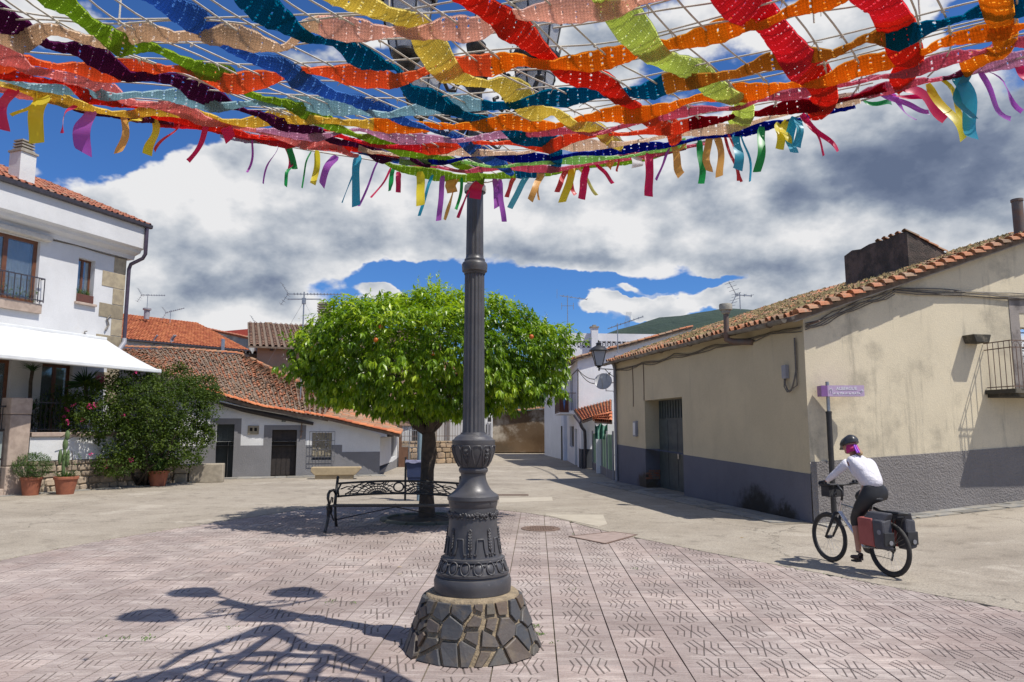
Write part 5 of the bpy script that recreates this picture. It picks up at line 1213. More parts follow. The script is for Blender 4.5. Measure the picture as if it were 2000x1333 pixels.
# green net behind the fence
mb = MB(); vs = []
for i in range(9):
    for j in range(5): vs.append(AY(1162 + i * 3.1, 830 + j * 7 + (3 * math.sin(i * 1.3) if j == 0 else 0), 28.6 + .12 * math.sin(i * 2.1)))
vs += [v + Vector((0, .03, 0)) for v in vs]
mb.add(vs, [(i * 5 + j, i * 5 + j + 1, (i + 1) * 5 + j + 1, (i + 1) * 5 + j) for i in range(8) for j in range(4)] + [(45 + i * 5 + j, 45 + (i + 1) * 5 + j, 45 + (i + 1) * 5 + j + 1, 45 + i * 5 + j + 1) for i in range(8) for j in range(4)])
o = mb.build('green_net', simple('green_shade_net', (.05, .20, .14), (.20, .40, .32), .9, scale=6), None, origin=(4.0, 28.6, 0)); tag(o, 'teal green shade net hanging under the small red porch roof', 'net')
# wires across the alley
mb = MB()
for k in range(2): a_ = AY(1129, 722, 34.4); b_ = AY(1192, 728 + 3 * k, 25.6); mb.tube([a_.lerp(b_, t) - Vector((0, 0, (.35 + .15 * k) * 4 * t * (1 - t))) for t in [i / 14 for i in range(15)]], .02, 5)
o = mb.build('overhead_wire', M_CABLE, None, origin=(3.3, 30, 4)); tag(o, 'pair of dark wires sagging between the white gable house and the cream building', 'wire')
mb = MB(); mb.tube([AY(1108, 742, 37), AY(1129, 721, 34.3), AY(1129, 800, 34.3)], .03, 5); mb.build('facade_wire', M_CABLE, nb)

# ================================================================ street lantern and dish on the far corner of the cream building
def lantern(parent, base, s=1.0, glass=None):
    """four-sided tapering lantern standing on point base; returns parts under parent"""
    g = MB(); b0, b1, h_ = .105 * s, .215 * s, .50 * s
    c = base + Vector((0, 0, .12 * s))
    q = [Vector((i * b0, j * b0, 0)) for i, j in ((-1, -1), (1, -1), (1, 1), (-1, 1))]; w_ = [Vector((i * b1, j * b1, h_)) for i, j in ((-1, -1), (1, -1), (1, 1), (-1, 1))]
    for k in range(4): m2 = MB(); m2.prism([c + q[k] * .97, c + q[(k + 1) % 4] * .97, c + w_[(k + 1) % 4] * .97, c + w_[k] * .97], (q[k] + q[(k + 1) % 4]).normalized() * -.006); m2.build('lantern_pane', glass or M_LGLASS, parent)
    for k in range(4): g.bar(c + q[k], c + w_[k], .022 * s); g.bar(c + q[k], c + q[(k + 1) % 4], .02 * s); g.bar(c + w_[k], c + w_[(k + 1) % 4], .03 * s)
    g.build('lantern_frame', M_IRON, parent)
    t = MB(); t.lathe([(b1 * 1.5, h_ - .01), (b1 * 1.5, h_ + .02), (b1 * 1.15, h_ + .10 * s), (b1 * .55, h_ + .17 * s), (b1 * .42, h_ + .18 * s), (b1 * .40, h_ + .24 * s), (b1 * .5, h_ + .25 * s), (b1 * .12, h_ + .30 * s), (b1 * .14, h_ + .34 * s), (.001, h_ + .38 * s)], c, 16); t.build('lantern_cap', M_IRON, parent, smooth=30)
    t = MB(); t.lathe([(.001, -.17 * s), (.025 * s, -.16 * s), (.035 * s, -.13 * s), (.02 * s, -.10 * s), (.03 * s, -.07 * s), (.09 * s, -.05 * s), (.06 * s, -.02 * s), (b0 * 1.3, .0)], c, 16); t.build('lantern_knob', M_IRON, parent, smooth=30)
def mat_lglass():
    m, n, b, o = newmat('frosted_lantern_glass'); n.put(b.inputs['Base Color'], (.62, .64, .68)); n.put(b.inputs['Roughness'], .35)
    t = n.new('ShaderNodeBsdfTranslucent'); n.put(t.inputs[0], (.75, .77, .8, 1)); mx = n.new('ShaderNodeMixShader'); n.put(mx.inputs[0], .5)
    n.l.new(b.outputs[0], mx.inputs[1]); n.l.new(t.outputs[0], mx.inputs[2]); n.l.new(mx.outputs[0], o.inputs[0]); return m
M_LGLASS = mat_lglass()
lp = AY(1170, 722, 24.9); sl_ = empty('street_lantern', lp, label='black wall lantern on a bracket at the far corner of the cream building', cat='lantern')
lantern(sl_, lp + Vector((0, 0, 0)), 1.05)
cw_ = wf.p(.05, AY(1190, 722, 25.2).z, 0)
mb = MB(); e_ = Vector((lp.x, lp.y, cw_.z)); mb.bar(e_, cw_, .03); mb.tube([e_ + (cw_ - e_) * .35, e_ + (cw_ - e_) * .6 + Vector((0, 0, -.15)), cw_ + Vector((0, 0, -.3))], .014, 5); mb.bar(cw_ + Vector((-.02, 0, .5)), cw_ + Vector((-.02, 0, -.9)), .03); mb.tube([e_, e_ + Vector((0, 0, .08))], .02, 6); mb.build('bracket', M_IRON, sl_)
dp = AY(1178, 745, 24.8); ds = empty('satellite_dish', dp, label='grey satellite dish below the black wall lantern', cat='satellite dish')
mb = MB(); M = (Vector((-.25, -.9, .35))).to_track_quat('Z', 'Y').to_matrix().to_4x4(); M.translation = dp; mb.M = M
mb.lathe([(.001, -.07), (.12, -.062), (.22, -.04), (.30, -.0), (.31, .0), (.30, .012), (.22, -.028), (.12, -.05), (.001, -.058)], (0, 0, 0), 24, cap=False); mb.M = None
mb.build('dish', simple('dish_grey', (.46, .46, .47), (.38, .38, .40), .5, scale=4, bump=0), ds, smooth=40)
mb = MB(); tip = M @ Vector((0, -.02, .36)); mb.bar(M @ Vector((0, -.3, .0)), tip, .02); mb.box(tip, (.07, .07, .09)); mb.tube([M @ Vector((0, 0, -.06)), M @ Vector((0, 0, -.18)), wf.p(.05, dp.z - .02, 0)], .02, 6); mb.bar(dp + Vector((.1, .05, -.35)), dp + Vector((.12, .05, .3)), .025); mb.bar(dp + Vector((.1, .05, -.33)), wf.p(.06, dp.z - .33, 0), .02); mb.build('dish_arm', M_GALV, ds)

# ================================================================ antennas
def antenna(px, ytop, ybase, Y, boom, ang, n_el, label, el=.28, extra=None, rise=0.0, refl=True, r_=.022):
    b = AY(px, ybase, Y); t = AY(px, ytop, Y); root = empty('tv_antenna', b, label=label, cat='antenna', group='television antennas on the roofs')
    mb = MB(); mb.tube([b, Vector((b.x, b.y, t.z + .1))], r_, 6); mb.build('mast', M_GALV, root)
    d = Vector((math.cos(ang), math.sin(ang), rise)).normalized(); pr = Vector((-d.y, d.x, 0)).normalized(); a = Vector((b.x, b.y, t.z)) - d * boom * .28
    m2 = MB(); m2.bar(a, a + d * boom, .035)
    m2.build('boom', M_GALV, root)
    m3 = MB()
    for k in range(n_el): c = a + d * boom * (.12 + .87 * k / max(1, n_el - 1)); m3.bar(c - pr * el * .5 + Vector((0, 0, .02)), c + pr * el * .5 + Vector((0, 0, .02)), .014); m3.bar(c - Vector((0, 0, .05)), c + Vector((0, 0, .06)), .02)
    m3.build('elements', M_GALV, root)
    if refl:
        m4 = MB()
        for sg_ in (1, -1):
            for k in range(4): p = a + d * (.05 - .09 * k) + Vector((0, 0, sg_ * (.05 + .13 * k))); m4.bar(p - pr * .3, p + pr * .3, .012)
            m4.bar(a + d * .05, a + d * (-.25) + Vector((0, 0, sg_ * .48)), .02)
        m4.build('reflector', M_GALV, root)
    if extra: extra(root, b, t, d, pr)
    return root
antenna(287, 577, 604, 48, 1.55, .1, 9, 'small television antenna on the chimney pipe, leftmost of the roof antennas')
antenna(332, 609, 631, 50, 1.3, .12, 9, 'small tilted television antenna on the orange roof, second from left', rise=.28)
def two(root, b, t, d, pr):
    m = MB(); p = Vector((b.x, b.y, t.z)); m.bar(p + Vector((-.7, 0, -.22)), p + Vector((.75, 0, -.22)), .04); m.box(p + Vector((0, 0, -.3)), (.14, .14, .26)); m.build('lower_bar', M_GALV, root)
    m = MB()
    for dx in (-2.6, 2.2): m.bar(p + Vector((0, 0, -.3)), Vector((b.x + dx, b.y + .8, b.z + .35)), .008)
    m.build('guy_wire', M_GALV, root)
antenna(586, 575, 796, 30.3, 2.62, .05, 17, 'tall antenna mast with long multi-element boom left of the orange tree', el=.24, extra=two, r_=.03)
def ora(root, b, t, d, pr):
    m = MB(); p = Vector((b.x, b.y, t.z)); m.box(p + d * .5, (.42, .12, .12)); m.build('dipole_box', simple('faded_orange_plastic', (.55, .30, .10), (.45, .25, .09), .6), root)
antenna(507, 632, 668, 44, 1.3, .06, 6, 'short antenna with orange dipole box on the far white house end', extra=ora)
def vhf(root, b, t, d, pr):
    m = MB(); p = Vector((b.x, b.y, t.z))
    for dx in (-.35, .35):
        for z_ in (-.55,): m.bar(p + Vector((dx, 0, z_ - .22)), p + Vector((dx, 0, z_ + .18)), .03)
    m.bar(p + Vector((-.38, 0, -.55)), p + Vector((.38, 0, -.55)), .025); m.bar(p + Vector((-.62, 0, -.1)), p + Vector((-.62, 0, .45)), .02); m.build('side_dipole', M_GALV, root)
antenna(1109, 580, 652, 41.8, 1.7, .2, 4, 'slim mast antenna on the white house right of the orange tree crown', el=.5, refl=False, extra=vhf, rise=-.1)
def zig(root, b, t, d, pr):
    m = MB(); p = Vector((b.x, b.y, t.z)) + d * .35
    for k in range(6): c = p + Vector((-.02 + k * .045, 0, -.2)); m.bar(c, c + Vector((.12, 0, .72)), .012)
    m.build('vertical_elements', M_GALV, root)
antenna(1207, 636, 690, 33, 1.75, -.3, 8, 'antenna with slanting stubby boom behind the street lantern', rise=.30, refl=False, extra=zig)
antenna(1446, 577, 606, 26, .7, .3, 3, 'tiny antenna peeking over the mossy roof right of the flue pipe', el=.3, refl=True, r_=.018)

# ================================================================ hills
M_HILL = simple('forested_hill', (.016, .034, .027), (.028, .050, .032), .95, scale=.006, bump=.8, bscale=.03, bdist=12, detail=8)
mb = MB(); vs = []; KA = 160; prof = []
for i in range(KA + 1):
    az = -math.pi * .75 + 1.5 * math.pi * i / KA; pxx = 1000 + F * math.tan(az) if abs(az) < 1.3 else None
    hgt = 120 + 15 * mnoise.noise(Vector((az * 3, 0, 5)))
    if pxx is not None:
        for (cx, w_, hh) in ((1460, 290, 180), (1150, 230, 60)):
            hgt += hh * math.exp(-((pxx - cx) / w_) ** 2)
    hgt += 9 * mnoise.noise(Vector((az * 40, 0, 1))) + 4 * mnoise.noise(Vector((az * 130, 0, 1)))
    for j in range(14):
        t = j / 13; D = 1350 + 900 * t; z = hgt * math.sin(min(1, t * 1.5) * math.pi / 2) * (1 if t < .7 else 1 - .5 * (t - .7)) ; z += 10 * t * mnoise.noise(Vector((az * 25, t * 6, 3)))
        vs.append((D * math.sin(az), D * math.cos(az), z - 1))
mb.add(vs, [(i * 14 + j, (i + 1) * 14 + j, (i + 1) * 14 + j + 1, i * 14 + j + 1) for i in range(KA) for j in range(13)])
tag(mb.build('hills', M_HILL, smooth=True), kind='structure')
# ================================================================ leaves
def leaf(mb, c, d, up, L, w, fold=.25, droop=.2):
    """folded pointed leaf from c along d"""
    x = d.cross(up)
    if x.length < 1e-4: x = d.orthogonal()
    x.normalize(); n_ = x.cross(d).normalized()
    m = c + d * L * .45 + n_ * (-droop * L * .08); t = c + d * L + n_ * (-droop * L * .5)
    a = m + x * w * .5 + n_ * fold * w * .5; b = m - x * w * .5 + n_ * fold * w * .5
    k = len(mb.v); mb.v += [c, a, m, b, t]; mb.r += [mb.cur] * 5; mb.f += [[k, k + 1, k + 2], [k + 2, k + 1, k + 4], [k, k + 2, k + 3], [k + 3, k + 2, k + 4]]; mb.mi += [mb.m] * 4
def rv_(r): 
    while True:
        v = Vector((r.uniform(-1, 1), r.uniform(-1, 1), r.uniform(-1, 1)))
        if .05 < v.length < 1: return v.normalized()
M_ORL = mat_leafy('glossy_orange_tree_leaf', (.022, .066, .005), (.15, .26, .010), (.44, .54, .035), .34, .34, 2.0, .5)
M_BARK = simple('dark_bark', (.085, .062, .045), (.05, .038, .03), .9, scale=9, bump=.8, bdist=.02)
M_ORANGE = simple('orange_peel', (.60, .15, .012), (.48, .11, .01), .45, scale=4, bump=.2, bscale=90, bdist=.002)
TB = Vector((-1.74, 14.85, 0)); CC = Vector((-1.58, 14.25, 3.22))
ot = empty('orange_tree', TB, label='round-headed orange tree with glossy green crown behind the iron bench', cat='tree')
r = random.Random(4)
def crownR(d):                                               # lumpy flattened crown, flat-ish underside
    k = 1 + .20 * mnoise.noise(d * 2.3 + Vector((3, 1, 2))) + .12 * mnoise.noise(d * 5.0) 
    e = Vector((d.x * 2.74, d.y * 2.3, d.z * (1.24 if d.z > 0 else 1.22)))
    if d.z < 0:                                              # square the shoulder of the underside
        s = (abs(d.x) ** 3 + abs(d.y) ** 3 + abs(d.z) ** 3) ** (-1 / 3); e = Vector((d.x * 2.70, d.y * 2.2, d.z * 1.12)) * (1 + (s - 1) * .80)
    else:
        s = (abs(d.x) ** 2.6 + abs(d.y) ** 2.6 + abs(d.z) ** 2.6) ** (-1 / 2.6); e = e * (1 + (s - 1) * .95)
    return e * k
mb = MB(); inner = []
lumps = [(rv_(r), r.uniform(.16, .42)) for _ in range(95)]
for k in range(6200):
    d = rv_(r)
    if r.random() < .12 and d.z < -.3: continue
    depth = 1 - abs(r.gauss(0, .11)) if r.random() < .78 else r.uniform(.45, .92)
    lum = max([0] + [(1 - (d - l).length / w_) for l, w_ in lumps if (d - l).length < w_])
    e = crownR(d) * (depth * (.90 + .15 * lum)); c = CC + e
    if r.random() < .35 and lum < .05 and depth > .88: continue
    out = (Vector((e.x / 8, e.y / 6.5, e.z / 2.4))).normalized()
    ax = (out + rv_(r) * .55 + Vector((0, 0, .25))).normalized(); nl = r.randint(6, 9); base = .10 + .42 * r.random() ** 1.3 + .35 * lum + (.16 if d.z > .35 else 0)  # lighter leaf colour on lumps and upper crown paints in the sunlit top
    for q in range(nl):
        a = q * 2.4 + r.uniform(-.4, .4); s = ax.orthogonal().normalized(); t = ax.cross(s)
        dd = (s * math.cos(a) + t * math.sin(a)) * r.uniform(.5, 1.0) + ax * r.uniform(.1, .9) + Vector((0, 0, -.50 - (.45 if d.z < .1 else 0)))
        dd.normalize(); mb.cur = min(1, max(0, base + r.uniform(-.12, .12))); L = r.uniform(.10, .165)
        leaf(mb, c + ax * (.012 * q) + rv_(r) * .02, dd, Vector((0, 0, 1)) + rv_(r) * .4, L, L * .40, .3, r.uniform(.1, .8))
# sprigs standing out at the top
for k in range(60):
    a = r.uniform(0, 6.28); d = Vector((math.cos(a) * r.uniform(0, .75), math.sin(a) * r.uniform(0, .6), 1)).normalized(); c = CC + crownR(d) * .95; h_ = r.uniform(.10, .30)
    if abs(d.x + .05) < .22: h_ *= 1.5
    tilt = Vector((r.uniform(-.35, .35), r.uniform(-.3, .3), 1)).normalized()
    for q in range(int(h_ * 42)):
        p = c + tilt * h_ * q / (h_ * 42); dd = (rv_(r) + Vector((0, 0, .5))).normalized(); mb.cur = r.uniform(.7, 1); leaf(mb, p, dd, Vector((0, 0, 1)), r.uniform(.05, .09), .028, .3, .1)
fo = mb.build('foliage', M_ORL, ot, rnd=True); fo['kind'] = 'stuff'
mb = MB()
def limb(a, b, r0, r1, seed, n=7, wob=.05):
    rr_ = random.Random(seed); a = Vector(a); b = Vector(b); pts = [a.lerp(b, i / n) + rv_(rr_) * wob * (1 if 0 < i < n else 0) for i in range(n + 1)]; mb.tube(pts, [r0 + (r1 - r0) * (i / n) ** .8 for i in range(n + 1)], 10); return pts
trunk = [TB + Vector((0, 0, -.05)), TB + Vector((0, 0, .1)), TB + Vector((-.01, 0, .5)), TB + Vector((.0, 0, 1.0)), TB + Vector((.03, 0, 1.35)), TB + Vector((.02, -.02, 1.7)), TB + Vector((-.02, -.05, 2.0)), TB + Vector((.03, -.1, 2.4))]
mb.tube(trunk, [.22, .175, .145, .135, .165, .135, .12, .10], 14)
K0 = TB + Vector((.0, -.03, 1.75))
for i, e in enumerate([(-1.5, -.3, 1.3), (1.4, .2, 1.45), (.4, -1.4, 1.3), (-.4, 1.3, 1.3), (1.0, -1.0, 1.5), (-1.1, .8, 1.6), (.2, .1, 2.2), (-.9, -1.2, 1.5)]):
    L_ = limb(K0, K0 + Vector(e), .10, .03, i)
    for q in range(3): limb(L_[4 + q % 3], L_[4 + q % 3] + Vector((r.uniform(-.8, .8), r.uniform(-.8, .8), r.uniform(0, .7))), .03, .008, i * 7 + q, 4, .03)
mb.build('trunk', M_BARK, ot, smooth=True)
M_LEMON = simple('yellow_fruit', (.75, .48, .04), (.65, .4, .03), .45, scale=4, bump=.1)
def fruit(px, py, mat, rad=.043):
    d = ray(px, py).normalized(); c0 = Vector((0, 0, H)); t = 8.0
    while t < 20:
        p = c0 + d * t; e = p - CC; q = e.normalized()
        if e.length < crownR(q).length * .93: break
        t += .02
    p = c0 + d * (t - .02); m2 = MB(); m2.sphere(p, rad, 12, 8); m2.build('orange_fruit', mat, ot, smooth=True)
for px, py in ((734, 664), (744, 638), (846, 690), (1038, 658)): fruit(px, py, M_ORANGE, .042 if py != 720 else .03)
fruit(608, 682, M_LEMON, .045)
mb = MB(); r = random.Random(8); M_BLOS = simple('white_blossom', (.75, .74, .62), (.6, .6, .45), .8, bump=0)
for k in range(170):
    d = rv_(r); 
    if d.y > .2: continue
    c = CC + crownR(d) * 1.0
    for q in range(6): leaf(mb, c + rv_(r) * .05, rv_(r), Vector((0, 0, 1)), .032, .018, .1, 0)
o = mb.build('blossom', M_BLOS, ot); o['kind'] = 'stuff'
# round kerb and soil round the trunk
tc = TB.copy(); kb = empty('tree_pit_kerb', tc, label='round grey kerb ring with bare soil around the foot of the orange tree', cat='kerb')
M_KERB = simple('mossy_kerb', (.17, .16, .14), (.11, .12, .08), .9, scale=5, bump=.5, rvar=.15)
for k in range(10):
    a0_ = 2 * math.pi * k / 10 + .012; a1_ = 2 * math.pi * (k + 1) / 10 - .012; m2 = MB(); n_ = 4; vs = []
    for i in range(n_ + 1):
        a = a0_ + (a1_ - a0_) * i / n_
        for rr_, zz in ((.80, -.03), (.80, .045), (.93, .045), (.95, -.03)): vs.append(tc + Vector((math.cos(a) * rr_, math.sin(a) * rr_, zz)))
    m2.add(vs, [(i * 4 + q, i * 4 + (q + 1) % 4, (i + 1) * 4 + (q + 1) % 4, (i + 1) * 4 + q) for i in range(n_) for q in range(4)] + [(0, 1, 2, 3), tuple(n_ * 4 + q for q in (3, 2, 1, 0))]); m2.build('kerb_block', M_KERB, kb, fix=True)
mb = MB(); mb.lathe([(.81, .006), (.5, .03), (.3, .05), (.001, .06)], tc, 28, cap=False); mb.build('soil', simple('dark_soil', (.075, .055, .04), (.05, .04, .03), .95, scale=18, bump=.6), kb)

# ================================================================ bougainvillea
M_BUSH = mat_leafy('bougainvillea_leaf', (.022, .046, .004), (.060, .100, .008), (.13, .17, .016), .65, .32, 2.5)
M_BRACT = simple('magenta_bract', (.50, .02, .14), (.38, .015, .11), .7, bump=0)
bb0 = wt.p(wt.L * .72, 0, .2); bs = empty('bougainvillea', bb0, label='large sprawling bougainvillea bush spilling over the terrace wall, few magenta bracts', cat='bush')
mb = MB(); fl_ = MB(); r = random.Random(12)
lobes = [((290, 800), 23.0, 1.25, 1.05), ((230, 790), 22.4, 1.0, .9), ((175, 810), 21.8, .8, .75), ((350, 800), 23.6, 1.05, 1.0), ((385, 765), 24.2, .7, .55), ((395, 815), 24.4, .5, .45), ((300, 870), 23.0, 1.15, .85), ((240, 860), 22.4, .8, .65), ((355, 880), 23.6, .75, .6), ((340, 745), 24.4, .75, .5), ((255, 745), 23.2, .8, .4), ((225, 905), 22.0, .6, .35), ((150, 800), 21.6, .45, .4), ((285, 835), 23.0, 1.3, 1.1), ((405, 770), 24.6, .55, .3), ((395, 850), 24.3, .42, .35)]
for (px, py), Y, rx, rz_ in lobes:
    c0 = AY(px, py, Y); nL = int(400 * rx * rz_ + 80)
    for k in range(nL):
        d = rv_(r); q = 1 - abs(r.gauss(0, .16)) + .14 * mnoise.noise(d * 3 + c0)
        c = c0 + Vector((d.x * rx, d.y * rx * .8, d.z * rz_)) * q
        if c.z < .15: continue
        base = .12 + .6 * r.random() ** 1.2; ax = (d + rv_(r) * .8).normalized()
        for i in range(r.randint(5, 8)):
            dd = (rv_(r) + ax * .7 + Vector((0, 0, -.1))).normalized(); mb.cur = min(1, max(0, base + r.uniform(-.15, .15))); leaf(mb, c + rv_(r) * .09, dd, rv_(r) + Vector((0, 0, 1)), r.uniform(.06, .105), r.uniform(.04, .06), .2, .3)
def shoot(a, b, n, spread=.1):
    for k in range(n):
        t = k / n; c = a.lerp(b, t) + Vector((0, 0, .25 * math.sin(t * math.pi))) + rv_(r) * spread; mb.cur = r.uniform(.2, .8)
        for i in range(4): leaf(mb, c + rv_(r) * .06, rv_(r), Vector((0, 0, 1)), r.uniform(.05, .09), .045, .2, .3)
for a, b in (((380, 760, 24.2), (436, 805, 24.2)), ((380, 760, 24.2), (420, 745, 24.4)), ((395, 830, 24.3), (412, 880, 24.3)), ((170, 790, 21.8), (118, 790, 21.3)), ((175, 820, 21.8), (115, 835, 21.2)), ((200, 760, 22), (150, 770, 21.6)), ((350, 900, 23.5), (392, 905, 24)), ((270, 910, 22.6), (190, 925, 21.9)), ((330, 735, 24), (365, 722, 24.3)), ((395, 850, 24.3), (415, 855, 24.3))):
    shoot(AY(*a), AY(*b), 70)
for px, py in ((144, 792), (130, 801), (126, 814), (131, 825), (175, 792), (181, 794), (186, 791), (200, 741), (203, 737), (196, 735), (192, 738), (207, 743), (212, 736), (198, 746), (255, 898), (209, 911), (205, 901), (178, 888), (241, 811), (265, 728), (174, 797), (160, 820)):
    c = AY(px, py, (21.2 if px < 190 else 21.9) if py > 760 or px > 230 else 22.6)
    for i in range(13): leaf(fl_, c + rv_(r) * .055, rv_(r), Vector((0, 0, 1)), .055, .045, .2, .1)
o = mb.build('foliage', M_BUSH, bs, rnd=True); o['kind'] = 'stuff'; o = fl_.build('bracts', M_BRACT, bs); o['kind'] = 'stuff'
mb = MB()
for k in range(9):
    a = bb0 + Vector((r.uniform(-.2, .2), r.uniform(-.2, .2), .0)); c = AY(r.uniform(200, 380), r.uniform(760, 860), r.uniform(22.5, 24)); mb.tube([a, a.lerp(c, .35) + rv_(r) * .2, a.lerp(c, .7) + rv_(r) * .2, c], [.05, .035, .02, .01], 6)
mb.tube([AY(118, 855, 20.9), AY(140, 842, 21.1), AY(165, 828, 21.5), AY(180, 830, 21.7)], .012, 5); mb.tube([AY(125, 862, 20.9), AY(150, 850, 21.1), AY(178, 828, 21.6)], .01, 5); mb.build('stems', M_BARK, bs, smooth=True)

# ================================================================ potted plants
def pot(name, px, py, r0, r1, h_, label, mat=None):
    c = G(px, py); root = empty(name, c, label=label, cat='potted plant', group='potted plants in front of the terrace')
    mb = MB(); mb.lathe([(r0, 0), (r0 * 1.02, .02), (r1 * .94, h_ * .84), (r1 * .97, h_ * .84), (r1 * 1.03, h_ * .86), (r1 * 1.03, h_ - .01), (r1, h_), (r1 * .93, h_), (r1 * .90, h_ * .9)], c, 28, cap=True); mb.build('pot', mat or M_TERRA, root, smooth=35)
    mb = MB(); mb.lathe([(r1 * .9, h_ * .9), (.001, h_ * .92)], c, 20, cap=False); mb.build('potting_soil', M_SOIL, root); return root, c + Vector((0, 0, h_ * .92))
M_SHRUB = mat_leafy('small_shrub_leaf', (.025, .06, .012), (.055, .115, .02), (.11, .19, .04), .5, .25, 4)
M_BLADE = mat_leafy('strap_leaf', (.02, .05, .02), (.04, .10, .035), (.07, .15, .05), .45, .2, 3)
M_CACT = simple('cactus_green', (.11, .17, .06), (.08, .12, .045), .7, scale=12, bump=.2)
p1, c1 = pot('potted_shrub', 59, 968, .19, .27, .50, 'terracotta pot with bushy small-leaved shrub, leftmost pot beside the granite pillar')
mb = MB(); r = random.Random(20)
for k in range(620):
    d = rv_(r); c = c1 + Vector((0, 0, .34)) + Vector((d.x * .50, d.y * .45, d.z * .36)) * (1 - abs(r.gauss(0, .22)))
    b_ = r.random()
    for i in range(6): mb.cur = min(1, b_ * .8 + r.random() * .2); leaf(mb, c + rv_(r) * .04, (rv_(r) + d * .6 + Vector((0, 0, .3))).normalized(), Vector((0, 0, 1)), r.uniform(.04, .075), .018, .2, .1)
o = mb.build('foliage', M_SHRUB, p1, rnd=True); o['kind'] = 'stuff'
def strap(mb, c, a, L, w, lean, droop, n=6):
    d = Vector((math.cos(a), math.sin(a), 0)); s = Vector((-math.sin(a), math.cos(a), 0)); pts = []
    for i in range(n + 1):
        t = i / n; pts.append(c + d * (lean * L * t + droop * L * t * t * .6) + Vector((0, 0, L * (t - droop * t * t * .75))))
    vs = []
    for i, p in enumerate(pts): ww_ = w * (1 - (i / n) ** 2 * .95) / 2; vs += [p - s * ww_ + Vector((0, 0, ww_ * .5)), p, p + s * ww_ + Vector((0, 0, ww_ * .5))]
    mb.add(vs, [(3 * i + k, 3 * i + k + 1, 3 * i + k + 4, 3 * i + k + 3) for i in range(n) for k in range(2)])
p2, c2 = pot('potted_cactus', 127, 966, .21, .31, .50, 'terracotta pot with pale prickly pear cactus and grassy tufts, second pot from the left')
mb = MB(); mb.cur = .5
for (x, z, w_, h_) in ((-.1, 0, .075, .9), (-.1, .75, .10, .36), (-.06, 1.05, .09, .28), (-.22, .35, .07, .45), (.0, .3, .06, .5)):
    mb.sphere(c2 + Vector((x, 0, z + h_ / 2)), .5, 10, 8, (w_ * 1.6, .09, h_))
mb.build('cactus_pads', M_CACT, p2, smooth=True)
mb = MB()
for k in range(120): mb.cur = r.random(); q = r.uniform(0, 6.28); strap(mb, c2 + Vector((math.cos(q), math.sin(q), 0)) * r.uniform(0, .24), q, r.uniform(.15, .34), .014, r.uniform(.2, .9), r.uniform(.1, .6), 4)
for k in range(60):
    c = c2 + Vector((.12, 0, .5)) + rv_(r) * .22; mb.cur = r.random()
    for i in range(3): leaf(mb, c, rv_(r), Vector((0, 0, 1)), .05, .02)
o = mb.build('grass_tuft', M_SHRUB, p2, rnd=True); o['kind'] = 'stuff'
mb = MB(); mb.tube([c2 + Vector((.12, 0, 0)), c2 + Vector((.14, 0, .4)), c2 + Vector((.1, 0, .75))], .012, 5); mb.build('thin_stem', M_BARK, p2)
p3, c3 = pot('potted_agapanthus', 308, 950, .22, .32, .50, 'terracotta pot with long dark strap leaves in front of the bush, rightmost pot')
mb = MB()
for k in range(150): mb.cur = r.random(); q = r.uniform(0, 6.28); strap(mb, c3 + Vector((math.cos(q), math.sin(q), 0)) * r.uniform(0, .14), q, r.uniform(.45, .85), .035, r.uniform(.15, .7), r.uniform(.1, .75), 7)
o = mb.build('strap_leaves', M_BLADE, p3, rnd=True); o['kind'] = 'stuff'
# plants on the terrace
def terr(px, py, Y=22.2): return AY(px, py, Y)
yc = empty('terrace_yucca', terr(62, 830, 21.6), label='tall bare-stemmed yucca on the terrace just right of the granite pillar', cat='plant')
mb = MB(); mb.tube([terr(60, 838, 21.6), terr(58, 790, 21.6), terr(60, 745, 21.6), terr(64, 722, 21.6)], [.06, .05, .05, .05], 8); mb.build('stem', M_BARK, yc, smooth=True)
mb = MB()
for base, n_, L in ((terr(64, 724, 21.6), 60, .3), (terr(60, 800, 21.6), 70, .5)):
    for k in range(n_): mb.cur = r.random(); strap(mb, base + rv_(r) * .05, r.uniform(0, 6.28), r.uniform(L * .5, L), .035, r.uniform(.3, 1.4), r.uniform(.1, .9), 5)
o = mb.build('leaves', M_BLADE, yc, rnd=True); o['kind'] = 'stuff'
pm = empty('terrace_palm', terr(168, 800, 22.6), label='small fan palm under the awning above the bougainvillea', cat='palm')
mb = MB(); cpm = terr(168, 752, 22.8)
for k in range(130):
    mb.cur = r.random(); d = rv_(r); d.z = abs(d.z) * .9 - .15; d.normalize(); L = r.uniform(.45, .75); s = d.cross(Vector((0, 0, 1))).normalized() * .022
    mb.add([cpm - s, cpm + s, cpm + d * L * .6 + s * .8, cpm + d * L + Vector((0, 0, -.08)), cpm + d * L * .6 - s * .8], [(0, 1, 2, 3, 4)])
o = mb.build('fronds', M_BLADE, pm, rnd=True); o['kind'] = 'stuff'; mb = MB(); mb.tube([terr(166, 830, 22.8), cpm], .06, 8); mb.build('stem', M_BARK, pm)
tp = empty('terrace_shrub', terr(95, 820, 22.2), label='low dark plants behind the railing bars between yucca and palm', cat='plant')
mb = MB()
for px, py, Y, rd in ((95, 790, 22.4, .5), (120, 775, 22.6, .4), (75, 815, 22, .35), (110, 815, 22.2, .5), (140, 812, 22.3, .5)):
    c0 = terr(px, py, Y)
    for k in range(90):
        c = c0 + rv_(r) * rd * r.random() ** .4; mb.cur = r.random() * .7
        for i in range(4): leaf(mb, c + rv_(r) * .06, rv_(r), Vector((0, 0, 1)), .08, .035)
o = mb.build('foliage', M_BUSH, tp, rnd=True); o['kind'] = 'stuff'
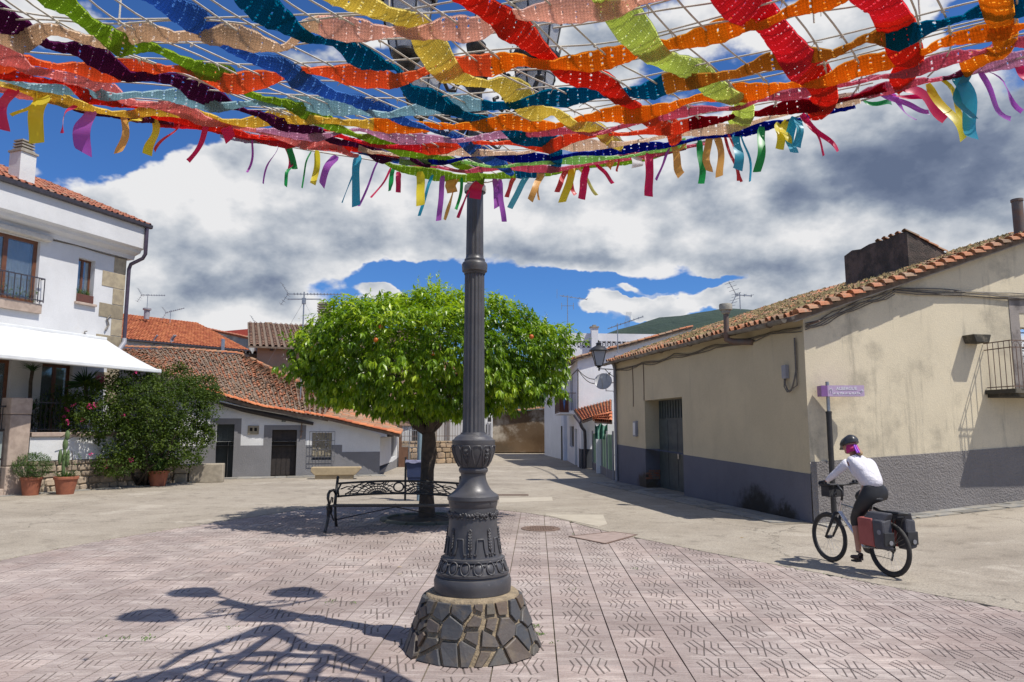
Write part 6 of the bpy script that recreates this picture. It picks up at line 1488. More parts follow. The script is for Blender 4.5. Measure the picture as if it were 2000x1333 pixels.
# plants in the window box and rail
mb = MB(); cbx = wl.p((h2[0] + h2[1]) / 2 - .05, h2[2] + .26, -.04)
for k in range(60): mb.cur = r.random(); q = r.uniform(0, 6.28); strap(mb, cbx + wl.d * r.uniform(-.25, .25), q, r.uniform(.15, .3), .018, r.uniform(.1, .7), r.uniform(.1, .5), 4)
o = mb.build('box_plants', M_SHRUB, fb_, rnd=True); o['kind'] = 'stuff'
mb = MB()
for k in range(140): c = wl.p(h1[1] - r.uniform(.0, 1.9), h1[2] + r.uniform(.05, .42), r.uniform(0, .12)); mb.cur = r.random(); leaf(mb, c, rv_(r), Vector((0, 0, 1)), .1, .03)
o = mb.build('rail_plants', M_SHRUB, jro, rnd=True); o['kind'] = 'stuff'
# stone trough bench left of the low house, and the long stone bench before it
c = G(387, 944); st = empty('stone_trough_bench', c, label='rough stone block bench beside the terracotta pot at the end of the terrace wall', cat='stone bench')
W4 = Wall((c.x - .75, c.y - .2), (c.x + .75, c.y + .22))
for (a_, b_, z0, z1) in ((0, .42, 0, .32), (0, .45, .33, .62), (.47, 1.55, .0, .64)): m2 = MB(); W4.box(m2, a_, b_, z0, z1, -.5, .02 if a_ else .05); m2.build('block', M_GRANITE, st, bevel=.03)
c = G(655, 937); sb_ = empty('stone_bench', c, label='long tan stone bench with sloping ends in front of the grilled window', cat='stone bench')
M_SANDB = simple('tan_sandstone', (.42, .33, .20), (.35, .27, .165), .85, scale=5, bump=.3)
W5 = Wall((c.x - .87, c.y - .1), (c.x + .87, c.y + .16)); L5 = W5.L
mb = MB(); mb.prism([W5.p(-.02, .30), W5.p(.0, .44), W5.p(L5, .44), W5.p(L5 + .02, .38), W5.p(L5 - .2, .15), W5.p(.12, .15)], -W5.n * .5); mb.build('seat_slab', M_SANDB, sb_, fix=True, bevel=.02)
mb = MB(); W5.box(mb, .14, L5 - .26, 0, .17, -.44, -.05); mb.build('bench_foot', M_SANDB, sb_, bevel=.015)
# water bottles by the doors
def mat_bottle():
    m, n, b, o = newmat('clear_bottle'); n.put(b.inputs['Base Color'], (.45, .65, .80)); n.put(b.inputs['Roughness'], .1); n.put(b.inputs['Transmission Weight'], .8); n.put(b.inputs['IOR'], 1.3); return m
M_BOT = mat_bottle(); M_CAPB = simple('blue_cap', (.03, .10, .35), bump=0)
bl_ = [(446, 927, 'water bottle at the right foot of the narrow dark green door'), (531, 928, 'water bottle at the left foot of the wide brown door'), (572, 929, 'water bottle at the right foot of the wide brown door')]
for px, py, lb in bl_:
    c = G(px, py); c = c + Vector((0, -.05, 0)); bo = empty('water_bottle', c, label='clear plastic ' + lb, cat='bottle', group='water bottles set down by the house doors')
    mb = MB(); mb.lathe([(.08, 0), (.09, .02), (.09, .12), (.084, .13), (.09, .14), (.09, .27), (.03, .36), (.03, .38)], c, 14); mb.build('bottle_body', M_BOT, bo, smooth=40)
    mb = MB(); mb.lathe([(.033, .37), (.033, .40)], c, 10); mb.build('cap', M_CAPB, bo)
    mb = MB(); mb.lathe([(.0915, .15), (.0915, .24)], c, 14, cap=False); mb.build('bottle_label', simple('pale_blue_label', (.45, .6, .75), bump=0), bo)
# slab strips
slab_strip('wall_foot_slabs_right', (3.66, 24.8), (5.8, 14.1), 1.0, .75, 3)
slab_strip('gable_foot_slabs', (5.8, 14.1), (11.5, 15.3), .55, .7, 4)
slab_strip('low_house_foot_slabs', (WA.x + 1.2, WA.y + .35), (WB.x, WB.y), .9, .9, 6)
slab_strip('terrace_foot_slabs', (TA_.x - 1.5, TA_.y - 2.3), (TB_.x, TB_.y), .5, .5, 8)
# little weeds
M_WEED = mat_leafy('weed', (.06, .12, .02), (.10, .19, .03), (.16, .27, .05), .6, .3, 5)
mb = MB(); r = random.Random(44)
spots = [(1056, 1240, 34, .03), (1048, 1224, 24, .025), (1080, 1258, 10, .02), (290, 1249, 30, .05), (644, 1176, 20, .04), (690, 1178, 12, .03), (455, 1226, 12, .04), (246, 1248, 14, .03), (1240, 1113, 10, .04), (1115, 1152, 8, .03), (203, 1247, 8, .02), (690, 1020, 10, .04), (1120, 1044, 8, .03)]
for px, py, n_, sp in spots:
    c0 = G(px, py)
    for k in range(n_): c = c0 + Vector((r.gauss(0, sp), r.gauss(0, sp), .004)); mb.cur = r.random(); leaf(mb, c, (rv_(r) + Vector((0, 0, .3))).normalized(), Vector((0, 0, 1)), r.uniform(.012, .028), .014)
for k in range(420):                                         # grit and moss in the joint between plaza and road
    i = r.randrange(len(PLZ)); x, y = PLZ[i]; x2, y2 = PLZ[(i + 1) % len(PLZ)]; t = r.random(); c = Vector((x + (x2 - x) * t, y + (y2 - y) * t, .004)) + rv_(r) * .03; c.z = .004
    mb.cur = r.random(); leaf(mb, c, (rv_(r) + Vector((0, 0, .3))).normalized(), Vector((0, 0, 1)), r.uniform(.01, .03), .012)
o = mb.build('joint_weeds', M_WEED, rnd=True); o['kind'] = 'stuff'
o['label'] = 'tiny green weeds and moss in the joints of the pink paving'; o['category'] = 'weeds'
# fallen petals
mb = MB(); M_PET = simple('fallen_petal', (.55, .5, .35), (.5, .3, .08), .8, bump=0)
for k in range(380): c = G(r.uniform(880, 1500), r.uniform(1000, 1200)) if k % 2 else Vector((r.uniform(-5, 1.5), r.uniform(10, 16.5), 0)); c.z = .006 + r.uniform(0, .004); leaf(mb, c, Vector((r.uniform(-1, 1), r.uniform(-1, 1), .15)).normalized(), Vector((0, 0, 1)), r.uniform(.008, .02), .010, .1, 0)
for px, py in ((775, 1124), (775, 1110), (1445, 1052)): 
    for q in range(3): leaf(mb, G(px + q * 2, py) + Vector((0, 0, .01)), Vector((1, .3 * q, .2)).normalized(), Vector((0, 0, 1)), .05, .03)
o = mb.build('fallen_petals', M_PET); o['kind'] = 'stuff'; o['label'] = 'scattered pale blossom petals and yellow leaves fallen on the plaza'; o['category'] = 'petals'
# ================================================================ lamp post and its stone plinth
LPY = 6.32; c_ = G(925, 1150, .44); LPX = (925 - 1000) / F * 6.27
LB = Vector((LPX, LPY, 0))
pt = empty('stone_plinth', LB, label='round stone plinth of slate pieces in ochre mortar under the lamp post', cat='plinth')
PH = .445; PR0, PR1 = .565, .405
def prad(t): return PR0 + (PR1 - PR0) * t ** .9
M_MORT2 = simple('ochre_mortar', (.34, .265, .17), (.21, .165, .11), .95, scale=11, bump=.9, bscale=45, bdist=.02)
def irr(i, a): return 1 + .012 * mnoise.noise(Vector((math.cos(a) * 3, math.sin(a) * 3, i * .7))) 
mb = MB(); prof = [(prad(k / 10) - .012, PH * k / 10) for k in range(11)] + [(PR1 - .03, PH + .012), (.3, PH + .016), (.001, PH + .018)]
mb.lathe(prof, LB, 64, irr); mb.build('mortar_body', M_MORT2, pt, smooth=50)
# slate pieces: voronoi cells of scattered points on the unrolled side
def slate_mat():
    m, n, b, o = newmat('slate_piece'); p = pos(n); oi = n.new('ShaderNodeObjectInfo').outputs['Random']
    c = n.ramp(oi, [(0, (.050, .052, .058)), (.25, (.085, .083, .082)), (.5, (.115, .080, .055)), (.75, (.06, .063, .068)), (1, (.14, .115, .08))])
    c = n.mix(n.mr(n.noise(p, 7, 6, .65), .48, .7, 0, .8), c, (.15, .115, .075)); c = n.mix(n.mr(n.noise(p, 28, 5, .65), .5, .75, 0, .6), c, (.035, .035, .04))
    n.put(b.inputs['Base Color'], c); n.put(b.inputs['Roughness'], .55)
    n.put(b.inputs['Normal'], n.bump(n.math('ADD', n.noise(p, 14, 6, .6), n.noise(p, 40, 3)), .5, .006)); return m
M_SLATEP = slate_mat()
r = random.Random(17); circ = 2 * math.pi * .5; HH = .50; pts = []
tries = 0
while len(pts) < 70 and tries < 9000:
    tries += 1; p = (r.uniform(0, circ), r.uniform(-.01, HH + .01))
    if all(min(abs(p[0] - q[0]), circ - abs(p[0] - q[0])) ** 2 * 1.3 + (p[1] - q[1]) ** 2 * .8 > (.092 + .05 * math.sin(p[0] * 5) ** 2) ** 2 for q in pts): pts.append(p)
def clip(poly, nx, ny, d):
    out = []
    for i in range(len(poly)):
        a, b = poly[i], poly[(i + 1) % len(poly)]; da = a[0] * nx + a[1] * ny - d; db = b[0] * nx + b[1] * ny - d
        if da <= 0: out.append(a)
        if (da < 0) != (db < 0): t = da / (da - db); out.append((a[0] + (b[0] - a[0]) * t, a[1] + (b[1] - a[1]) * t))
    return out
for i, (x, y) in enumerate(pts):
    poly = [(x - .2, .0), (x + .2, .0), (x + .2, HH - .012), (x - .2, HH - .012)]
    gap = r.uniform(.008, .026)
    for j, (x2, y2) in enumerate(pts):
        if i == j: continue
        for off in (-circ, 0, circ):
            X2 = x2 + off; dx, dy = X2 - x, y2 - y; L = math.hypot(dx, dy)
            if L > .45: continue
            nx, ny = dx / L, dy / L; poly = clip(poly, nx, ny, (x + X2) / 2 * nx + (y + y2) / 2 * ny - gap)
            if len(poly) < 3: break
        if len(poly) < 3: break
    if len(poly) < 3 or r.random() < .04: continue
    P = []
    for a, b in zip(poly, poly[1:] + poly[:1]):
        P.append(a)
    ar = abs(sum(a[0] * b[1] - b[0] * a[1] for a, b in zip(P, P[1:] + P[:1]))) / 2
    if ar < .0025: continue
    cx = sum(p[0] for p in P) / len(P); cy = sum(p[1] for p in P) / len(P)
    tx, ty = r.uniform(-.06, .06), r.uniform(-.04, .04); o_ = r.uniform(.004, .018)
    def on(p, o, s=1):
        q = (cx + (p[0] - cx) * s, cy + (p[1] - cy) * s); a = q[0] / circ * 2 * math.pi; t = max(0, min(1, q[1] / HH)); rr_ = prad(t) + o
        ac = cx / circ * 2 * math.pi
        return LB + Vector((math.cos(a) * rr_, math.sin(a) * rr_, PH * t * .985 + .004))
    n_ = len(P); bk_ = [on(p, -.03) for p in P]; md = [on(p, o_ + (p[0] - cx) * tx + (p[1] - cy) * ty) for p in P]; ft = [on(p, o_ + .006 + (p[0] - cx) * tx + (p[1] - cy) * ty, .93) for p in P]
    mb = MB(); mb.add(bk_ + md + ft, [(k, (k + 1) % n_, n_ + (k + 1) % n_, n_ + k) for k in range(n_)] + [(n_ + k, n_ + (k + 1) % n_, 2 * n_ + (k + 1) % n_, 2 * n_ + k) for k in range(n_)] + [tuple(range(2 * n_, 3 * n_))])
    mb.build('slate_piece', M_SLATEP, pt, fix=True)

def mat_castiron():
    m, n, b, o = newmat('grey_painted_cast_iron'); p = pos(n)
    c = n.mix(n.mr(n.noise(p, 5, 5, .6), .35, .65), (.066, .064, .068), (.088, .085, .089)); c = n.mix(n.mr(n.noise(p, 60, 3, .7), .66, .74, 0, .5), c, (.25, .25, .25))
    n.put(b.inputs['Base Color'], c); n.put(b.inputs['Roughness'], n.mr(n.noise(p, 12, 4), .3, .7, .36, .52)); n.put(b.inputs['Metallic'], .15)
    n.put(b.inputs['Normal'], n.bump(n.noise(p, 85, 3, .6), .18, .003)); return m
M_CAST = mat_castiron()
lamp = empty('lamp_post', LB + Vector((0, 0, PH)), label='tall dark grey cast iron lamp post with fluted shaft and four lanterns', cat='lamp post')
Z0 = PH + .015
def zpx(py): return zat(py, LPY)
s_ = LPY / F * 1.0
def prof_px(L): return [(h_ * s_ * (1 + (838 - y) * .00009), zpx(y)) for h_, y in L]
base = [(74, 1151.5), (74.5, 1140), (75, 1131), (72, 1123), (68, 1121), (67.5, 1119), (70.5, 1117), (70.5, 1113), (66, 1111.5), (62, 1098), (57.5, 1091.5), (60.5, 1090), (60, 1086), (55.5, 1084), (54, 1078), (51, 1060), (48.5, 1040), (46.5, 1018), (45.5, 1000), (45, 990), (46.5, 987), (47.5, 980), (47.5, 978), (50, 975), (49.5, 968), (46, 965), (42, 963), (35, 957), (29, 947), (25.5, 938), (24, 930), (24.5, 925), (27.5, 922), (28.5, 918), (27.5, 914.5), (26, 913), (29.5, 909), (35, 898), (39.5, 884), (41, 873), (41, 869)]
cup = [(41, 869), (41.5, 866), (41.5, 860), (38, 858), (36, 855), (31, 851), (25.5, 849), (24, 845)]
mb = MB(); mb.lathe([(b_[0], b_[1]) for b_ in prof_px(base)], (LB.x, LB.y, 0), 72, cap=False); mb.build('pedestal', M_CAST, lamp, smooth=28)
mb = MB(); mb.lathe(prof_px(cup), (LB.x, LB.y, 0), 48, cap=False); mb.build('collar', M_CAST, lamp, smooth=35)
NF = 16
def flute(i, a): return 1 - .085 * (abs(math.cos(a * NF / 2)) ** 3)
mb = MB(); L = prof_px([(22.5, 846), (21.5, 838), (21, 800), (20.6, 740), (20, 680), (19.6, 610), (19.2, 545), (19, 535)]); mb.lathe(L, (LB.x, LB.y, 0), NF * 8, flute, cap=False); mb.build('fluted_shaft', M_CAST, lamp, smooth=50)
mb = MB(); mb.lathe(prof_px([(20, 537), (21, 533), (24, 531), (24.5, 526), (25, 518), (23, 514), (20, 512), (20, 508), (17.5, 505), (17, 500)]), (LB.x, LB.y, 0), 40, cap=False); mb.build('shaft_ring', M_CAST, lamp, smooth=35)
def flute2(i, a): return 1 - .07 * (abs(math.cos(a * 6)) ** 3)
ztopL = 4.72
mb = MB(); mb.lathe([(17.2 * s_ * 1.03, zpx(503)), (16.3 * s_ * 1.03, zpx(400)), (.072, 4.3), (.066, ztopL)], (LB.x, LB.y, 0), 96, flute2, cap=False); mb.build('upper_shaft', M_CAST, lamp, smooth=50)
# relief of the pedestal: ovals, arches, wheat ears, garland, petals of the cup
def prad_at(z, P=None):
    P = P or prof_px(base)
    for (r0, z0), (r1, z1) in zip(P, P[1:]):
        if min(z0, z1) <= z <= max(z0, z1) and abs(z1 - z0) > 1e-6: return r0 + (r1 - r0) * (z - z0) / (z1 - z0)
    return P[-1][0]
def onp(a, z, o=0.0): rr_ = prad_at(z) + o; return Vector((LB.x + math.cos(a) * rr_, LB.y + math.sin(a) * rr_, z))
a0 = -math.pi / 2 + .22
zc = (zpx(1111) + zpx(1091)) / 2
for k in range(16):
    a = a0 + k * 2 * math.pi / 16; mb = MB(); zh = .052
    pts = [onp(a + .135 * math.sin(t), zc + .006 - zh * math.cos(t) * (1.05 if math.cos(t) > 0 else .9), .006) for t in [2 * math.pi * i / 18 for i in range(19)]]
    mb.tube(pts, .0075, 5, cap=False); K_ = len(mb.v)
    mb.add([onp(a, zc, .016)] + [onp(a + .10 * math.sin(t), zc + .006 - zh * .72 * math.cos(t), .005) for t in [2 * math.pi * i / 12 for i in range(12)]], [(0, 1 + i, 1 + (i + 1) % 12) for i in range(12)])
    mb.build('oval_boss', M_CAST, lamp, smooth=True)
    m2 = MB(); c = onp(a + math.pi / 16, zc + .022, .006); m2.sphere(c, .011, 8, 6); m2.build('bead', M_CAST, lamp, smooth=True)
for k in range(8):
    a = a0 + .12 + k * 2 * math.pi / 8; zb_ = zpx(1079); zt2 = zpx(1047)
    mb = MB(); W_ = .23
    arch = [(-W_, zb_ + .02), (-W_ + .02, zb_ + .004), (-W_ + .045, zb_ + .004), (-W_ + .05, zb_ + .025), (-.145, zb_ + .07), (-.135, zt2 - .01), (-.12, zt2), (.12, zt2), (.135, zt2 - .01), (.145, zb_ + .07), (W_ - .05, zb_ + .025), (W_ - .045, zb_ + .004), (W_ - .02, zb_ + .004), (W_, zb_ + .02)]
    mb.tube([onp(a + x, z, .005) for x, z in arch], .008, 5); mb.build('arch_moulding', M_CAST, lamp, smooth=True)
    mb = MB(); a2 = a + math.pi / 8; zw0 = zpx(1079); zw1 = zpx(1032)
    mb.tube([onp(a2, zw0, .004), onp(a2, zw1, .004)], .006, 5)
    for q in range(7):
        z = zw0 + (zw1 - zw0) * (.22 + .8 * q / 7)
        for s in (-1, 1): p = onp(a2 + s * .045, z + .016, .007); mb.tube([onp(a2, z, .004), p, onp(a2 + s * .062, z + .034, .004)], [.003, .009, .002], 5)
    mb.sphere(onp(a2, zw1 + .01, .006), .011, 7, 5); 
    for s in (-1, 1): mb.tube([onp(a2 + s * .05 + s * .02 * math.cos(t), zw0 + .012 + .014 * math.sin(t), .006) for t in [i * .8 for i in range(8)]], .005, 4)
    mb.build('wheat_ear', M_CAST, lamp, smooth=True)
zg_ = zpx(1001)
for k in range(6):
    a = a0 + k * 2 * math.pi / 6; mb = MB()
    for sx in (-1, 1):
        mb.tube([onp(a + sx * (.08 + .40 * t), zg_ + .012 * math.cos(t * 20) - .010 * math.sin(math.pi * t), .008) for t in [i / 20 for i in range(21)]], [.009 + .003 * math.sin(i * 2) for i in range(21)], 5)
        mb.tube([onp(a + sx * (.1 + .34 * t), zg_ - .028 - .012 * math.sin(math.pi * t * 3), .005) for t in [i / 14 for i in range(15)]], .006, 5)
    for q in range(6): t = q * math.pi / 3; mb.sphere(onp(a + .045 * math.cos(t), zg_ - .004 + .018 * math.sin(t), .006), .010, 6, 4)
    mb.sphere(onp(a, zg_ - .004, .01), .009, 6, 5); mb.build('garland', M_CAST, lamp, smooth=True)
for k in range(12):
    a = a0 + k * 2 * math.pi / 12; mb = MB(); z0, z1 = zpx(911), zpx(871)
    L = [(.02, 0), (.10, .25), (.16, .6), (.17, .85), (.12, 1.0), (-.12, 1.0), (-.17, .85), (-.16, .6), (-.10, .25), (-.02, 0)]
    mb.tube([onp(a + x * 1.35, z0 + (z1 - z0) * y, .003) for x, y in L], .0065, 5, cap=False)
    if k % 2: 
        mb.tube([onp(a, z0 + (z1 - z0) * t, .004) for t in (.2, .5, .85)], .006, 5)
        for q in range(3):
            for s in (-1, 1): mb.tube([onp(a, z0 + (z1 - z0) * (.35 + .18 * q), .004), onp(a + s * .09, z0 + (z1 - z0) * (.48 + .18 * q), .006)], .005, 4)
    mb.build('cup_petal', M_CAST, lamp, smooth=True)
for k in range(4): a = a0 + .6 + k * math.pi / 2; mb = MB(); mb.lathe([(.009, 0), (.009, .006)], onp(a, zpx(981), -.002), 8); mb.build('bolt', M_IRON, lamp)
# head: arms with scrolls, finial, four lanterns
AC = Vector((LB.x, LB.y, 0)); arms = [(-.575, -.50), (-.575, .50), (.575, .50), (.575, -.50)]
hd = MB(); hd.lathe([(.07, 4.62), (.11, 4.66), (.12, 4.72), (.085, 4.76), (.06, 4.82), (.06, 4.95), (.10, 5.0), (.11, 5.08), (.07, 5.13), (.05, 5.2), (.05, 5.32), (.085, 5.36), (.095, 5.42), (.05, 5.48), (.03, 5.53), (.055, 5.58), (.06, 5.63), (.02, 5.7), (.001, 5.78)], AC, 24); hd.build('head_column', M_IRON, lamp, smooth=35)
for i, (ax_, ay_) in enumerate(arms):
    d = Vector((ax_, ay_, 0)); L = d.length; d.normalize(); mb = MB()
    def q(u, z): return AC + d * u + Vector((0, 0, z))
    mb.tube([q(.05, 4.72), q(.18, 4.62), q(.36, 4.58), q(.55, 4.62), q(.68, 4.72), q(L, 4.86), q(L, 4.94)], [.028, .026, .024, .022, .02, .02, .02], 8)
    mb.tube([q(.06, 5.0), q(.2, 5.12), q(.33, 5.08), q(.38, 4.96), q(.32, 4.87), q(.24, 4.89), q(.22, 4.96), q(.27, 4.99)], .018, 7)
    mb.tube([q(.36, 4.6), q(.46, 4.72), q(.44, 4.83), q(.36, 4.84), q(.34, 4.77)], .016, 7)
    mb.tube([q(.06, 4.66), q(.16, 4.5), q(.27, 4.47), q(.32, 4.54), q(.26, 4.59)], .015, 7)
    mb.tube([q(.6, 4.66), q(.72, 4.6), q(.78, 4.68), q(.73, 4.75)], .014, 6)
    mb.sphere(q(.4, 4.97), .03, 8, 6); mb.sphere(q(L, 4.84), .045, 10, 6, (1, 1, .6)); mb.build('scroll_arm', M_IRON, lamp, smooth=True)
    ln = empty('lantern', q(L, 4.93)); ln.parent = lamp; ln.location = q(L, 4.93) - WLOC[lamp.name]; WLOC[ln.name] = q(L, 4.93)
    # round-bodied lantern, ribs and ornamental crown
    c = q(L, 5.04)
    m2 = MB(); m2.lathe([(.125, 0), (.155, .12), (.19, .30), (.215, .50)], c, 6, cap=False); m2.build('lantern_glass', M_LGLASS, ln)
    m2 = MB()
    for k in range(6):
        a = 2 * math.pi * k / 6; m2.tube([c + Vector((math.cos(a) * rr_, math.sin(a) * rr_, z)) for rr_, z in ((.128, 0), (.158, .12), (.193, .30), (.218, .50))], .009, 5)
        for s in (-.5, .5): a2 = a + s * .5; m2.tube([c + Vector((math.cos(a2) * .235, math.sin(a2) * .235, .50)), c + Vector((math.cos(a2) * .26, math.sin(a2) * .26, .57)), c + Vector((math.cos(a2) * .235, math.sin(a2) * .235, .62))], [.016, .012, .004], 5)
    m2.lathe([(.118, -.02), (.135, 0), (.135, .02), (.118, .02)], c, 24); m2.lathe([(.20, .285), (.205, .285), (.205, .30), (.20, .30)], c, 24, cap=False); m2.build('lantern_ribs', M_IRON, ln, smooth=30)
    m2 = MB(); m2.lathe([(.225, .50), (.245, .50), (.25, .53), (.235, .54), (.21, .60), (.14, .68), (.09, .70), (.085, .76), (.10, .77), (.03, .82), (.04, .86), (.001, .92)], c, 24); m2.build('lantern_cap', M_IRON, ln, smooth=30)
    m2 = MB(); m2.lathe([(.02, -.14), (.03, -.12), (.075, -.10), (.085, -.075), (.05, -.05), (.09, -.03), (.12, -.02)], c, 20); m2.build('lantern_knob', M_IRON, ln, smooth=30)

# ================================================================ iron bench
bA = G(663, 1022); bench = empty('iron_bench', (-2.15, 13.5, 0), label='black ornate cast iron bench in the shade in front of the orange tree trunk', cat='bench')
bx0, bx1 = -3.32, -.98; BYf, BYb = 13.15, 13.62; by = lambda x: .0
def bp(x, y, z): return Vector((x, y, z))
def side(x, parent):
    e = empty('side_frame', (x, 13.4, 0)); 
    mb = MB()
    mb.tube([(x, BYf - .22, 0), (x, BYf - .10, .10), (x, BYf + .02, .26), (x, BYf + .04, .42)], [.028, .026, .03, .026], 8)
    mb.tube([(x, BYb + .16, 0), (x, BYb + .08, .15), (x, BYb + .0, .42)], [.028, .026, .026], 8)
    mb.tube([(x, BYf + .04, .42), (x, BYb, .42)], .022, 8)
    mb.tube([(x, BYb, .42), (x, BYb + .06, .62), (x, BYb + .16, .90)], [.03, .028, .026], 8); mb.sphere((x, BYb + .17, .91), .03, 8, 6)
    mb.tube([(x, BYb + .05, .60), (x, BYb - .12, .70), (x, BYf + .06, .70), (x, BYf - .04, .66), (x, BYf - .06, .58), (x, BYf - .0, .52), (x, BYf + .05, .44)], [.02, .024, .026, .028, .026, .022, .02], 8)
    mb.tube([(x, BYf + .10, .47), (x, BYf + .2, .58), (x, BYf + .3, .56), (x, BYf + .26, .48)], .013, 6)
    mb.tube([(x, BYf + .02, .26), (x, BYf + .18, .30), (x, BYf + .3, .22), (x, BYf + .4, .14)], .014, 6)
    for cy, cz, rd in ((BYf - .0, .34, .075), (BYf + .2, .35, .05), (BYf - .06, .43, .05)): mb.tube([(x, cy + rd * math.cos(t), cz + rd * math.sin(t)) for t in [2 * math.pi * i / 12 for i in range(13)]], .014, 6)
    mb.sphere((x, BYf - .02, .37), .06, 8, 6, (.35, 1, 1.5))
    bpy.data.objects.remove(e); return mb.build('side_frame', M_IRON, parent, smooth=True)
side(bx0, bench); side(bx1, bench)
for k in range(6):
    y = BYf + .02 + k * .088; m2 = MB(); m2.bar((bx0, y, .435 + (.012 if k == 0 else 0) - .004 * k), (bx1, y, .435 + (.012 if k == 0 else 0) - .004 * k), .07, .028); m2.build('seat_slat', M_IRON, bench, bevel=.006)
M_ = MB()
def bk(u, v):                                                # back panel coordinates: u 0..1, v 0..1
    arch = .045 * (1 - (2 * u - 1) ** 2); low = .055 * (1 - (2 * u - 1) ** 2); z0 = .565 + low; z1 = .80 + arch; z = z0 + (z1 - z0) * v
    return Vector((bx0 + .03 + (bx1 - bx0 - .06) * u, BYb + .03 + (z - .5) * .33, z))
def bt(P, rr_=.011): M_.tube([bk(u, v) for u, v in P], rr_, 5)
bt([(i / 24, 1) for i in range(25)], .021); bt([(i / 24, 0) for i in range(25)], .020); bt([(0.01, 0), (.0, .5), (.02, 1)], .018); bt([(.99, 0), (1, .5), (.98, 1)], .018)
asp = (bx1 - bx0) / .24
bt([(.5 + .40 / asp * math.cos(t), .52 + .36 * math.sin(t)) for t in [2 * math.pi * i / 20 for i in range(21)]], .017)
for s in (-1, 1):
    c = .5 + s * .175; 
    for rd in (.45, .75, 1.1, 1.6, 2.2):                     # web of arcs around the foot of the sun
        P = []
        for i in range(15):
            t = math.pi * i / 14; u = c + rd / asp * math.cos(t); v = rd * .55 * math.sin(t) if rd < 1.3 else min(1, rd * .50 * math.sin(t))
            if (s < 0 and .005 < u < .46) or (s > 0 and .54 < u < .995): P.append((u, min(.98, v)))
        if len(P) > 2: bt(P, .009 if rd < .7 else .011)
    for k in range(13):
        t = math.pi * (k + .5) / 13; P = [(c + rd / asp * math.cos(t), rd * .55 * math.sin(t)) for rd in (.3, .8, 1.3, 1.9, 2.6)]
        P = [p for p in P if p[1] <= 1 and ((s < 0 and .01 < p[0] < .455) or (s > 0 and .545 < p[0] < .99))]
        if len(P) > 1: bt(P, .008)
    M_.tube([bk(c + .3 / asp * math.cos(t), .16 * math.sin(t)) for t in [math.pi * i / 8 for i in range(9)]], .02, 5)
    for a_, b_, q_ in ((.02, .55, .14), (.06, .1, .25), (.12, .6, .2), (.2, .62, .3)):
        u0 = .5 + s * (.5 - a_); u1 = .5 + s * (.5 - a_ - .10); bt([(u0, b_), ((u0 + u1) / 2, min(.97, b_ + q_)), (u1, b_ + .1), ((u0 + u1) / 2 + .01, b_ - .05 if b_ > .1 else .02)], .013)
    bt([(.5 + s * .10, .98), (.5 + s * .13, .6), (.5 + s * .09, .3), (.5 + s * .05, .1), (.5, .02)], .014); bt([(.5 + s * .25, .98), (.5 + s * .16, .72), (.5 + s * .12, .9)], .012)
M_.build('openwork_back', M_IRON, bench, smooth=True)
mb = MB(); mb.tube([(bx0, BYb + .1, .13), ((bx0 + bx1) / 2, BYf + .25, .40), (bx1, BYb + .1, .13)], .010, 6); mb.tube([(bx0, BYb, .42), (bx1, BYb, .42)], .016, 6); mb.build('brace', M_IRON, bench)

# ================================================================ traffic sign pole and litter bin behind the tree
sgp = G(818, 979); sgp.z = .007
tsn = empty('road_sign', sgp, label='blue-grey road sign pole, its round disc seen from behind under the crown', cat='road sign')
mb = MB(); mb.tube([sgp, sgp + Vector((0, 0, 2.55))], .075 * .75, 12); mb.build('pole', simple('blue_grey_paint', (.22, .30, .36), (.18, .25, .30), .45, bump=.02), tsn, smooth=40)
mb = MB(); c = sgp + Vector((0, .07, 2.2)); M = Matrix.Translation(c) @ Matrix.Rotation(math.pi / 2, 4, 'X'); mb.M = M; mb.lathe([(.3, -.012), (.3, .012)], (0, 0, 0), 28); mb.M = None; mb.build('sign_disc', simple('sign_back_blue', (.16, .30, .36), (.13, .26, .31), .5, bump=0), tsn)
bnp = G(800, 983); bnp = Vector((-2.62, 18.6, .007)); bn = empty('litter_bin', bnp, label='blue plastic litter bin with bag on a black post behind the bench', cat='litter bin')
mb = MB(); bc = bnp + Vector((.16, -.1, 0)); 
mb.prism([bc + Vector((x, y, .52)) for x, y in ((-.17, -.14), (.17, -.14), (.17, .14), (-.17, .14))], (0, 0, .01))
vs = [bc + Vector((x * s, y * s, z)) for z, s in ((.50, .82), (1.0, 1.0)) for x, y in ((-.23, -.17), (.23, -.17), (.23, .17), (-.23, .17))] + [bc + Vector((x * .92, y * .92, z)) for z in (1.0, .6) for x, y in ((-.23, -.17), (.23, -.17), (.23, .17), (-.23, .17))]
mb.add(vs, [(q * 4 + k, q * 4 + (k + 1) % 4, (q + 1) * 4 + (k + 1) % 4, (q + 1) * 4 + k) for q in range(3) for k in range(4)] + [(3, 2, 1, 0), (12, 13, 14, 15)])
mb.build('bin_body', simple('navy_plastic', (.045, .06, .13), (.035, .05, .11), .45, scale=3, bump=.05), bn, fix=True, bevel=.012)
mb = MB(); vs = []
for i in range(24):
    t = 2 * math.pi * i / 24; x = .245 * max(-1, min(1, 1.35 * math.cos(t))); y = .185 * max(-1, min(1, 1.35 * math.sin(t)))
    for z, s in ((1.035, .97), (1.03 + .008 * math.sin(i * 2.2), 1.03), (.965 + .02 * math.sin(i * 1.7), 1.06)): vs.append(bc + Vector((x * s, y * s, z)))
mb.add(vs, [(3 * i + k, 3 * ((i + 1) % 24) + k, 3 * ((i + 1) % 24) + k + 1, 3 * i + k + 1) for i in range(24) for k in range(2)]); mb.build('bin_bag', simple('lilac_bag', (.38, .38, .52), (.28, .28, .42), .35, scale=14, bump=.3), bn)
mb = MB(); mb.bar(bnp + Vector((-.12, 0, 0)), bnp + Vector((-.12, 0, 1.1)), .05); mb.build('bin_post', M_IRON, bn)
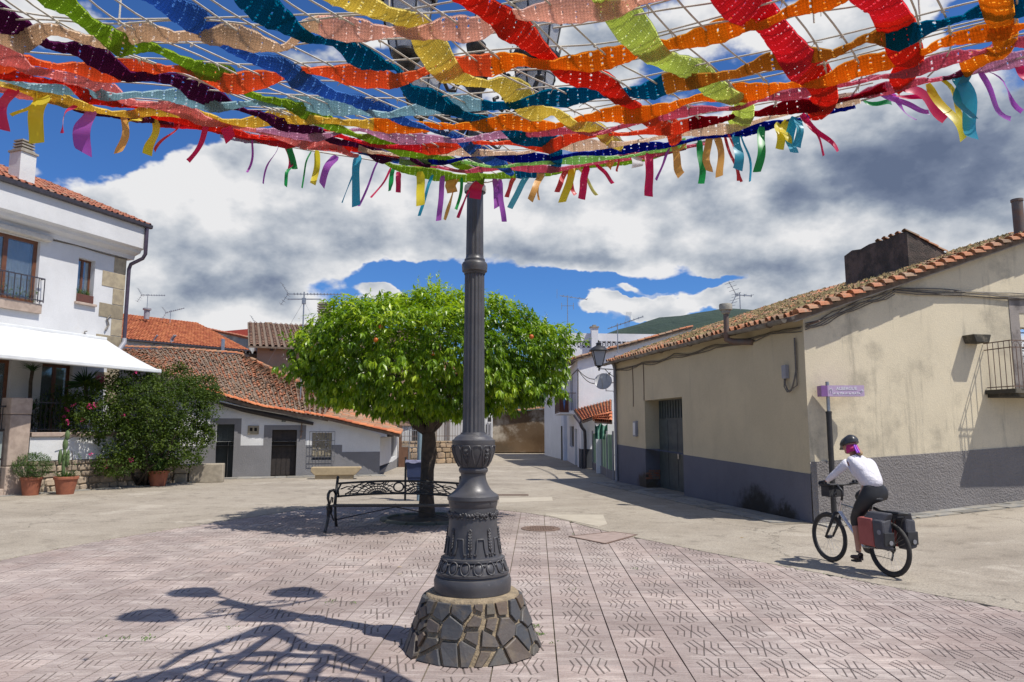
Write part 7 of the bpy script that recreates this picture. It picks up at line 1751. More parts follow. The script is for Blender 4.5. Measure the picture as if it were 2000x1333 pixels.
# way sign by the corner
sp = Vector((6.17, 13.93, 0)); wsn = empty('direction_sign', sp, label='lilac pilgrim hostel direction sign on a black and grey pole at the building corner', cat='sign')
zt_s = AY(1612, 746, 13.93).z; zj = AY(1614, 804, 13.93).z
mb = MB(); mb.tube([sp + Vector((0, 0, -.02)), sp + Vector((0, 0, zj))], .052, 14); mb.lathe([(.058, zj - .04), (.058, zj), (.035, zj + .005)], (sp.x, sp.y, 0), 14); mb.build('pole', M_IRON, wsn, smooth=40)
mb = MB(); mb.tube([sp + Vector((0, 0, zj)), sp + Vector((0, 0, zt_s))], .034, 12); mb.build('upper_pole', M_GALV, wsn, smooth=40)
sA = math.radians(-4); sx = Vector((math.cos(sA), math.sin(sA), 0)); sn = Vector((sx.y, -sx.x, 0)); zs1 = AY(1630, 753, 13.8).z; zs0 = AY(1630, 774.5, 13.8).z
Ws = Wall(sp + sn * .06, sp + sn * .06 + sx)
M_LIL = simple('lilac_enamel', (.56, .42, .58), (.53, .39, .55), .45, scale=2, bump=0); M_PURP = simple('purple_enamel', (.26, .12, .32), (.23, .10, .29), .45, bump=0)
mb = MB(); Ws.box(mb, -.03, .66, zs0, zs1, .0, .03); pl_ = mb.build('sign_plate', M_LIL, wsn); mb = MB(); Ws.box(mb, -.15, .655, zs0 + .003, zs1 - .003, -.20, -.001); Ws.box(mb, -.15, -.032, zs0, zs1, .0, .03); mb.build('sign_box', M_PURP, wsn)
zm = (zs0 + zs1) / 2; fr_ = lambda u, z: frame(Ws.p(u, z, .033), sx, Vector((0, 0, 1)), sn)
M_WTX = simple('white_lettering', (.78, .76, .80), (.76, .74, .78), .6, bump=0)
text_obj('ALBERGUE', .082, fr_(.325, zm + .042), M_WTX, pl_, bold=.002); text_obj('de la VÍA de la PLATA', .056, fr_(.325, zm - .05), M_WTX, pl_, bold=.002)
mb = MB(); mb.bar(Ws.p(.575, zm, .033), Ws.p(.635, zm, .033), .012, .004, up=(0, 0, 1)); 
for s in (-1, 1): mb.bar(Ws.p(.605, zm + s * .03, .033), Ws.p(.638, zm, .033), .004, .012)
mb.build('arrow', M_WTX, pl_)
mb = MB(); 
for s in (-1, 1): mb.tube([Ws.p(.03 + s * .022, zm - .04, .034), Ws.p(.03 + s * .022, zm + .01, .034), Ws.p(.03 + s * .012, zm + .035, .034), Ws.p(.03, zm + .042, .034)], .004, 4)
mb.tube([Ws.p(.0, zm + .02, .034), Ws.p(.03, zm + .055, .034), Ws.p(.06, zm + .02, .034)], .004, 4); mb.build('arch_emblem', M_WTX, pl_)
# ================================================================ the knitted net over the plaza
def zc(Y): return 3.5 + .45 * max(0, min(1.15, (Y - 3.2) / 2.75)) ** 1.6
def CN(px, py):                                             # point of the net seen at a pixel
    d = ray(px, py); t = 3.5
    for _ in range(30): t = (zc(d.y * t) - H) / d.z * .6 + t * .4
    return Vector((d.x * t, d.y * t, H + d.z * t))
COLS = {'purple': (.13, .02, .10), 'green': (.33, .50, .06), 'blue': (.08, .23, .58), 'teal': (.0, .17, .30), 'yellow': (.84, .72, .22), 'red': (.78, .07, .04), 'lime': (.70, .82, .28),
        'crimson': (.80, .06, .09), 'amber': (.80, .34, .03), 'pink': (.86, .38, .36), 'beige': (.78, .62, .46), 'palepink': (.90, .62, .52), 'coral': (.90, .25, .10), 'orange': (.88, .33, .03),
        'mustard': (.55, .27, .05), 'ice': (.42, .62, .68), 'gold': (.82, .62, .15), 'lilac': (.72, .45, .60), 'redorange': (.82, .16, .07), 'dkred': (.30, .006, .02), 'cream': (.86, .72, .58), 'navy': (.005, .02, .30),
        'mint': (.42, .68, .27), 'rose': (.70, .22, .30), 'plum': (.20, .05, .10), 'whiteblue': (.55, .58, .72)}
KN = {}
def knit(cn):
    if cn in KN: return KN[cn]
    m, n, b, o = newmat('knitted_' + cn); uv = n.new('ShaderNodeUVMap').outputs[0]; x, y, z = n.sep(uv); c = COLS[cn]
    p = pos(n); wob = n.math('MULTIPLY', n.math('SUBTRACT', n.noise(p, 14, 3), .5), .02)
    u = n.math('ADD', x, wob); row = .052
    fr_ = n.math('ABSOLUTE', n.math('SUBTRACT', n.math('FRACT', n.math('DIVIDE', u, row)), .5))
    fc = n.math('ABSOLUTE', n.math('SUBTRACT', n.math('FRACT', n.math('DIVIDE', n.math('ADD', y, wob), .0185)), .5))
    big = n.noise(p, 3.5, 3)
    hole_ = n.math('MULTIPLY', n.math('LESS_THAN', fr_, n.mr(big, .35, .65, .02, .12)), n.math('LESS_THAN', fc, n.mr(n.noise(p, 25, 2), .3, .7, .08, .32)))
    hole_ = n.math('MULTIPLY', hole_, n.math('GREATER_THAN', n.noise(p, 60, 1), .45))
    edge = n.math('LESS_THAN', n.math('ABSOLUTE', n.math('SUBTRACT', n.math('FRACT', n.math('DIVIDE', u, row * 3.1)), .5)), .0)
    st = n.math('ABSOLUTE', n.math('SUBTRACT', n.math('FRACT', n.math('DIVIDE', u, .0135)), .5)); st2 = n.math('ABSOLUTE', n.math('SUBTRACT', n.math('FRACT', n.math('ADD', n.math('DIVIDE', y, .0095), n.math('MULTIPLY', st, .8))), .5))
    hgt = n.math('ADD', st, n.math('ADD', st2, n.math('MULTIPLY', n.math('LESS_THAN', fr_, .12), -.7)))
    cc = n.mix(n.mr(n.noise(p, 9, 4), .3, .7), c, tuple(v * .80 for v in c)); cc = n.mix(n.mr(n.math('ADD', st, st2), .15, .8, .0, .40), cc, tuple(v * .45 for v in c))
    n.put(b.inputs['Base Color'], cc); n.put(b.inputs['Roughness'], .9); n.put(b.inputs['Specular IOR Level'], .1)
    bm = n.bump(hgt, .8, .005); n.put(b.inputs['Normal'], bm)
    t = n.new('ShaderNodeBsdfTranslucent'); n.put(t.inputs[0], n.mix(1.0, cc, (1.25, 1.2, 1.2), 'MULTIPLY')); n.put(t.inputs['Normal'], bm); mx = n.new('ShaderNodeMixShader'); n.put(mx.inputs[0], .62)
    n.l.new(b.outputs[0], mx.inputs[1]); n.l.new(t.outputs[0], mx.inputs[2])
    tr = n.new('ShaderNodeBsdfTransparent'); m2 = n.new('ShaderNodeMixShader'); n.put(m2.inputs[0], hole_); n.l.new(mx.outputs[0], m2.inputs[1]); n.l.new(tr.outputs[0], m2.inputs[2]); n.l.new(m2.outputs[0], o.inputs[0])
    KN[cn] = m; return m
net = empty('knitted_net', (LB.x + .02, LB.y - .25, 3.9), label='colourful woven net of knitted strips hanging overhead, tied to the lamp post', cat='knitted net')
def S(cols, pts): return (cols, pts)
# (colour, until photo column), then (px, py, width px)
AS = [
 S([('purple', 9999)], [(-160, -95, 50), (-60, -12, 48), (0, 36, 44), (60, 74, 42), (112, 92, 30), (150, 96, 22), (185, 110, 34), (240, 138, 38), (300, 150, 34), (345, 158, 22), (380, 176, 32), (430, 202, 32), (470, 213, 20), (510, 224, 20), (560, 240, 16), (610, 256, 20), (660, 275, 26), (710, 286, 22), (745, 304, 18), (800, 310, 15), (840, 320, 12)]),
 S([('green', 9999)], [(20, -110, 60), (95, -20, 56), (135, 14, 52), (180, 52, 46), (225, 76, 38), (270, 88, 24), (305, 95, 22), (340, 112, 36), (390, 136, 36), (440, 150, 20), (480, 180, 24), (530, 196, 24), (580, 206, 16), (615, 228, 34), (660, 250, 28), (700, 258, 18), (735, 276, 34), (790, 290, 26), (840, 300, 18), (880, 316, 26), (915, 335, 26), (945, 350, 12)]),
 S([('blue', 9999)], [(190, -90, 60), (275, -20, 54), (325, 8, 52), (375, 36, 46), (410, 60, 44), (450, 92, 42), (505, 118, 32), (555, 130, 24), (590, 152, 40), (640, 182, 40), (690, 196, 28), (735, 212, 20), (790, 238, 22), (850, 250, 16), (905, 278, 18), (940, 296, 26), (975, 318, 26), (1000, 338, 18)]),
 S([('teal', 9999)], [(390, -90, 60), (470, -15, 56), (515, 18, 52), (565, 48, 46), (620, 74, 34), (660, 84, 26), (700, 108, 40), (745, 128, 30), (775, 140, 20), (800, 180, 34), (850, 196, 28), (885, 208, 20), (920, 230, 26), (960, 240, 18), (1000, 258, 28), (1045, 272, 22), (1080, 280, 30), (1085, 305, 32), (1085, 330, 22)]),
 S([('yellow', 9999)], [(560, -80, 64), (655, -25, 62), (730, 18, 58), (800, 45, 52), (835, 84, 62), (875, 132, 58), (915, 158, 42), (955, 164, 26), (985, 170, 40), (1015, 195, 52), (1045, 220, 42), (1080, 218, 26), (1100, 228, 36), (1130, 245, 30), (1170, 258, 22), (1195, 275, 22), (1215, 290, 16)]),
 S([('red', 1265), ('redorange', 9999)], [(810, -80, 60), (885, -22, 58), (930, 8, 58), (965, 25, 50), (1005, 50, 54), (1035, 80, 52), (1070, 122, 46), (1110, 148, 34), (1155, 152, 34), (1190, 168, 44), (1225, 200, 40), (1255, 228, 34), (1290, 238, 22), (1315, 255, 34), (1320, 275, 26)]),
 S([('lime', 9999)], [(1090, -100, 84), (1175, -25, 80), (1215, 32, 76), (1258, 78, 70), (1300, 116, 62), (1345, 136, 50), (1385, 165, 44), (1425, 185, 44), (1452, 205, 46), (1450, 225, 44), (1430, 248, 30)]),
 S([('crimson', 1575), ('red', 9999)], [(1370, -95, 100), (1425, -25, 98), (1455, 10, 92), (1500, 48, 76), (1540, 92, 82), (1575, 130, 74), (1600, 158, 66), (1612, 178, 58), (1605, 196, 52), (1578, 215, 26)]),
 S([('crimson', 1742), ('red', 9999)], [(1650, -100, 100), (1695, -25, 96), (1730, 15, 92), (1748, 50, 92), (1762, 86, 84), (1778, 112, 66), (1768, 146, 60), (1745, 170, 36)]),
 S([('amber', 9999)], [(1920, -90, 84), (1940, -20, 80), (1952, 28, 74), (1962, 62, 66), (1955, 92, 52), (1905, 118, 36), (1880, 138, 24)]),
 S([('pink', 9999)], [(-150, 70, 40), (-30, 95, 40), (25, 112, 38), (75, 136, 34), (125, 150, 24), (170, 155, 22), (205, 178, 34), (245, 198, 30), (300, 205, 18), (345, 212, 18), (390, 226, 22), (430, 240, 20), (500, 254, 14), (580, 270, 14), (650, 285, 20), (700, 300, 14)]),
 S([('red', 9999)], [(-60, 128, 18), (20, 145, 20), (75, 156, 22), (130, 160, 14), (180, 186, 14), (250, 208, 14), (300, 226, 22), (345, 233, 14), (400, 244, 12), (470, 262, 18), (530, 270, 12), (620, 280, 12), (700, 292, 12), (780, 305, 10)]),
]
BS = [
 S([('palepink', 560), ('beige', 700), ('palepink', 9999)], [(400, -62, 46), (620, -60, 50), (900, -75, 56), (1200, -110, 60), (1500, -160, 60)]),
 S([('beige', 625), ('palepink', 9999)], [(-120, 75, 40), (0, 68, 38), (45, 72, 38), (100, 58, 34), (165, 76, 36), (225, 84, 28), (280, 64, 34), (340, 72, 40), (400, 66, 36), (440, 64, 34), (500, 84, 38), (560, 92, 30), (610, 56, 36), (680, 58, 38), (740, 64, 40), (800, 58, 40), (870, 56, 38), (930, 58, 42), (990, 42, 44), (1050, 26, 44), (1120, 18, 46), (1190, 12, 46), (1260, -4, 46), (1400, -50, 44)]),
 S([('coral', 965), ('orange', 1250), ('amber', 1420), ('orange', 9999)], [(-100, 118, 36), (0, 126, 34), (70, 128, 28), (140, 132, 28), (215, 144, 34), (290, 138, 30), (350, 134, 26), (420, 152, 30), (490, 158, 32), (560, 150, 26), (620, 140, 28), (690, 148, 34), (760, 152, 32), (830, 140, 32), (900, 130, 34), (960, 128, 34), (1010, 118, 34), (1080, 120, 38), (1150, 122, 34), (1215, 108, 28), (1270, 98, 36), (1330, 84, 36), (1400, 64, 32), (1450, 48, 36), (1510, 34, 32), (1570, 14, 28), (1660, -14, 28)]),
 S([('ice', 940), ('teal', 1305), ('mustard', 1735), ('teal', 9999)], [(-80, 140, 26), (0, 150, 26), (60, 168, 22), (130, 174, 20), (220, 182, 26), (300, 184, 24), (360, 190, 24), (420, 202, 20), (500, 200, 22), (560, 206, 24), (640, 210, 24), (700, 214, 28), (770, 218, 26), (840, 212, 24), (910, 206, 26), (970, 206, 30), (1040, 192, 28), (1100, 192, 26), (1160, 184, 26), (1210, 188, 30), (1270, 178, 34), (1310, 162, 28), (1370, 150, 34), (1440, 144, 34), (1500, 122, 28), (1560, 116, 36), (1630, 104, 32), (1690, 76, 24), (1740, 72, 28), (1800, 58, 34), (1870, 36, 26), (1930, 22, 34), (2000, 14, 30), (2080, -6, 28)]),
 S([('gold', 730), ('orange', 9999)], [(-60, 150, 14), (40, 172, 14), (100, 190, 16), (170, 210, 22), (230, 220, 20), (290, 212, 16), (350, 218, 18), (410, 232, 18), (470, 240, 20), (540, 236, 20), (610, 228, 22), (670, 238, 24), (730, 244, 20), (780, 246, 24), (850, 254, 26), (910, 246, 22), (980, 236, 22), (1050, 246, 24), (1110, 244, 20), (1170, 228, 22), (1230, 220, 24), (1300, 212, 30), (1360, 192, 24), (1430, 190, 28), (1490, 178, 24), (1550, 164, 24), (1625, 150, 34), (1700, 126, 26), (1790, 112, 32), (1840, 84, 24), (1920, 66, 18), (2010, 46, 22)]),
 S([('lilac', 1010), ('rose', 9999)], [(500, 252, 12), (600, 262, 14), (690, 258, 14), (740, 262, 16), (800, 272, 14), (870, 268, 14), (940, 268, 20), (1010, 262, 16), (1090, 256, 10), (1180, 252, 10), (1260, 236, 14), (1340, 218, 14), (1420, 208, 12), (1480, 192, 12), (1560, 184, 10), (1640, 168, 12), (1700, 152, 12), (1780, 134, 14), (1860, 114, 14), (1950, 92, 14), (2040, 76, 14)]),
 S([('crimson', 830), ('redorange', 1345), ('dkred', 9999)], [(300, 236, 10), (400, 250, 12), (480, 268, 14), (560, 276, 14), (640, 268, 12), (720, 276, 12), (800, 286, 16), (860, 290, 18), (930, 282, 14), (990, 278, 14), (1060, 282, 18), (1120, 270, 14), (1200, 266, 14), (1270, 254, 14), (1345, 242, 14), (1400, 236, 18), (1460, 228, 18), (1520, 214, 16), (1580, 204, 16), (1640, 194, 14), (1700, 180, 14), (1730, 170, 10)]),
 S([('cream', 9999)], [(700, 284, 8), (780, 302, 14), (850, 298, 12), (920, 292, 12), (1000, 298, 14), (1060, 292, 10), (1130, 286, 14), (1200, 276, 12), (1290, 270, 12), (1370, 256, 12), (1450, 240, 12), (1530, 222, 14), (1600, 206, 14), (1680, 192, 12)]),
 S([('blue', 800), ('navy', 9999)], [(700, 296, 10), (770, 310, 16), (830, 316, 14), (880, 310, 12), (940, 304, 12), (1000, 308, 14), (1060, 306, 10), (1110, 300, 14), (1180, 298, 14), (1240, 288, 10), (1300, 284, 16), (1370, 268, 12), (1440, 258, 14), (1500, 246, 10), (1560, 232, 12), (1640, 212, 10), (1670, 202, 7)]),
 S([('mint', 9999)], [(780, 308, 8), (850, 318, 10), (930, 320, 10), (1010, 318, 8), (1090, 318, 9), (1170, 310, 9), (1260, 298, 8), (1340, 280, 8)]),
 S([('rose', 9999)], [(800, 318, 8), (870, 326, 10), (940, 330, 14), (1020, 328, 12), (1090, 326, 12), (1160, 318, 12), (1230, 306, 12), (1300, 294, 10), (1380, 278, 8)]),
 S([('green', 1010), ('teal', 1070), ('green', 1300), ('plum', 9999)], [(745, 312, 12), (775, 328, 18), (815, 336, 16), (860, 344, 16), (905, 350, 22), (945, 350, 20), (985, 344, 16), (1030, 336, 18), (1080, 336, 14), (1140, 326, 14), (1200, 318, 12), (1270, 304, 8), (1340, 288, 8)]),
 S([('whiteblue', 9999)], [(430, 262, 8), (520, 274, 14), (600, 286, 16), (670, 294, 14), (740, 300, 12), (800, 308, 10)]),
 S([('rose', 1850), ('plum', 1900), ('lilac', 9999)], [(1560, 206, 8), (1650, 192, 12), (1740, 172, 10), (1800, 158, 16), (1860, 148, 18), (1930, 128, 18), (2010, 112, 18), (2080, 98, 16)]),
 S([('pink', 120), ('plum', 9999)], [(-80, 180, 10), (0, 172, 12), (40, 180, 14), (110, 196, 10), (170, 218, 8), (260, 228, 8), (340, 240, 8)]),
]
def resample(pts, step=9):
    P = crom(pts, 10, closed=False); out = [P[0]]; acc = 0
    for a, b in zip(P, P[1:]):
        acc += math.hypot(b[0] - a[0], b[1] - a[1])
        if acc >= step: out.append(b); acc = 0
    if out[-1] != P[-1]: out.append(P[-1])
    return out
RA = [resample(p) for _, p in AS]; RB = [resample(p) for _, p in BS]
def crossing(P, Q):
    for i in range(len(P) - 1):
        a, b = P[i], P[i + 1]
        for j in range(len(Q) - 1):
            c, d = Q[j], Q[j + 1]
            if max(a[0], b[0]) < min(c[0], d[0]) or min(a[0], b[0]) > max(c[0], d[0]): continue
            den = (b[0] - a[0]) * (d[1] - c[1]) - (b[1] - a[1]) * (d[0] - c[0])
            if abs(den) < 1e-9: continue
            t = ((c[0] - a[0]) * (d[1] - c[1]) - (c[1] - a[1]) * (d[0] - c[0])) / den; u = ((c[0] - a[0]) * (b[1] - a[1]) - (c[1] - a[1]) * (b[0] - a[0])) / den
            if 0 <= t <= 1 and 0 <= u <= 1: return i + t, j + u
    return None
XA = [[] for _ in RA]; XB = [[] for _ in RB]
for i, P in enumerate(RA):
    for j, Q in enumerate(RB):
        x = crossing(P, Q)
        if x: s = 1 if (i + j) % 2 else -1; XA[i].append((x[0], s)); XB[j].append((x[1], -s))
def hangs(px, py, Yc):                          # a strip sags and rolls on its cords: part of its width stands upright
    q = CN(px, py); f = .66 if Yc < 3.8 else max(.5, .70 - .2 * (Yc - 3.8)); return AY(px, py, Yc + f * (q.y - Yc))
def strip(cols, P, X, wid, seed):
    X = sorted(X); r = random.Random(seed); NV = 6; rows = []; prev = None; L = 0; N_ = len(P)
    for i, (x, y, w_) in enumerate(P):
        a, b = P[max(0, i - 1)], P[min(N_ - 1, i + 1)]; tx, ty = b[0] - a[0], b[1] - a[1]; l = math.hypot(tx, ty) or 1; nx, ny = -ty / l, tx / l
        off = 0.0
        for xi, s in X: off += s * .022 * math.exp(-((i - xi) / 2.3) ** 2)
        w_ = w_ * (.87 + .02 * math.sin(i * .8 + seed)); cc = CN(x, y); e0 = hangs(x - nx * w_ / 2, y - ny * w_ / 2, cc.y); e1 = hangs(x + nx * w_ / 2, y + ny * w_ / 2, cc.y)
        wm = (e1 - e0).length; c = (e0 + e1) / 2
        if prev is not None: L += (c - prev).length
        prev = c; row = []; roll = .02 * math.sin(i * .35 + seed * 2)
        for k in range(NV + 1):
            v = k / NV; p = e0.lerp(e1, v); q = 2 * v - 1
            z = off - .016 * (1 - q * q) + roll * q + .004 * math.sin(i * 2.1 + k * 2.5)
            row.append((p + Vector((0, 0, z)), (L, v * wm)))
        rows.append((x, row))
    seg = []; start = 0
    for ci, (cn, lim) in enumerate(cols):
        idx = [i for i, (x, _) in enumerate(rows) if x <= lim + 1 and i >= start]
        if len(idx) < 2: continue
        seg.append((cn, idx[0], idx[-1])); start = idx[-1]
    for cn, i0, i1 in seg:
        if i1 <= i0: continue
        vs = []; uvs = []; R_ = rows[i0:i1 + 1]
        for dz in (0, .005):
            for _, row in R_:
                for p, uv in row: vs.append(p + Vector((0, 0, dz)) - WLOC[net.name]); uvs.append(uv)
        m = NV + 1; n_ = len(R_); K_ = n_ * m; fs = []
        for i in range(n_ - 1):
            for k in range(NV): a = i * m + k; fs.append((a, a + 1, a + m + 1, a + m)); fs.append((K_ + a, K_ + a + m, K_ + a + m + 1, K_ + a + 1))
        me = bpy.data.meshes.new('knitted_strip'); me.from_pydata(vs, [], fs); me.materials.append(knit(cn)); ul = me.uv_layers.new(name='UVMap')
        for lp_ in me.loops: ul.data[lp_.index].uv = uvs[lp_.vertex_index]
        me.polygons.foreach_set('use_smooth', [True] * len(fs)); o = bpy.data.objects.new('knitted_strip', me); COL.objects.link(o); o.parent = net; WLOC[o.name] = WLOC[net.name]
        o['label'] = {'whiteblue': 'pale bluish white', 'palepink': 'pale pink', 'ice': 'pale icy blue', 'dkred': 'dark red', 'redorange': 'red-orange', 'gold': 'golden yellow'}.get(cn, cn) + ' knitted strip'
for i, ((cols, _), P) in enumerate(zip(AS, RA)): strip(cols, P, XA[i], 0, i)
for i, ((cols, _), P) in enumerate(zip(BS, RB)): strip(cols, P, XB[i], 0, 40 + i)
# cords: beside every strip and between them
M_CORD = simple('cotton_cord', (.66, .60, .50), (.52, .46, .38), .85, scale=30, bump=.3)
cord = MB(); kn = MB()
def smooth_poly(P, n_):
    Q = [(p[0], p[1]) for p in P]
    for _ in range(n_): Q = [Q[0]] + [((a[0] + 2 * b[0] + c[0]) / 4, (a[1] + 2 * b[1] + c[1]) / 4) for a, b, c in zip(Q, Q[1:], Q[2:])] + [Q[-1]]
    return Q
def add_cord(Q, rr_=.0042, dz=.01):
    pts = [CN(x, y) + Vector((0, 0, dz)) for x, y in Q]
    o = MB(); o.tube(pts, rr_, 5); o.build('cord', M_CORD, net)
def off_poly(P, f):
    out = []
    for i, (x, y, w_) in enumerate(P):
        a, b = P[max(0, i - 6)], P[min(len(P) - 1, i + 6)]; tx, ty = b[0] - a[0], b[1] - a[1]; l = math.hypot(tx, ty) or 1; out.append((x - ty / l * w_ * f, y + tx / l * w_ * f))
    return out
order = [0, 1, 2, 3, 4, 5, 6, 7, 8, 9]
CL = []
for k in order:
    for f in (-.62,): Q = smooth_poly(off_poly(RA[k], f), 60)[::3]; CL.append(Q); add_cord(Q)
def mid(P, Q, t=.5):
    n_ = 40; out = []
    for i in range(n_ + 1):
        a = P[int(i / n_ * (len(P) - 1))]; b = Q[int(i / n_ * (len(Q) - 1))]; out.append((a[0] * (1 - t) + b[0] * t, a[1] * (1 - t) + b[1] * t))
    return out
for a, b in zip(order, order[1:]):
    Q = smooth_poly(mid(RA[a], RA[b]), 20)[::2]; CL.append(Q); add_cord(Q)
DL = []
for k in range(1, 9):
    for f in ((-.62, .60) if k < 4 else (-.7,)): Q = smooth_poly(off_poly(RB[k], f), 60)[::3]; DL.append(Q); add_cord(Q, dz=.016)
for P in ([(-60, 12), (100, 40), (250, 45), (430, 42), (600, 36), (760, 30), (900, 8), (1000, -10)], [(1080, 62), (1170, 50), (1290, 28), (1400, 12), (1480, -6)], [(1240, 90), (1400, 52), (1600, 30), (1700, 15), (1800, -8)]): add_cord([q[:2] for q in resample([(x, y, 1) for x, y in P], 14)], dz=.016)
r = random.Random(6)
for Q in CL:
    for D in DL:
        x = crossing([(a, b, 0) for a, b in Q], [(a, b, 0) for a, b in D])
        if x and r.random() < .75:
            i = int(x[0]); t = x[0] - i; a, b = Q[i], Q[min(i + 1, len(Q) - 1)]; c = CN(a[0] + (b[0] - a[0]) * t, a[1] + (b[1] - a[1]) * t) + Vector((0, 0, .008)); kn.sphere(c, .0085, 6, 4)
            for _ in range(2): d = rv_(r); d.z = -abs(d.z); kn.tube([c, c + d * r.uniform(.012, .035)], .0018, 3)
o = kn.build('knots', M_CORD, net); o['kind'] = 'stuff'
EDGE = [(-80, 172), (0, 172), (60, 182), (120, 196), (200, 220), (300, 238), (400, 246), (480, 268), (560, 286), (640, 300), (740, 316), (800, 336), (870, 350), (940, 358), (1000, 345), (1080, 338), (1160, 325), (1250, 304), (1340, 286), (1420, 264), (1500, 246), (1600, 216), (1700, 192), (1780, 166), (1860, 150), (1960, 122), (2060, 96)]
add_cord([q[:2] for q in resample([(x, y, 1) for x, y in EDGE], 12)], .0055, 0)
for px, y0, y1 in ((232, -120, 50), (1797, -120, 40), (1590, -120, 45), (760, -100, 20)):
    a = CN(px, y1); mb = MB(); mb.tube([a, a + Vector((0, 0, .9))], .004, 5); mb.build('hanging_cord', M_CORD, net)
mb = MB(); ea = CN(938, 356)
for s in (-1, 0, 1): mb.tube([ea + Vector((s * .05, 0, 0)), ea.lerp(Vector((LB.x, LB.y - .09, ea.z + .08)), .5) + Vector((s * .03, 0, .0)), Vector((LB.x + s * .02, LB.y - .09, ea.z + .07))], .006, 5)
mb.lathe([(.098, ea.z + .04), (.102, ea.z + .07), (.098, ea.z + .10)], (LB.x, LB.y, 0), 18, cap=False); mb.build('tie_rope', M_CORD, net)
# ribbons along the edge
RC_ = {'mag': (.62, .01, .10), 'yel': (.75, .62, .03), 'pur': (.38, .09, .48), 'ora': (.72, .38, .10), 'red': (.62, .05, .06), 'grn': (.01, .30, .07), 'blu': (.03, .36, .55), 'cyan': (.10, .48, .60), 'yl2': (.80, .72, .20), 'whi': (.7, .7, .72), 'teal': (.02, .25, .36)}
RN_ = {'mag': 'magenta', 'yel': 'yellow', 'pur': 'purple', 'ora': 'peach orange', 'red': 'coral red', 'grn': 'green', 'blu': 'sky blue', 'cyan': 'cyan', 'yl2': 'lemon yellow', 'whi': 'white', 'teal': 'teal'}
RM = {}
def ribm(c):
    if c in RM: return RM[c]
    m, n, b, o = newmat('satin_' + c); n.put(b.inputs['Base Color'], (*RC_[c], 1)); n.put(b.inputs['Roughness'], .38); n.put(b.inputs['Sheen Weight'], .3)
    t = n.new('ShaderNodeBsdfTranslucent'); n.put(t.inputs[0], (*[min(1, v * 1.35) for v in RC_[c]], 1)); mx = n.new('ShaderNodeMixShader'); n.put(mx.inputs[0], .45)
    n.l.new(b.outputs[0], mx.inputs[1]); n.l.new(t.outputs[0], mx.inputs[2]); n.l.new(mx.outputs[0], o.inputs[0]); RM[c] = m; return m
RIB = """18 168 8 254 20 mag;75 184 28 230 7 yel;82 184 66 276 24 yel;143 203 117 257 8 mag;172 212 162 298 26 pur;245 227 234 302 13 ora;270 228 250 246 6 yel;301 234 292 306 16 yel;350 238 305 298 5 red;413 243 368 316 10 mag;440 246 448 270 20 mag;498 275 482 337 4 pur;541 285 515 360 3 pur;560 286 568 330 10 mag;568 288 574 328 11 grn;568 328 556 362 6 grn;606 296 588 365 3 grn;622 300 612 362 11 yel;655 304 628 362 14 pur;700 306 694 400 15 blu;704 308 668 396 4 blu;742 318 700 402 4 pur;765 334 725 388 4 mag;770 336 760 372 9 grn;776 336 778 376 10 mag;820 338 822 404 16 yel;845 343 818 420 6 blu;866 347 856 430 10 pur;880 350 884 378 20 ora;896 351 868 428 7 ora;903 351 890 410 6 grn;928 358 894 424 6 mag;936 356 928 388 22 mag;966 352 970 408 11 pur;976 352 985 435 10 pur;1005 346 990 384 9 red;1032 342 996 405 11 cyan;1060 338 1036 392 12 ora;1050 338 1052 392 5 ora;1105 333 1088 376 10 red;1110 333 1124 380 9 red;1120 330 1098 394 14 yel;1125 328 1166 380 6 yl2;1147 324 1136 390 14 mag;1163 320 1198 356 7 mag;1196 314 1188 328 12 ora;1207 312 1204 336 4 red;1246 304 1244 328 20 whi;1269 298 1269 381 16 mag;1310 288 1283 350 5 pur;1314 288 1331 342 15 ora;1340 282 1320 300 6 ora;1368 274 1369 360 12 grn;1385 270 1383 338 13 ora;1402 268 1408 342 14 ora;1416 264 1440 356 6 red;1422 262 1452 352 5 red;1440 260 1441 332 16 blu;1448 258 1466 354 4 blu;1491 246 1479 336 14 grn;1524 238 1524 291 14 yel;1538 236 1536 281 14 yel;1549 234 1547 302 15 blu;1562 230 1560 284 14 blu;1568 224 1632 300 9 mag;1566 224 1612 302 5 mag;1690 194 1742 200 8 grn;1722 186 1822 214 8 pur;1724 190 1788 236 9 pur;1740 180 1822 196 8 mag;1756 178 1852 230 17 mag;1815 164 1876 277 14 yel;1830 162 1888 240 9 yel;1866 152 1906 264 22 blu;1890 146 1894 236 14 teal;1908 140 1982 228 9 pur;1914 140 2004 214 7 pur;1988 122 2006 190 15 mag"""
rbs = random.Random(99)
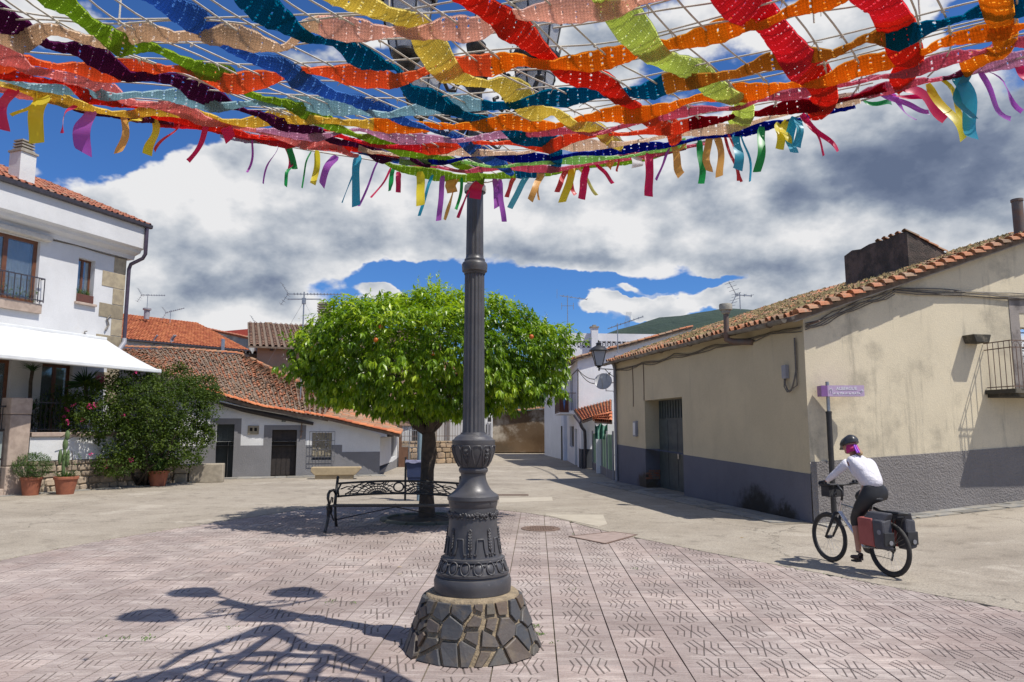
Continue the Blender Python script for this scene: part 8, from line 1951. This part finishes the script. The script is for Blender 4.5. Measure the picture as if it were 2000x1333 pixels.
for row in RIB.split(';'):
    *v, c = row.split(); x0, y0, x1, y1, w_ = map(float, v); a = CN(x0, y0 - 3); Yr = a.y
    b = AY(x1, y1, Yr + rbs.uniform(-.08, .08)); wm = w_ / F * (a - Vector((0, 0, H))).length; s = Vector((1, rbs.uniform(-.35, .35), 0)).normalized(); n_ = 10; vs = []
    bend = rbs.uniform(-.010, .010) * (4 if x0 > 1680 else 1); ph = rbs.uniform(0, 6); tw = rbs.uniform(-.3, .3) if w_ > 9 else rbs.uniform(-1.2, 1.2)
    tdir = (b - a).normalized(); side_ = tdir.cross(Vector((0, 1, 0))).normalized()
    for i in range(n_ + 1):
        t = i / n_; p = a.lerp(b, t) + side_ * (bend * math.sin(math.pi * t) + .002 * math.sin(t * 9 + ph)) + Vector((0, .03 * math.sin(t * 5 + ph), 0)); an = tw * math.sin(t * 4 + ph)
        ss = (side_ * math.cos(an) + Vector((0, 1, 0)) * math.sin(an)) * wm / 2 * (.6 if i == 0 else 1); sl_p = Vector((0, 0, 0)) if i < n_ else tdir * wm * .3 * rbs.uniform(-1, 1)
        vs += [p - ss + sl_p, p + Vector((0, .004, 0)), p + ss - sl_p]
    mb = MB(); mb.add(vs, [(3 * i + k, 3 * i + k + 1, 3 * i + k + 4, 3 * i + k + 3) for i in range(n_) for k in range(2)]); o = mb.build('ribbon', ribm(c), net, smooth=True); o['label'] = RN_[c] + ' satin ribbon'
# ================================================================ bicycle
rC = G(1741, 1128); fC = G(1629, 1100); hd_ = (fC - rC); WB_ = 1.06; hd_.normalize(); bang = math.atan2(hd_.y, hd_.x)
BK = empty('bicycle', Vector((rC.x, rC.y, .007)), bang, label='silver touring bicycle with red and grey panniers and black handlebar bag', cat='bicycle')
WLOC[BK.name] = Vector((0, 0, 0))
M_TYRE = simple('rubber', (.035, .032, .030), (.05, .045, .04), .8, scale=30, bump=.4, coord='obj'); M_SILV = simple('bare_aluminium', (.62, .63, .65), (.5, .5, .52), .25, metal=.85, bump=0, coord='obj'); M_BLK = simple('black_plastic', (.02, .02, .022), (.03, .03, .033), .5, scale=20, bump=.1, coord='obj')
M_SPOKE = simple('spoke_steel', (.5, .5, .5), (.4, .4, .4), .35, metal=.8, bump=0, coord='obj')
WR = .335
def wheel(x, name='wheel'):
    w_ = empty(name, (x, 0, WR)); w_.parent = BK; WLOC[w_.name] = Vector((0, 0, 0))
    mb = MB(); n_ = 56; vs = []
    for i in range(n_):
        a = 2 * math.pi * i / n_
        for k in range(8):
            b_ = 2 * math.pi * k / 8; rr_ = WR - .026 + .026 * math.cos(b_) + (.0025 if i % 2 and abs(b_) < 1 else 0); vs.append((rr_ * math.cos(a), .024 * math.sin(b_), rr_ * math.sin(a)))
    mb.add(vs, [(i * 8 + k, i * 8 + (k + 1) % 8, ((i + 1) % n_) * 8 + (k + 1) % 8, ((i + 1) % n_) * 8 + k) for i in range(n_) for k in range(8)]); mb.build('tyre', M_TYRE, w_, local=True, smooth=True)
    mb = MB(); vs = []
    for i in range(n_):
        a = 2 * math.pi * i / n_
        for rr_, y in ((.285, -.012), (.272, -.010), (.268, 0), (.272, .010), (.285, .012)): vs.append((rr_ * math.cos(a), y, rr_ * math.sin(a)))
    mb.add(vs, [(i * 5 + k, i * 5 + (k + 1) % 5, ((i + 1) % n_) * 5 + (k + 1) % 5, ((i + 1) % n_) * 5 + k) for i in range(n_) for k in range(5)]); mb.build('rim', M_BLK, w_, local=True, smooth=40)
    mb = MB()
    for k in range(32):
        a = 2 * math.pi * k / 32; s = 1 if k % 2 else -1; a2 = a + (.5 if (k // 2) % 2 else -.5); mb.tube([(.02 * math.cos(a2), s * .028, .02 * math.sin(a2)), (.27 * math.cos(a), 0, .27 * math.sin(a))], .0013, 3)
    mb.build('spokes', M_SPOKE, w_, local=True)
    mb = MB(); mb.tube([(0, -.055, 0), (0, -.03, 0), (0, .03, 0), (0, .055, 0)], [.012, .024, .024, .012], 12); mb.build('hub', M_BLK, w_, local=True, smooth=True); return w_
wheel(WB_, 'front_wheel'); rw = wheel(0, 'rear_wheel')
BBp = Vector((.43, 0, .30)); ST = Vector((.27, 0, .80)); HT = Vector((.79, 0, .83)); HB = Vector((.835, 0, .70)); FH = Vector((WB_, 0, WR)); RH = Vector((0, 0, WR))
mb = MB(); mb.tube([BBp, ST], .016, 10); mb.tube([HT - Vector((0, 0, .03)), ST + Vector((.01, 0, -.06))], .017, 10); mb.tube([HB, BBp], [.026, .022], 12); mb.tube([HT + Vector((-.01, 0, .03)), HB + Vector((.01, 0, -.02))], .022, 12)
for s in (-1, 1): mb.tube([BBp + Vector((-.02, s * .03, 0)), RH + Vector((0, s * .065, 0))], .010, 8); mb.tube([ST + Vector((.01, s * .02, -.06)), RH + Vector((0, s * .065, 0))], .008, 8)
mb.build('frame', M_SILV, BK, local=True, smooth=40)
mb = MB()
for s in (-1, 1): mb.tube([HB + Vector((.03, s * .055, -.02)), HB.lerp(FH, .5) + Vector((.0, s * .062, 0)), FH + Vector((0, s * .06, 0))], [.019, .021, .014], 10)
mb.tube([HB + Vector((.03, -.06, -.02)), HB + Vector((.03, .06, -.02))], .02, 8); mb.tube([HB + Vector((.10, -.05, -.12)), HB + Vector((.12, 0, -.05)), HB + Vector((.10, .05, -.12))], .012, 6); mb.build('fork', M_BLK, BK, local=True, smooth=True)
mb = MB(); SD = Vector((.235, 0, .93)); mb.tube([ST, SD - Vector((0, 0, .04))], .013, 10); mb.build('seat_post', M_BLK, BK, local=True, smooth=True)
mb = MB(); vs = []
for i, (x, w_, z) in enumerate(((-.13, .055, .0), (-.10, .075, .012), (-.04, .07, .01), (.03, .035, .0), (.12, .02, .0), (.15, .012, -.012))):
    for k in range(8): a = 2 * math.pi * k / 8; vs.append(SD + Vector((x, w_ * math.cos(a), z + (.018 if math.sin(a) > 0 else .03) * math.sin(a))))
mb.add(vs, [(i * 8 + k, i * 8 + (k + 1) % 8, (i + 1) * 8 + (k + 1) % 8, (i + 1) * 8 + k) for i in range(5) for k in range(8)] + [tuple(range(8))[::-1], tuple(range(40, 48))]); mb.build('saddle', M_BLK, BK, local=True, smooth=True)
BAR = Vector((.86, 0, 1.06)); hb = empty('handlebar', (0, 0, 0)); hb.parent = BK; WLOC[hb.name] = Vector()
mb = MB(); mb.tube([HT + Vector((-.012, 0, .03)), HT + Vector((-.03, 0, .15)), BAR], .016, 10); mb.tube([BAR + Vector((-.05, -.29, .02)), BAR + Vector((-.01, -.12, .0)), BAR, BAR + Vector((-.01, .12, .0)), BAR + Vector((-.05, .29, .02))], .012, 8); mb.build('stem', M_BLK, hb, local=True, smooth=True)
for s in (-1, 1):
    mb = MB(); mb.tube([BAR + Vector((-.030, s * .19, .013)), BAR + Vector((-.052, s * .31, .022))], .017, 10); mb.build('grip', M_BLK, hb, local=True, smooth=True)
    mb = MB(); mb.tube([BAR + Vector((-.03, s * .16, .01)), BAR + Vector((.03, s * .18, -.01)), BAR + Vector((.04, s * .27, -.015))], .007, 6); mb.build('brake_lever', M_BLK, hb, local=True)
mb = MB(); mb.box((.95, 0, .965), (.16, .25, .14)); mb.box((.95, 0, 1.045), (.17, .26, .02)); bgm = mb.build('handlebar_bag', simple('black_fabric', (.025, .025, .028), (.04, .04, .042), .85, scale=14, bump=.4, coord='obj'), BK, local=True, bevel=.035)
mb = MB(); mb.box((.95, 0, 1.06), (.12, .18, .012)); mb.build('map_case', M_BLK, bgm, local=True)
mb = MB(); mb.tube([(.83, .045, .93), (.80, .06, .97), (.82, .09, .94)], .012, 6); mb.tube([(.79, 0, .80), (.90, .03, .85), (.86, .03, .74)], .004, 4); mb.tube([(.80, .1, 1.05), (.88, .1, .95), (.80, .03, .78)], .004, 4); mb.build('cables', M_BLK, BK, local=True)
# drivetrain
mb = MB(); M = Matrix.Translation(BBp + Vector((0, -.055, 0))) @ Matrix.Rotation(math.pi / 2, 4, 'X'); mb.M = M; mb.lathe([(.02, -.003), (.082, -.003), (.088, 0), (.082, .003), (.02, .003)], (0, 0, 0), 32); mb.lathe([(.01, .006), (.06, .006), (.06, .010), (.01, .010)], (0, 0, 0), 24); mb.M = None
for k in range(3): M2 = Matrix.Translation(Vector((0, -.045 + .008 * k, WR))) @ Matrix.Rotation(math.pi / 2, 4, 'X'); mb.M = M2; mb.lathe([(.02, 0), (.05 - .01 * k, 0), (.05 - .01 * k, .004), (.02, .004)], (0, 0, 0), 20)
mb.M = None; mb.tube([BBp + Vector((0, -.055, .085)), (0, -.045, WR + .04)], .004, 4); mb.tube([BBp + Vector((0, -.055, -.085)), (.03, -.05, .20), (-.01, -.05, .25), (0, -.045, WR - .04)], .004, 4); mb.tube([(0, -.06, WR - .02), (.02, -.06, .24), (.03, -.05, .18)], .012, 6); mb.build('drivetrain', simple('oily_steel', (.09, .085, .08), (.05, .05, .05), .4, metal=.6, bump=0, coord='obj'), BK, local=True)
pa_ = math.radians(-98)
PL_ = BBp + Vector((math.cos(pa_) * .17, .12, math.sin(pa_) * .17)); PR_ = BBp + Vector((-math.cos(pa_) * .17, -.12, -math.sin(pa_) * .17))
for s, P in ((1, PL_), (-1, PR_)):
    mb = MB(); mb.bar(BBp + Vector((0, s * .07, 0)), P + Vector((0, -s * .03, 0)), .022, .014); mb.build('crank', M_SILV, BK, local=True)
    mb = MB(); mb.box(P + Vector((0, s * .03, 0)), (.09, .09, .022)); mb.build('pedal', M_BLK, BK, local=True)
mb = MB()
for s in (-1, 1): mb.tube([(.22, s * .05, .74), (-.22, s * .06, .745)], .006, 5); mb.tube([(-.02, s * .06, .745), (0, s * .075, WR)], .006, 5); mb.tube([(-.18, s * .06, .745), (0, s * .075, WR)], .006, 5)
for x in (.15, .0, -.2): mb.tube([(x, -.055, .745), (x, .055, .745)], .006, 5)
mb.tube([(.30, -.08, .80), (.1, .0, .78), (-.24, .05, .79), (-.26, -.05, .79)], .022, 6); mb.build('rear_rack', M_BLK, BK, local=True)
M_PRED = simple('faded_red_pannier', (.36, .10, .085), (.28, .075, .065), .8, scale=6, bump=.3, coord='obj'); M_PBLK = simple('dark_grey_pannier', (.045, .045, .055), (.07, .07, .08), .7, scale=7, bump=.35, coord='obj'); M_REFL = simple('grey_reflector', (.25, .25, .27), bump=0, coord='obj')
for s in (-1, 1):
    pn = empty('pannier', (0, 0, 0)); pn.parent = BK; WLOC[pn.name] = Vector()
    y0, y1 = s * (.085 if s > 0 else .12), s * (.235 if s > 0 else .28); ym = (y0 + y1) / 2
    def pan(x0, x1, z0, z1, nm, mt, yy0=y0, yy1=y1, bev=.02):
        m = MB(); m.box(((x0 + x1) / 2, (yy0 + yy1) / 2, (z0 + z1) / 2), (abs(x1 - x0), abs(yy1 - yy0), z1 - z0)); return m.build(nm, mt, pn, local=True, bevel=bev)
    m = MB(); m.prism([(.25, y0, .35), (.25, y1, .37), (.27, y1, .71), (.27, y0, .72)], (-.25, 0, 0)); m.build('red_half', M_PRED, pn, local=True, fix=True, bevel=.025)
    m = MB(); m.prism([(.0, y0, .33), (.0, y1, .36), (.02, y1 * 1.02, .70), (.02, y0, .74)], (-.17, 0, 0)); m.build('dark_half', M_PBLK, pn, local=True, fix=True, bevel=.03)
    m = MB(); m.prism([(.20, y0 * .8, .68), (.20, y1 * .98, .67), (.15, ym, .79), (.15, y0 * .9, .79)], (-.33, 0, .0)); m.build('roll_top', M_PBLK if s > 0 else M_PBLK, pn, local=True, fix=True, bevel=.02)
    pan(-.18, -.155, .40, .56, 'pocket', M_BLK, bev=.008)
    m = MB(); m.M = Matrix.Translation((-.1, y1 + s * .008, .56)) @ Matrix.Rotation(math.pi / 2, 4, 'X'); m.lathe([(.03, -.002), (.03, .002)], (0, 0, 0), 12); m.build('reflector', M_REFL, pn, local=True)
    m = MB(); m.M = Matrix.Translation((-.2, ym, .44)) @ Matrix.Rotation(math.pi / 2, 4, 'Y'); m.lathe([(.028, -.003), (.028, .003)], (0, 0, 0), 12); m.build('reflector', M_REFL, pn, local=True)

# ================================================================ the cyclist
def skinned(name, J, E, root, mat, parent, sub=2, off=(0, 0, 0)):
    names = list(J); me = bpy.data.meshes.new(name); me.from_pydata([tuple(Vector(J[k][0])) for k in names], [(names.index(a), names.index(b)) for a, b in E], [])
    o = bpy.data.objects.new(name, me); COL.objects.link(o); o.modifiers.new('skin', 'SKIN')
    if not me.skin_vertices:
        bpy.context.view_layer.objects.active = o; 
    sv = me.skin_vertices[0].data
    for i, k in enumerate(names):
        rr_ = J[k][1]; sv[i].radius = rr_ if isinstance(rr_, tuple) else (rr_, rr_); sv[i].use_root = (k == root)
    s = o.modifiers.new('sub', 'SUBSURF'); s.levels = sub; s.render_levels = sub
    dg = bpy.context.evaluated_depsgraph_get(); dg.update(); m2 = bpy.data.meshes.new_from_object(o.evaluated_get(dg)); bpy.data.objects.remove(o)
    m2.materials.clear(); m2.materials.append(mat); m2.polygons.foreach_set('use_smooth', [True] * len(m2.polygons)); m2.name = name
    q = bpy.data.objects.new(name, m2); COL.objects.link(q); q.parent = parent; WLOC[q.name] = Vector(); return q
PS = empty('person', Vector((rC.x, rC.y, .007)), bang, label='cyclist in white top, black tights, black helmet and magenta headscarf riding away', cat='person'); WLOC[PS.name] = Vector()
M_SKIN = simple('skin', (.42, .22, .15), (.36, .18, .12), .5, scale=6, bump=.05, coord='obj'); M_SHIRT = simple('white_jersey', (.66, .64, .68), (.58, .56, .61), .8, scale=4, bump=.9, bscale=11, bdist=.03, coord='obj'); M_TIGHT = simple('black_tights', (.012, .012, .014), (.02, .02, .022), .55, scale=5, bump=.3, bscale=9, coord='obj')
M_SHOE = simple('brown_black_shoe', (.045, .03, .028), (.07, .04, .035), .6, scale=9, coord='obj'); M_GLOVE = simple('black_glove', (.02, .022, .03), (.03, .04, .06), .6, coord='obj')
hip = Vector((.18, 0, 1.03)); che = Vector((.415, 0, 1.34)); nek = Vector((.50, 0, 1.455)); hea = Vector((.55, .01, 1.59))
gl = {s: BAR + Vector((-.045, s * .275, .03)) for s in (-1, 1)}; ank = {1: PL_ + Vector((-.05, .03, .10)), -1: PR_ + Vector((-.05, -.03, .10))}
kne = {1: Vector((.60, .13, .62)), -1: Vector((.66, -.13, .78))}
for s in (1, -1):                                            # knee from two equal-length segments
    h0 = hip + Vector((0, s * .09, -.01)); a = ank[s]; d = a - h0; L = d.length; t_, c_l = .44, .42; x = (t_ * t_ - c_l * c_l + L * L) / (2 * L); hh = math.sqrt(max(0, t_ * t_ - x * x)); dn = d.normalized(); fw = Vector((1, 0, 0)); fw = (fw - dn * fw.dot(dn)).normalized(); kne[s] = h0 + dn * x + fw * hh + Vector((0, s * .02, 0))
elb = {s: (Vector((.47, s * .19, 1.36)).lerp(gl[s], .5) + Vector((-.02, s * .045, -.035))) for s in (1, -1)}
J = {'hip': (hip, (.13, .10)), 'waist': (hip.lerp(che, .45) + Vector((-.02, 0, .02)), (.105, .085)), 'chest': (che, (.11, .085)), 'neck0': (nek, .05), 'neck1': (nek.lerp(hea, .5), .046), 'head': (hea, (.075, .085)), 'crown': (hea + Vector((.02, 0, .075)), (.07, .075))}
E = [('hip', 'waist'), ('waist', 'chest'), ('chest', 'neck0'), ('neck0', 'neck1'), ('neck1', 'head'), ('head', 'crown')]
for s in (1, -1):
    n_ = 'l' if s > 0 else 'r'; J.update({n_ + 'sh': (Vector((.455, s * .150, 1.365)), .036), n_ + 'el': (elb[s], .030), n_ + 'wr': (gl[s] + Vector((-.07, s * .0, .03)), .024), n_ + 'hj': (hip + Vector((.04, s * .09, -.03)), .095), n_ + 'kn': (kne[s], .055), n_ + 'cf': (kne[s].lerp(ank[s], .35) + Vector((-.02, 0, 0)), .052), n_ + 'an': (ank[s], .032)})
    E += [('chest', n_ + 'sh'), (n_ + 'sh', n_ + 'el'), (n_ + 'el', n_ + 'wr'), ('hip', n_ + 'hj'), (n_ + 'hj', n_ + 'kn'), (n_ + 'kn', n_ + 'cf'), (n_ + 'cf', n_ + 'an')]
body = skinned('body', J, E, 'hip', M_SKIN, PS)
sh = {'hem': (hip + Vector((-.03, 0, .01)), (.135, .125)), 'waist': (hip.lerp(che, .42) + Vector((-.03, 0, .03)), (.15, .13)), 'chest': (che + Vector((-.005, 0, .0)), (.165, .135)), 'nk': (nek + Vector((-.01, 0, -.005)), .078)}; es = [('hem', 'waist'), ('waist', 'chest'), ('chest', 'nk')]
for s in (1, -1):
    n_ = 'l' if s > 0 else 'r'; se = Vector((.455, s * .17, 1.375)); w2 = gl[s] + Vector((-.085, 0, .035)); sh.update({n_ + 's': (se, .072), n_ + 'm': (se.lerp(elb[s], .5) + Vector((0, 0, -.005)), .056), n_ + 'e': (elb[s], .046), n_ + 'w': (w2, .033)}); es += [('chest', n_ + 's'), (n_ + 's', n_ + 'm'), (n_ + 'm', n_ + 'e'), (n_ + 'e', n_ + 'w')]
skinned('jersey', sh, es, 'chest', M_SHIRT, PS)
ti = {'top': (hip + Vector((.01, 0, .07)), (.135, .105)), 'hip': (hip + Vector((-.02, 0, -.01)), (.165, .14))}; et = [('top', 'hip')]
for s in (1, -1):
    n_ = 'l' if s > 0 else 'r'; hj = hip + Vector((.02, s * .085, -.03)); ti.update({n_ + 'h': (hj, .13), n_ + 't': (hj.lerp(kne[s], .5) + Vector((0, 0, .0)), .105), n_ + 'k': (kne[s], .064), n_ + 'c': (kne[s].lerp(ank[s], .28) + Vector((-.012, 0, 0)), .061)}); et += [('hip', n_ + 'h'), (n_ + 'h', n_ + 't'), (n_ + 't', n_ + 'k'), (n_ + 'k', n_ + 'c')]
skinned('tights', ti, et, 'hip', M_TIGHT, PS)
for s in (1, -1):
    P = ank[s]; t0 = Vector((PL_ if s > 0 else PR_)) + Vector((0, s * .03, .045)); skinned('shoe', {'a': (P + Vector((-.0, 0, -.005)), .042), 'h': (t0 + Vector((-.12, 0, .01)), .036), 'm': (t0 + Vector((.0, 0, .0)), (.045, .032)), 't': (t0 + Vector((.085, 0, -.005)), (.038, .024))}, [('a', 'h'), ('h', 'm'), ('m', 't')], 'h', M_SHOE, PS)
    skinned('sock', {'a': (P + Vector((0, 0, .0)), .037), 'b': (P.lerp(kne[s], .14), .037)}, [('a', 'b')], 'a', M_GLOVE, PS)
    g = gl[s]; pj = {'w': (g + Vector((-.07, 0, .03)), .026), 'p': (g + Vector((-.025, 0, .022)), (.036, .02))}; ep = [('w', 'p')]
    gvo = skinned('glove', pj, ep, 'w', M_GLOVE, PS)
    for k in range(4):
        yo = s * (.034 - .022 * k); m = MB(); L_ = (1, 1.1, 1.05, .85)[k]
        m.tube([g + Vector((-.022, yo, .024)), g + Vector((.006, yo, .026)), g + Vector((.026 * L_, yo, .008)), g + Vector((.024 * L_, yo, -.014)), g + Vector((.006, yo, -.024))], [.0105, .0105, .010, .009, .007], 7); m.build('finger', M_GLOVE, gvo, local=True, smooth=True)
    m = MB(); m.tube([g + Vector((-.04, -s * .03, .01)), g + Vector((-.02, -s * .045, -.004)), g + Vector((.004, -s * .042, -.016))], [.012, .011, .008], 7); m.build('thumb', M_GLOVE, gvo, local=True, smooth=True)
# head details: turned and tilted forward
HM = Matrix.Translation(hea) @ Matrix.Rotation(math.radians(14), 4, 'Y')
def hs(m, c, r_, sc): m.M = HM; m.sphere(c, r_, 14, 10, sc); m.M = None
m = MB(); hs(m, (.015, 0, .01), .1, (.98, .80, 1.12)); hs(m, (.075, 0, -.055), .04, (.9, .9, .8)); hs(m, (.112, 0, -.015), .016, (1.1, .8, 1.3)); 
for s in (-1, 1): hs(m, (.0, s * .08, -.01), .022, (.8, .4, 1.4))
m.build('face', M_SKIN, PS, local=True, smooth=True)
m = MB()
for s in (-1, 1): hs(m, (.098, s * .032, .015), .011, (.6, 1, .8))
m.build('eyes', M_BLK, PS, local=True, smooth=True); m = MB(); hs(m, (.108, 0, -.05), .014, (.5, 1.4, .4)); m.build('mouth', simple('lip', (.32, .10, .09), bump=0), PS, local=True, smooth=True)
# helmet
m = MB(); vs = []; NU, NV = 28, 10
for j in range(NV + 1):
    for i in range(NU):
        a = 2 * math.pi * i / NU; e = (math.pi / 2) * (j / NV) ; low = .02 - .018 * math.cos(a); z = low + (.118) * math.sin(e); rr_ = math.cos(e) ** .75 if j < NV else 0
        k_ = 1 + (.05 if (i % 4 < 2 and 1 < j < 8) else 0); vs.append((.012 + rr_ * .138 * math.cos(a) * k_, rr_ * .102 * math.sin(a) * k_, z))
m.M = HM; m.add(vs, [(j * NU + i, j * NU + (i + 1) % NU, (j + 1) * NU + (i + 1) % NU, (j + 1) * NU + i) for j in range(NV) for i in range(NU)]); m.add([(.012 + .138 * math.cos(2 * math.pi * i / NU), .102 * math.sin(2 * math.pi * i / NU), .02 - .018 * math.cos(2 * math.pi * i / NU)) for i in range(NU)], [tuple(range(NU))]); 
m.prism([(.13, -.06, .0), (.175, -.035, -.012), (.175, .035, -.012), (.13, .06, .0)], (0, 0, .012)); hmt = m.build('helmet', simple('black_helmet', (.03, .03, .032), (.045, .045, .048), .35, bump=0, coord='obj'), PS, local=True, smooth=30)
m = MB(); m.M = HM
for a in (-.5, 0, .5):
    for x in (-.07, -.01, .05): m.box((x, math.sin(a) * .1, .118 - abs(a) * .05 - abs(x) * .16), (.035, .014, .03))
m.build('helmet_vent', M_DARKIN, hmt, local=True)
M_SCARF = simple('magenta_scarf', (.50, .015, .14), (.36, .01, .12), .6, scale=14, bump=.5, coord='obj'); M_SCP = simple('purple_scarf_stripe', (.42, .10, .70), bump=0, coord='obj')
m = MB(); vs = []
for j in range(7):
    for i in range(17):
        a = math.radians(95 + 170 * i / 16); t = j / 6; rr_ = .088 + .012 * t + .006 * math.sin(i * 2.1) * t; vs.append((.005 + math.cos(a) * (rr_ + .03 * t), math.sin(a) * rr_ * .95, .01 - .11 * t - .02 * t * math.cos(a)))
m.M = HM; nn2 = len(vs); vs += [(x * .96, y * .96, z) for x, y, z in vs]
m.add(vs, [(q + j * 17 + i, q + j * 17 + i + 1, q + (j + 1) * 17 + i + 1, q + (j + 1) * 17 + i) for q in (0, nn2) for j in range(6) for i in range(16)]); sc_ = m.build('headscarf', M_SCARF, PS, local=True, smooth=True)
m = MB(); m.M = HM
for y in (.02, .045): m.tube([(-.115, y, -.01), (-.13, y * 1.2, -.06), (-.155, y * 1.3, -.12)], .012, 5)
m.build('scarf_tail', M_SCP, sc_, local=True); m = MB(); m.M = HM; m.tube([(-.08, -.02, -.08), (-.13, -.01, -.125), (-.16, .0, -.15)], [.03, .035, .01], 8); m.build('hair', simple('blond_hair', (.38, .24, .12), bump=.3, coord='obj'), PS, local=True, smooth=True)
print('chk', 'tris ok')
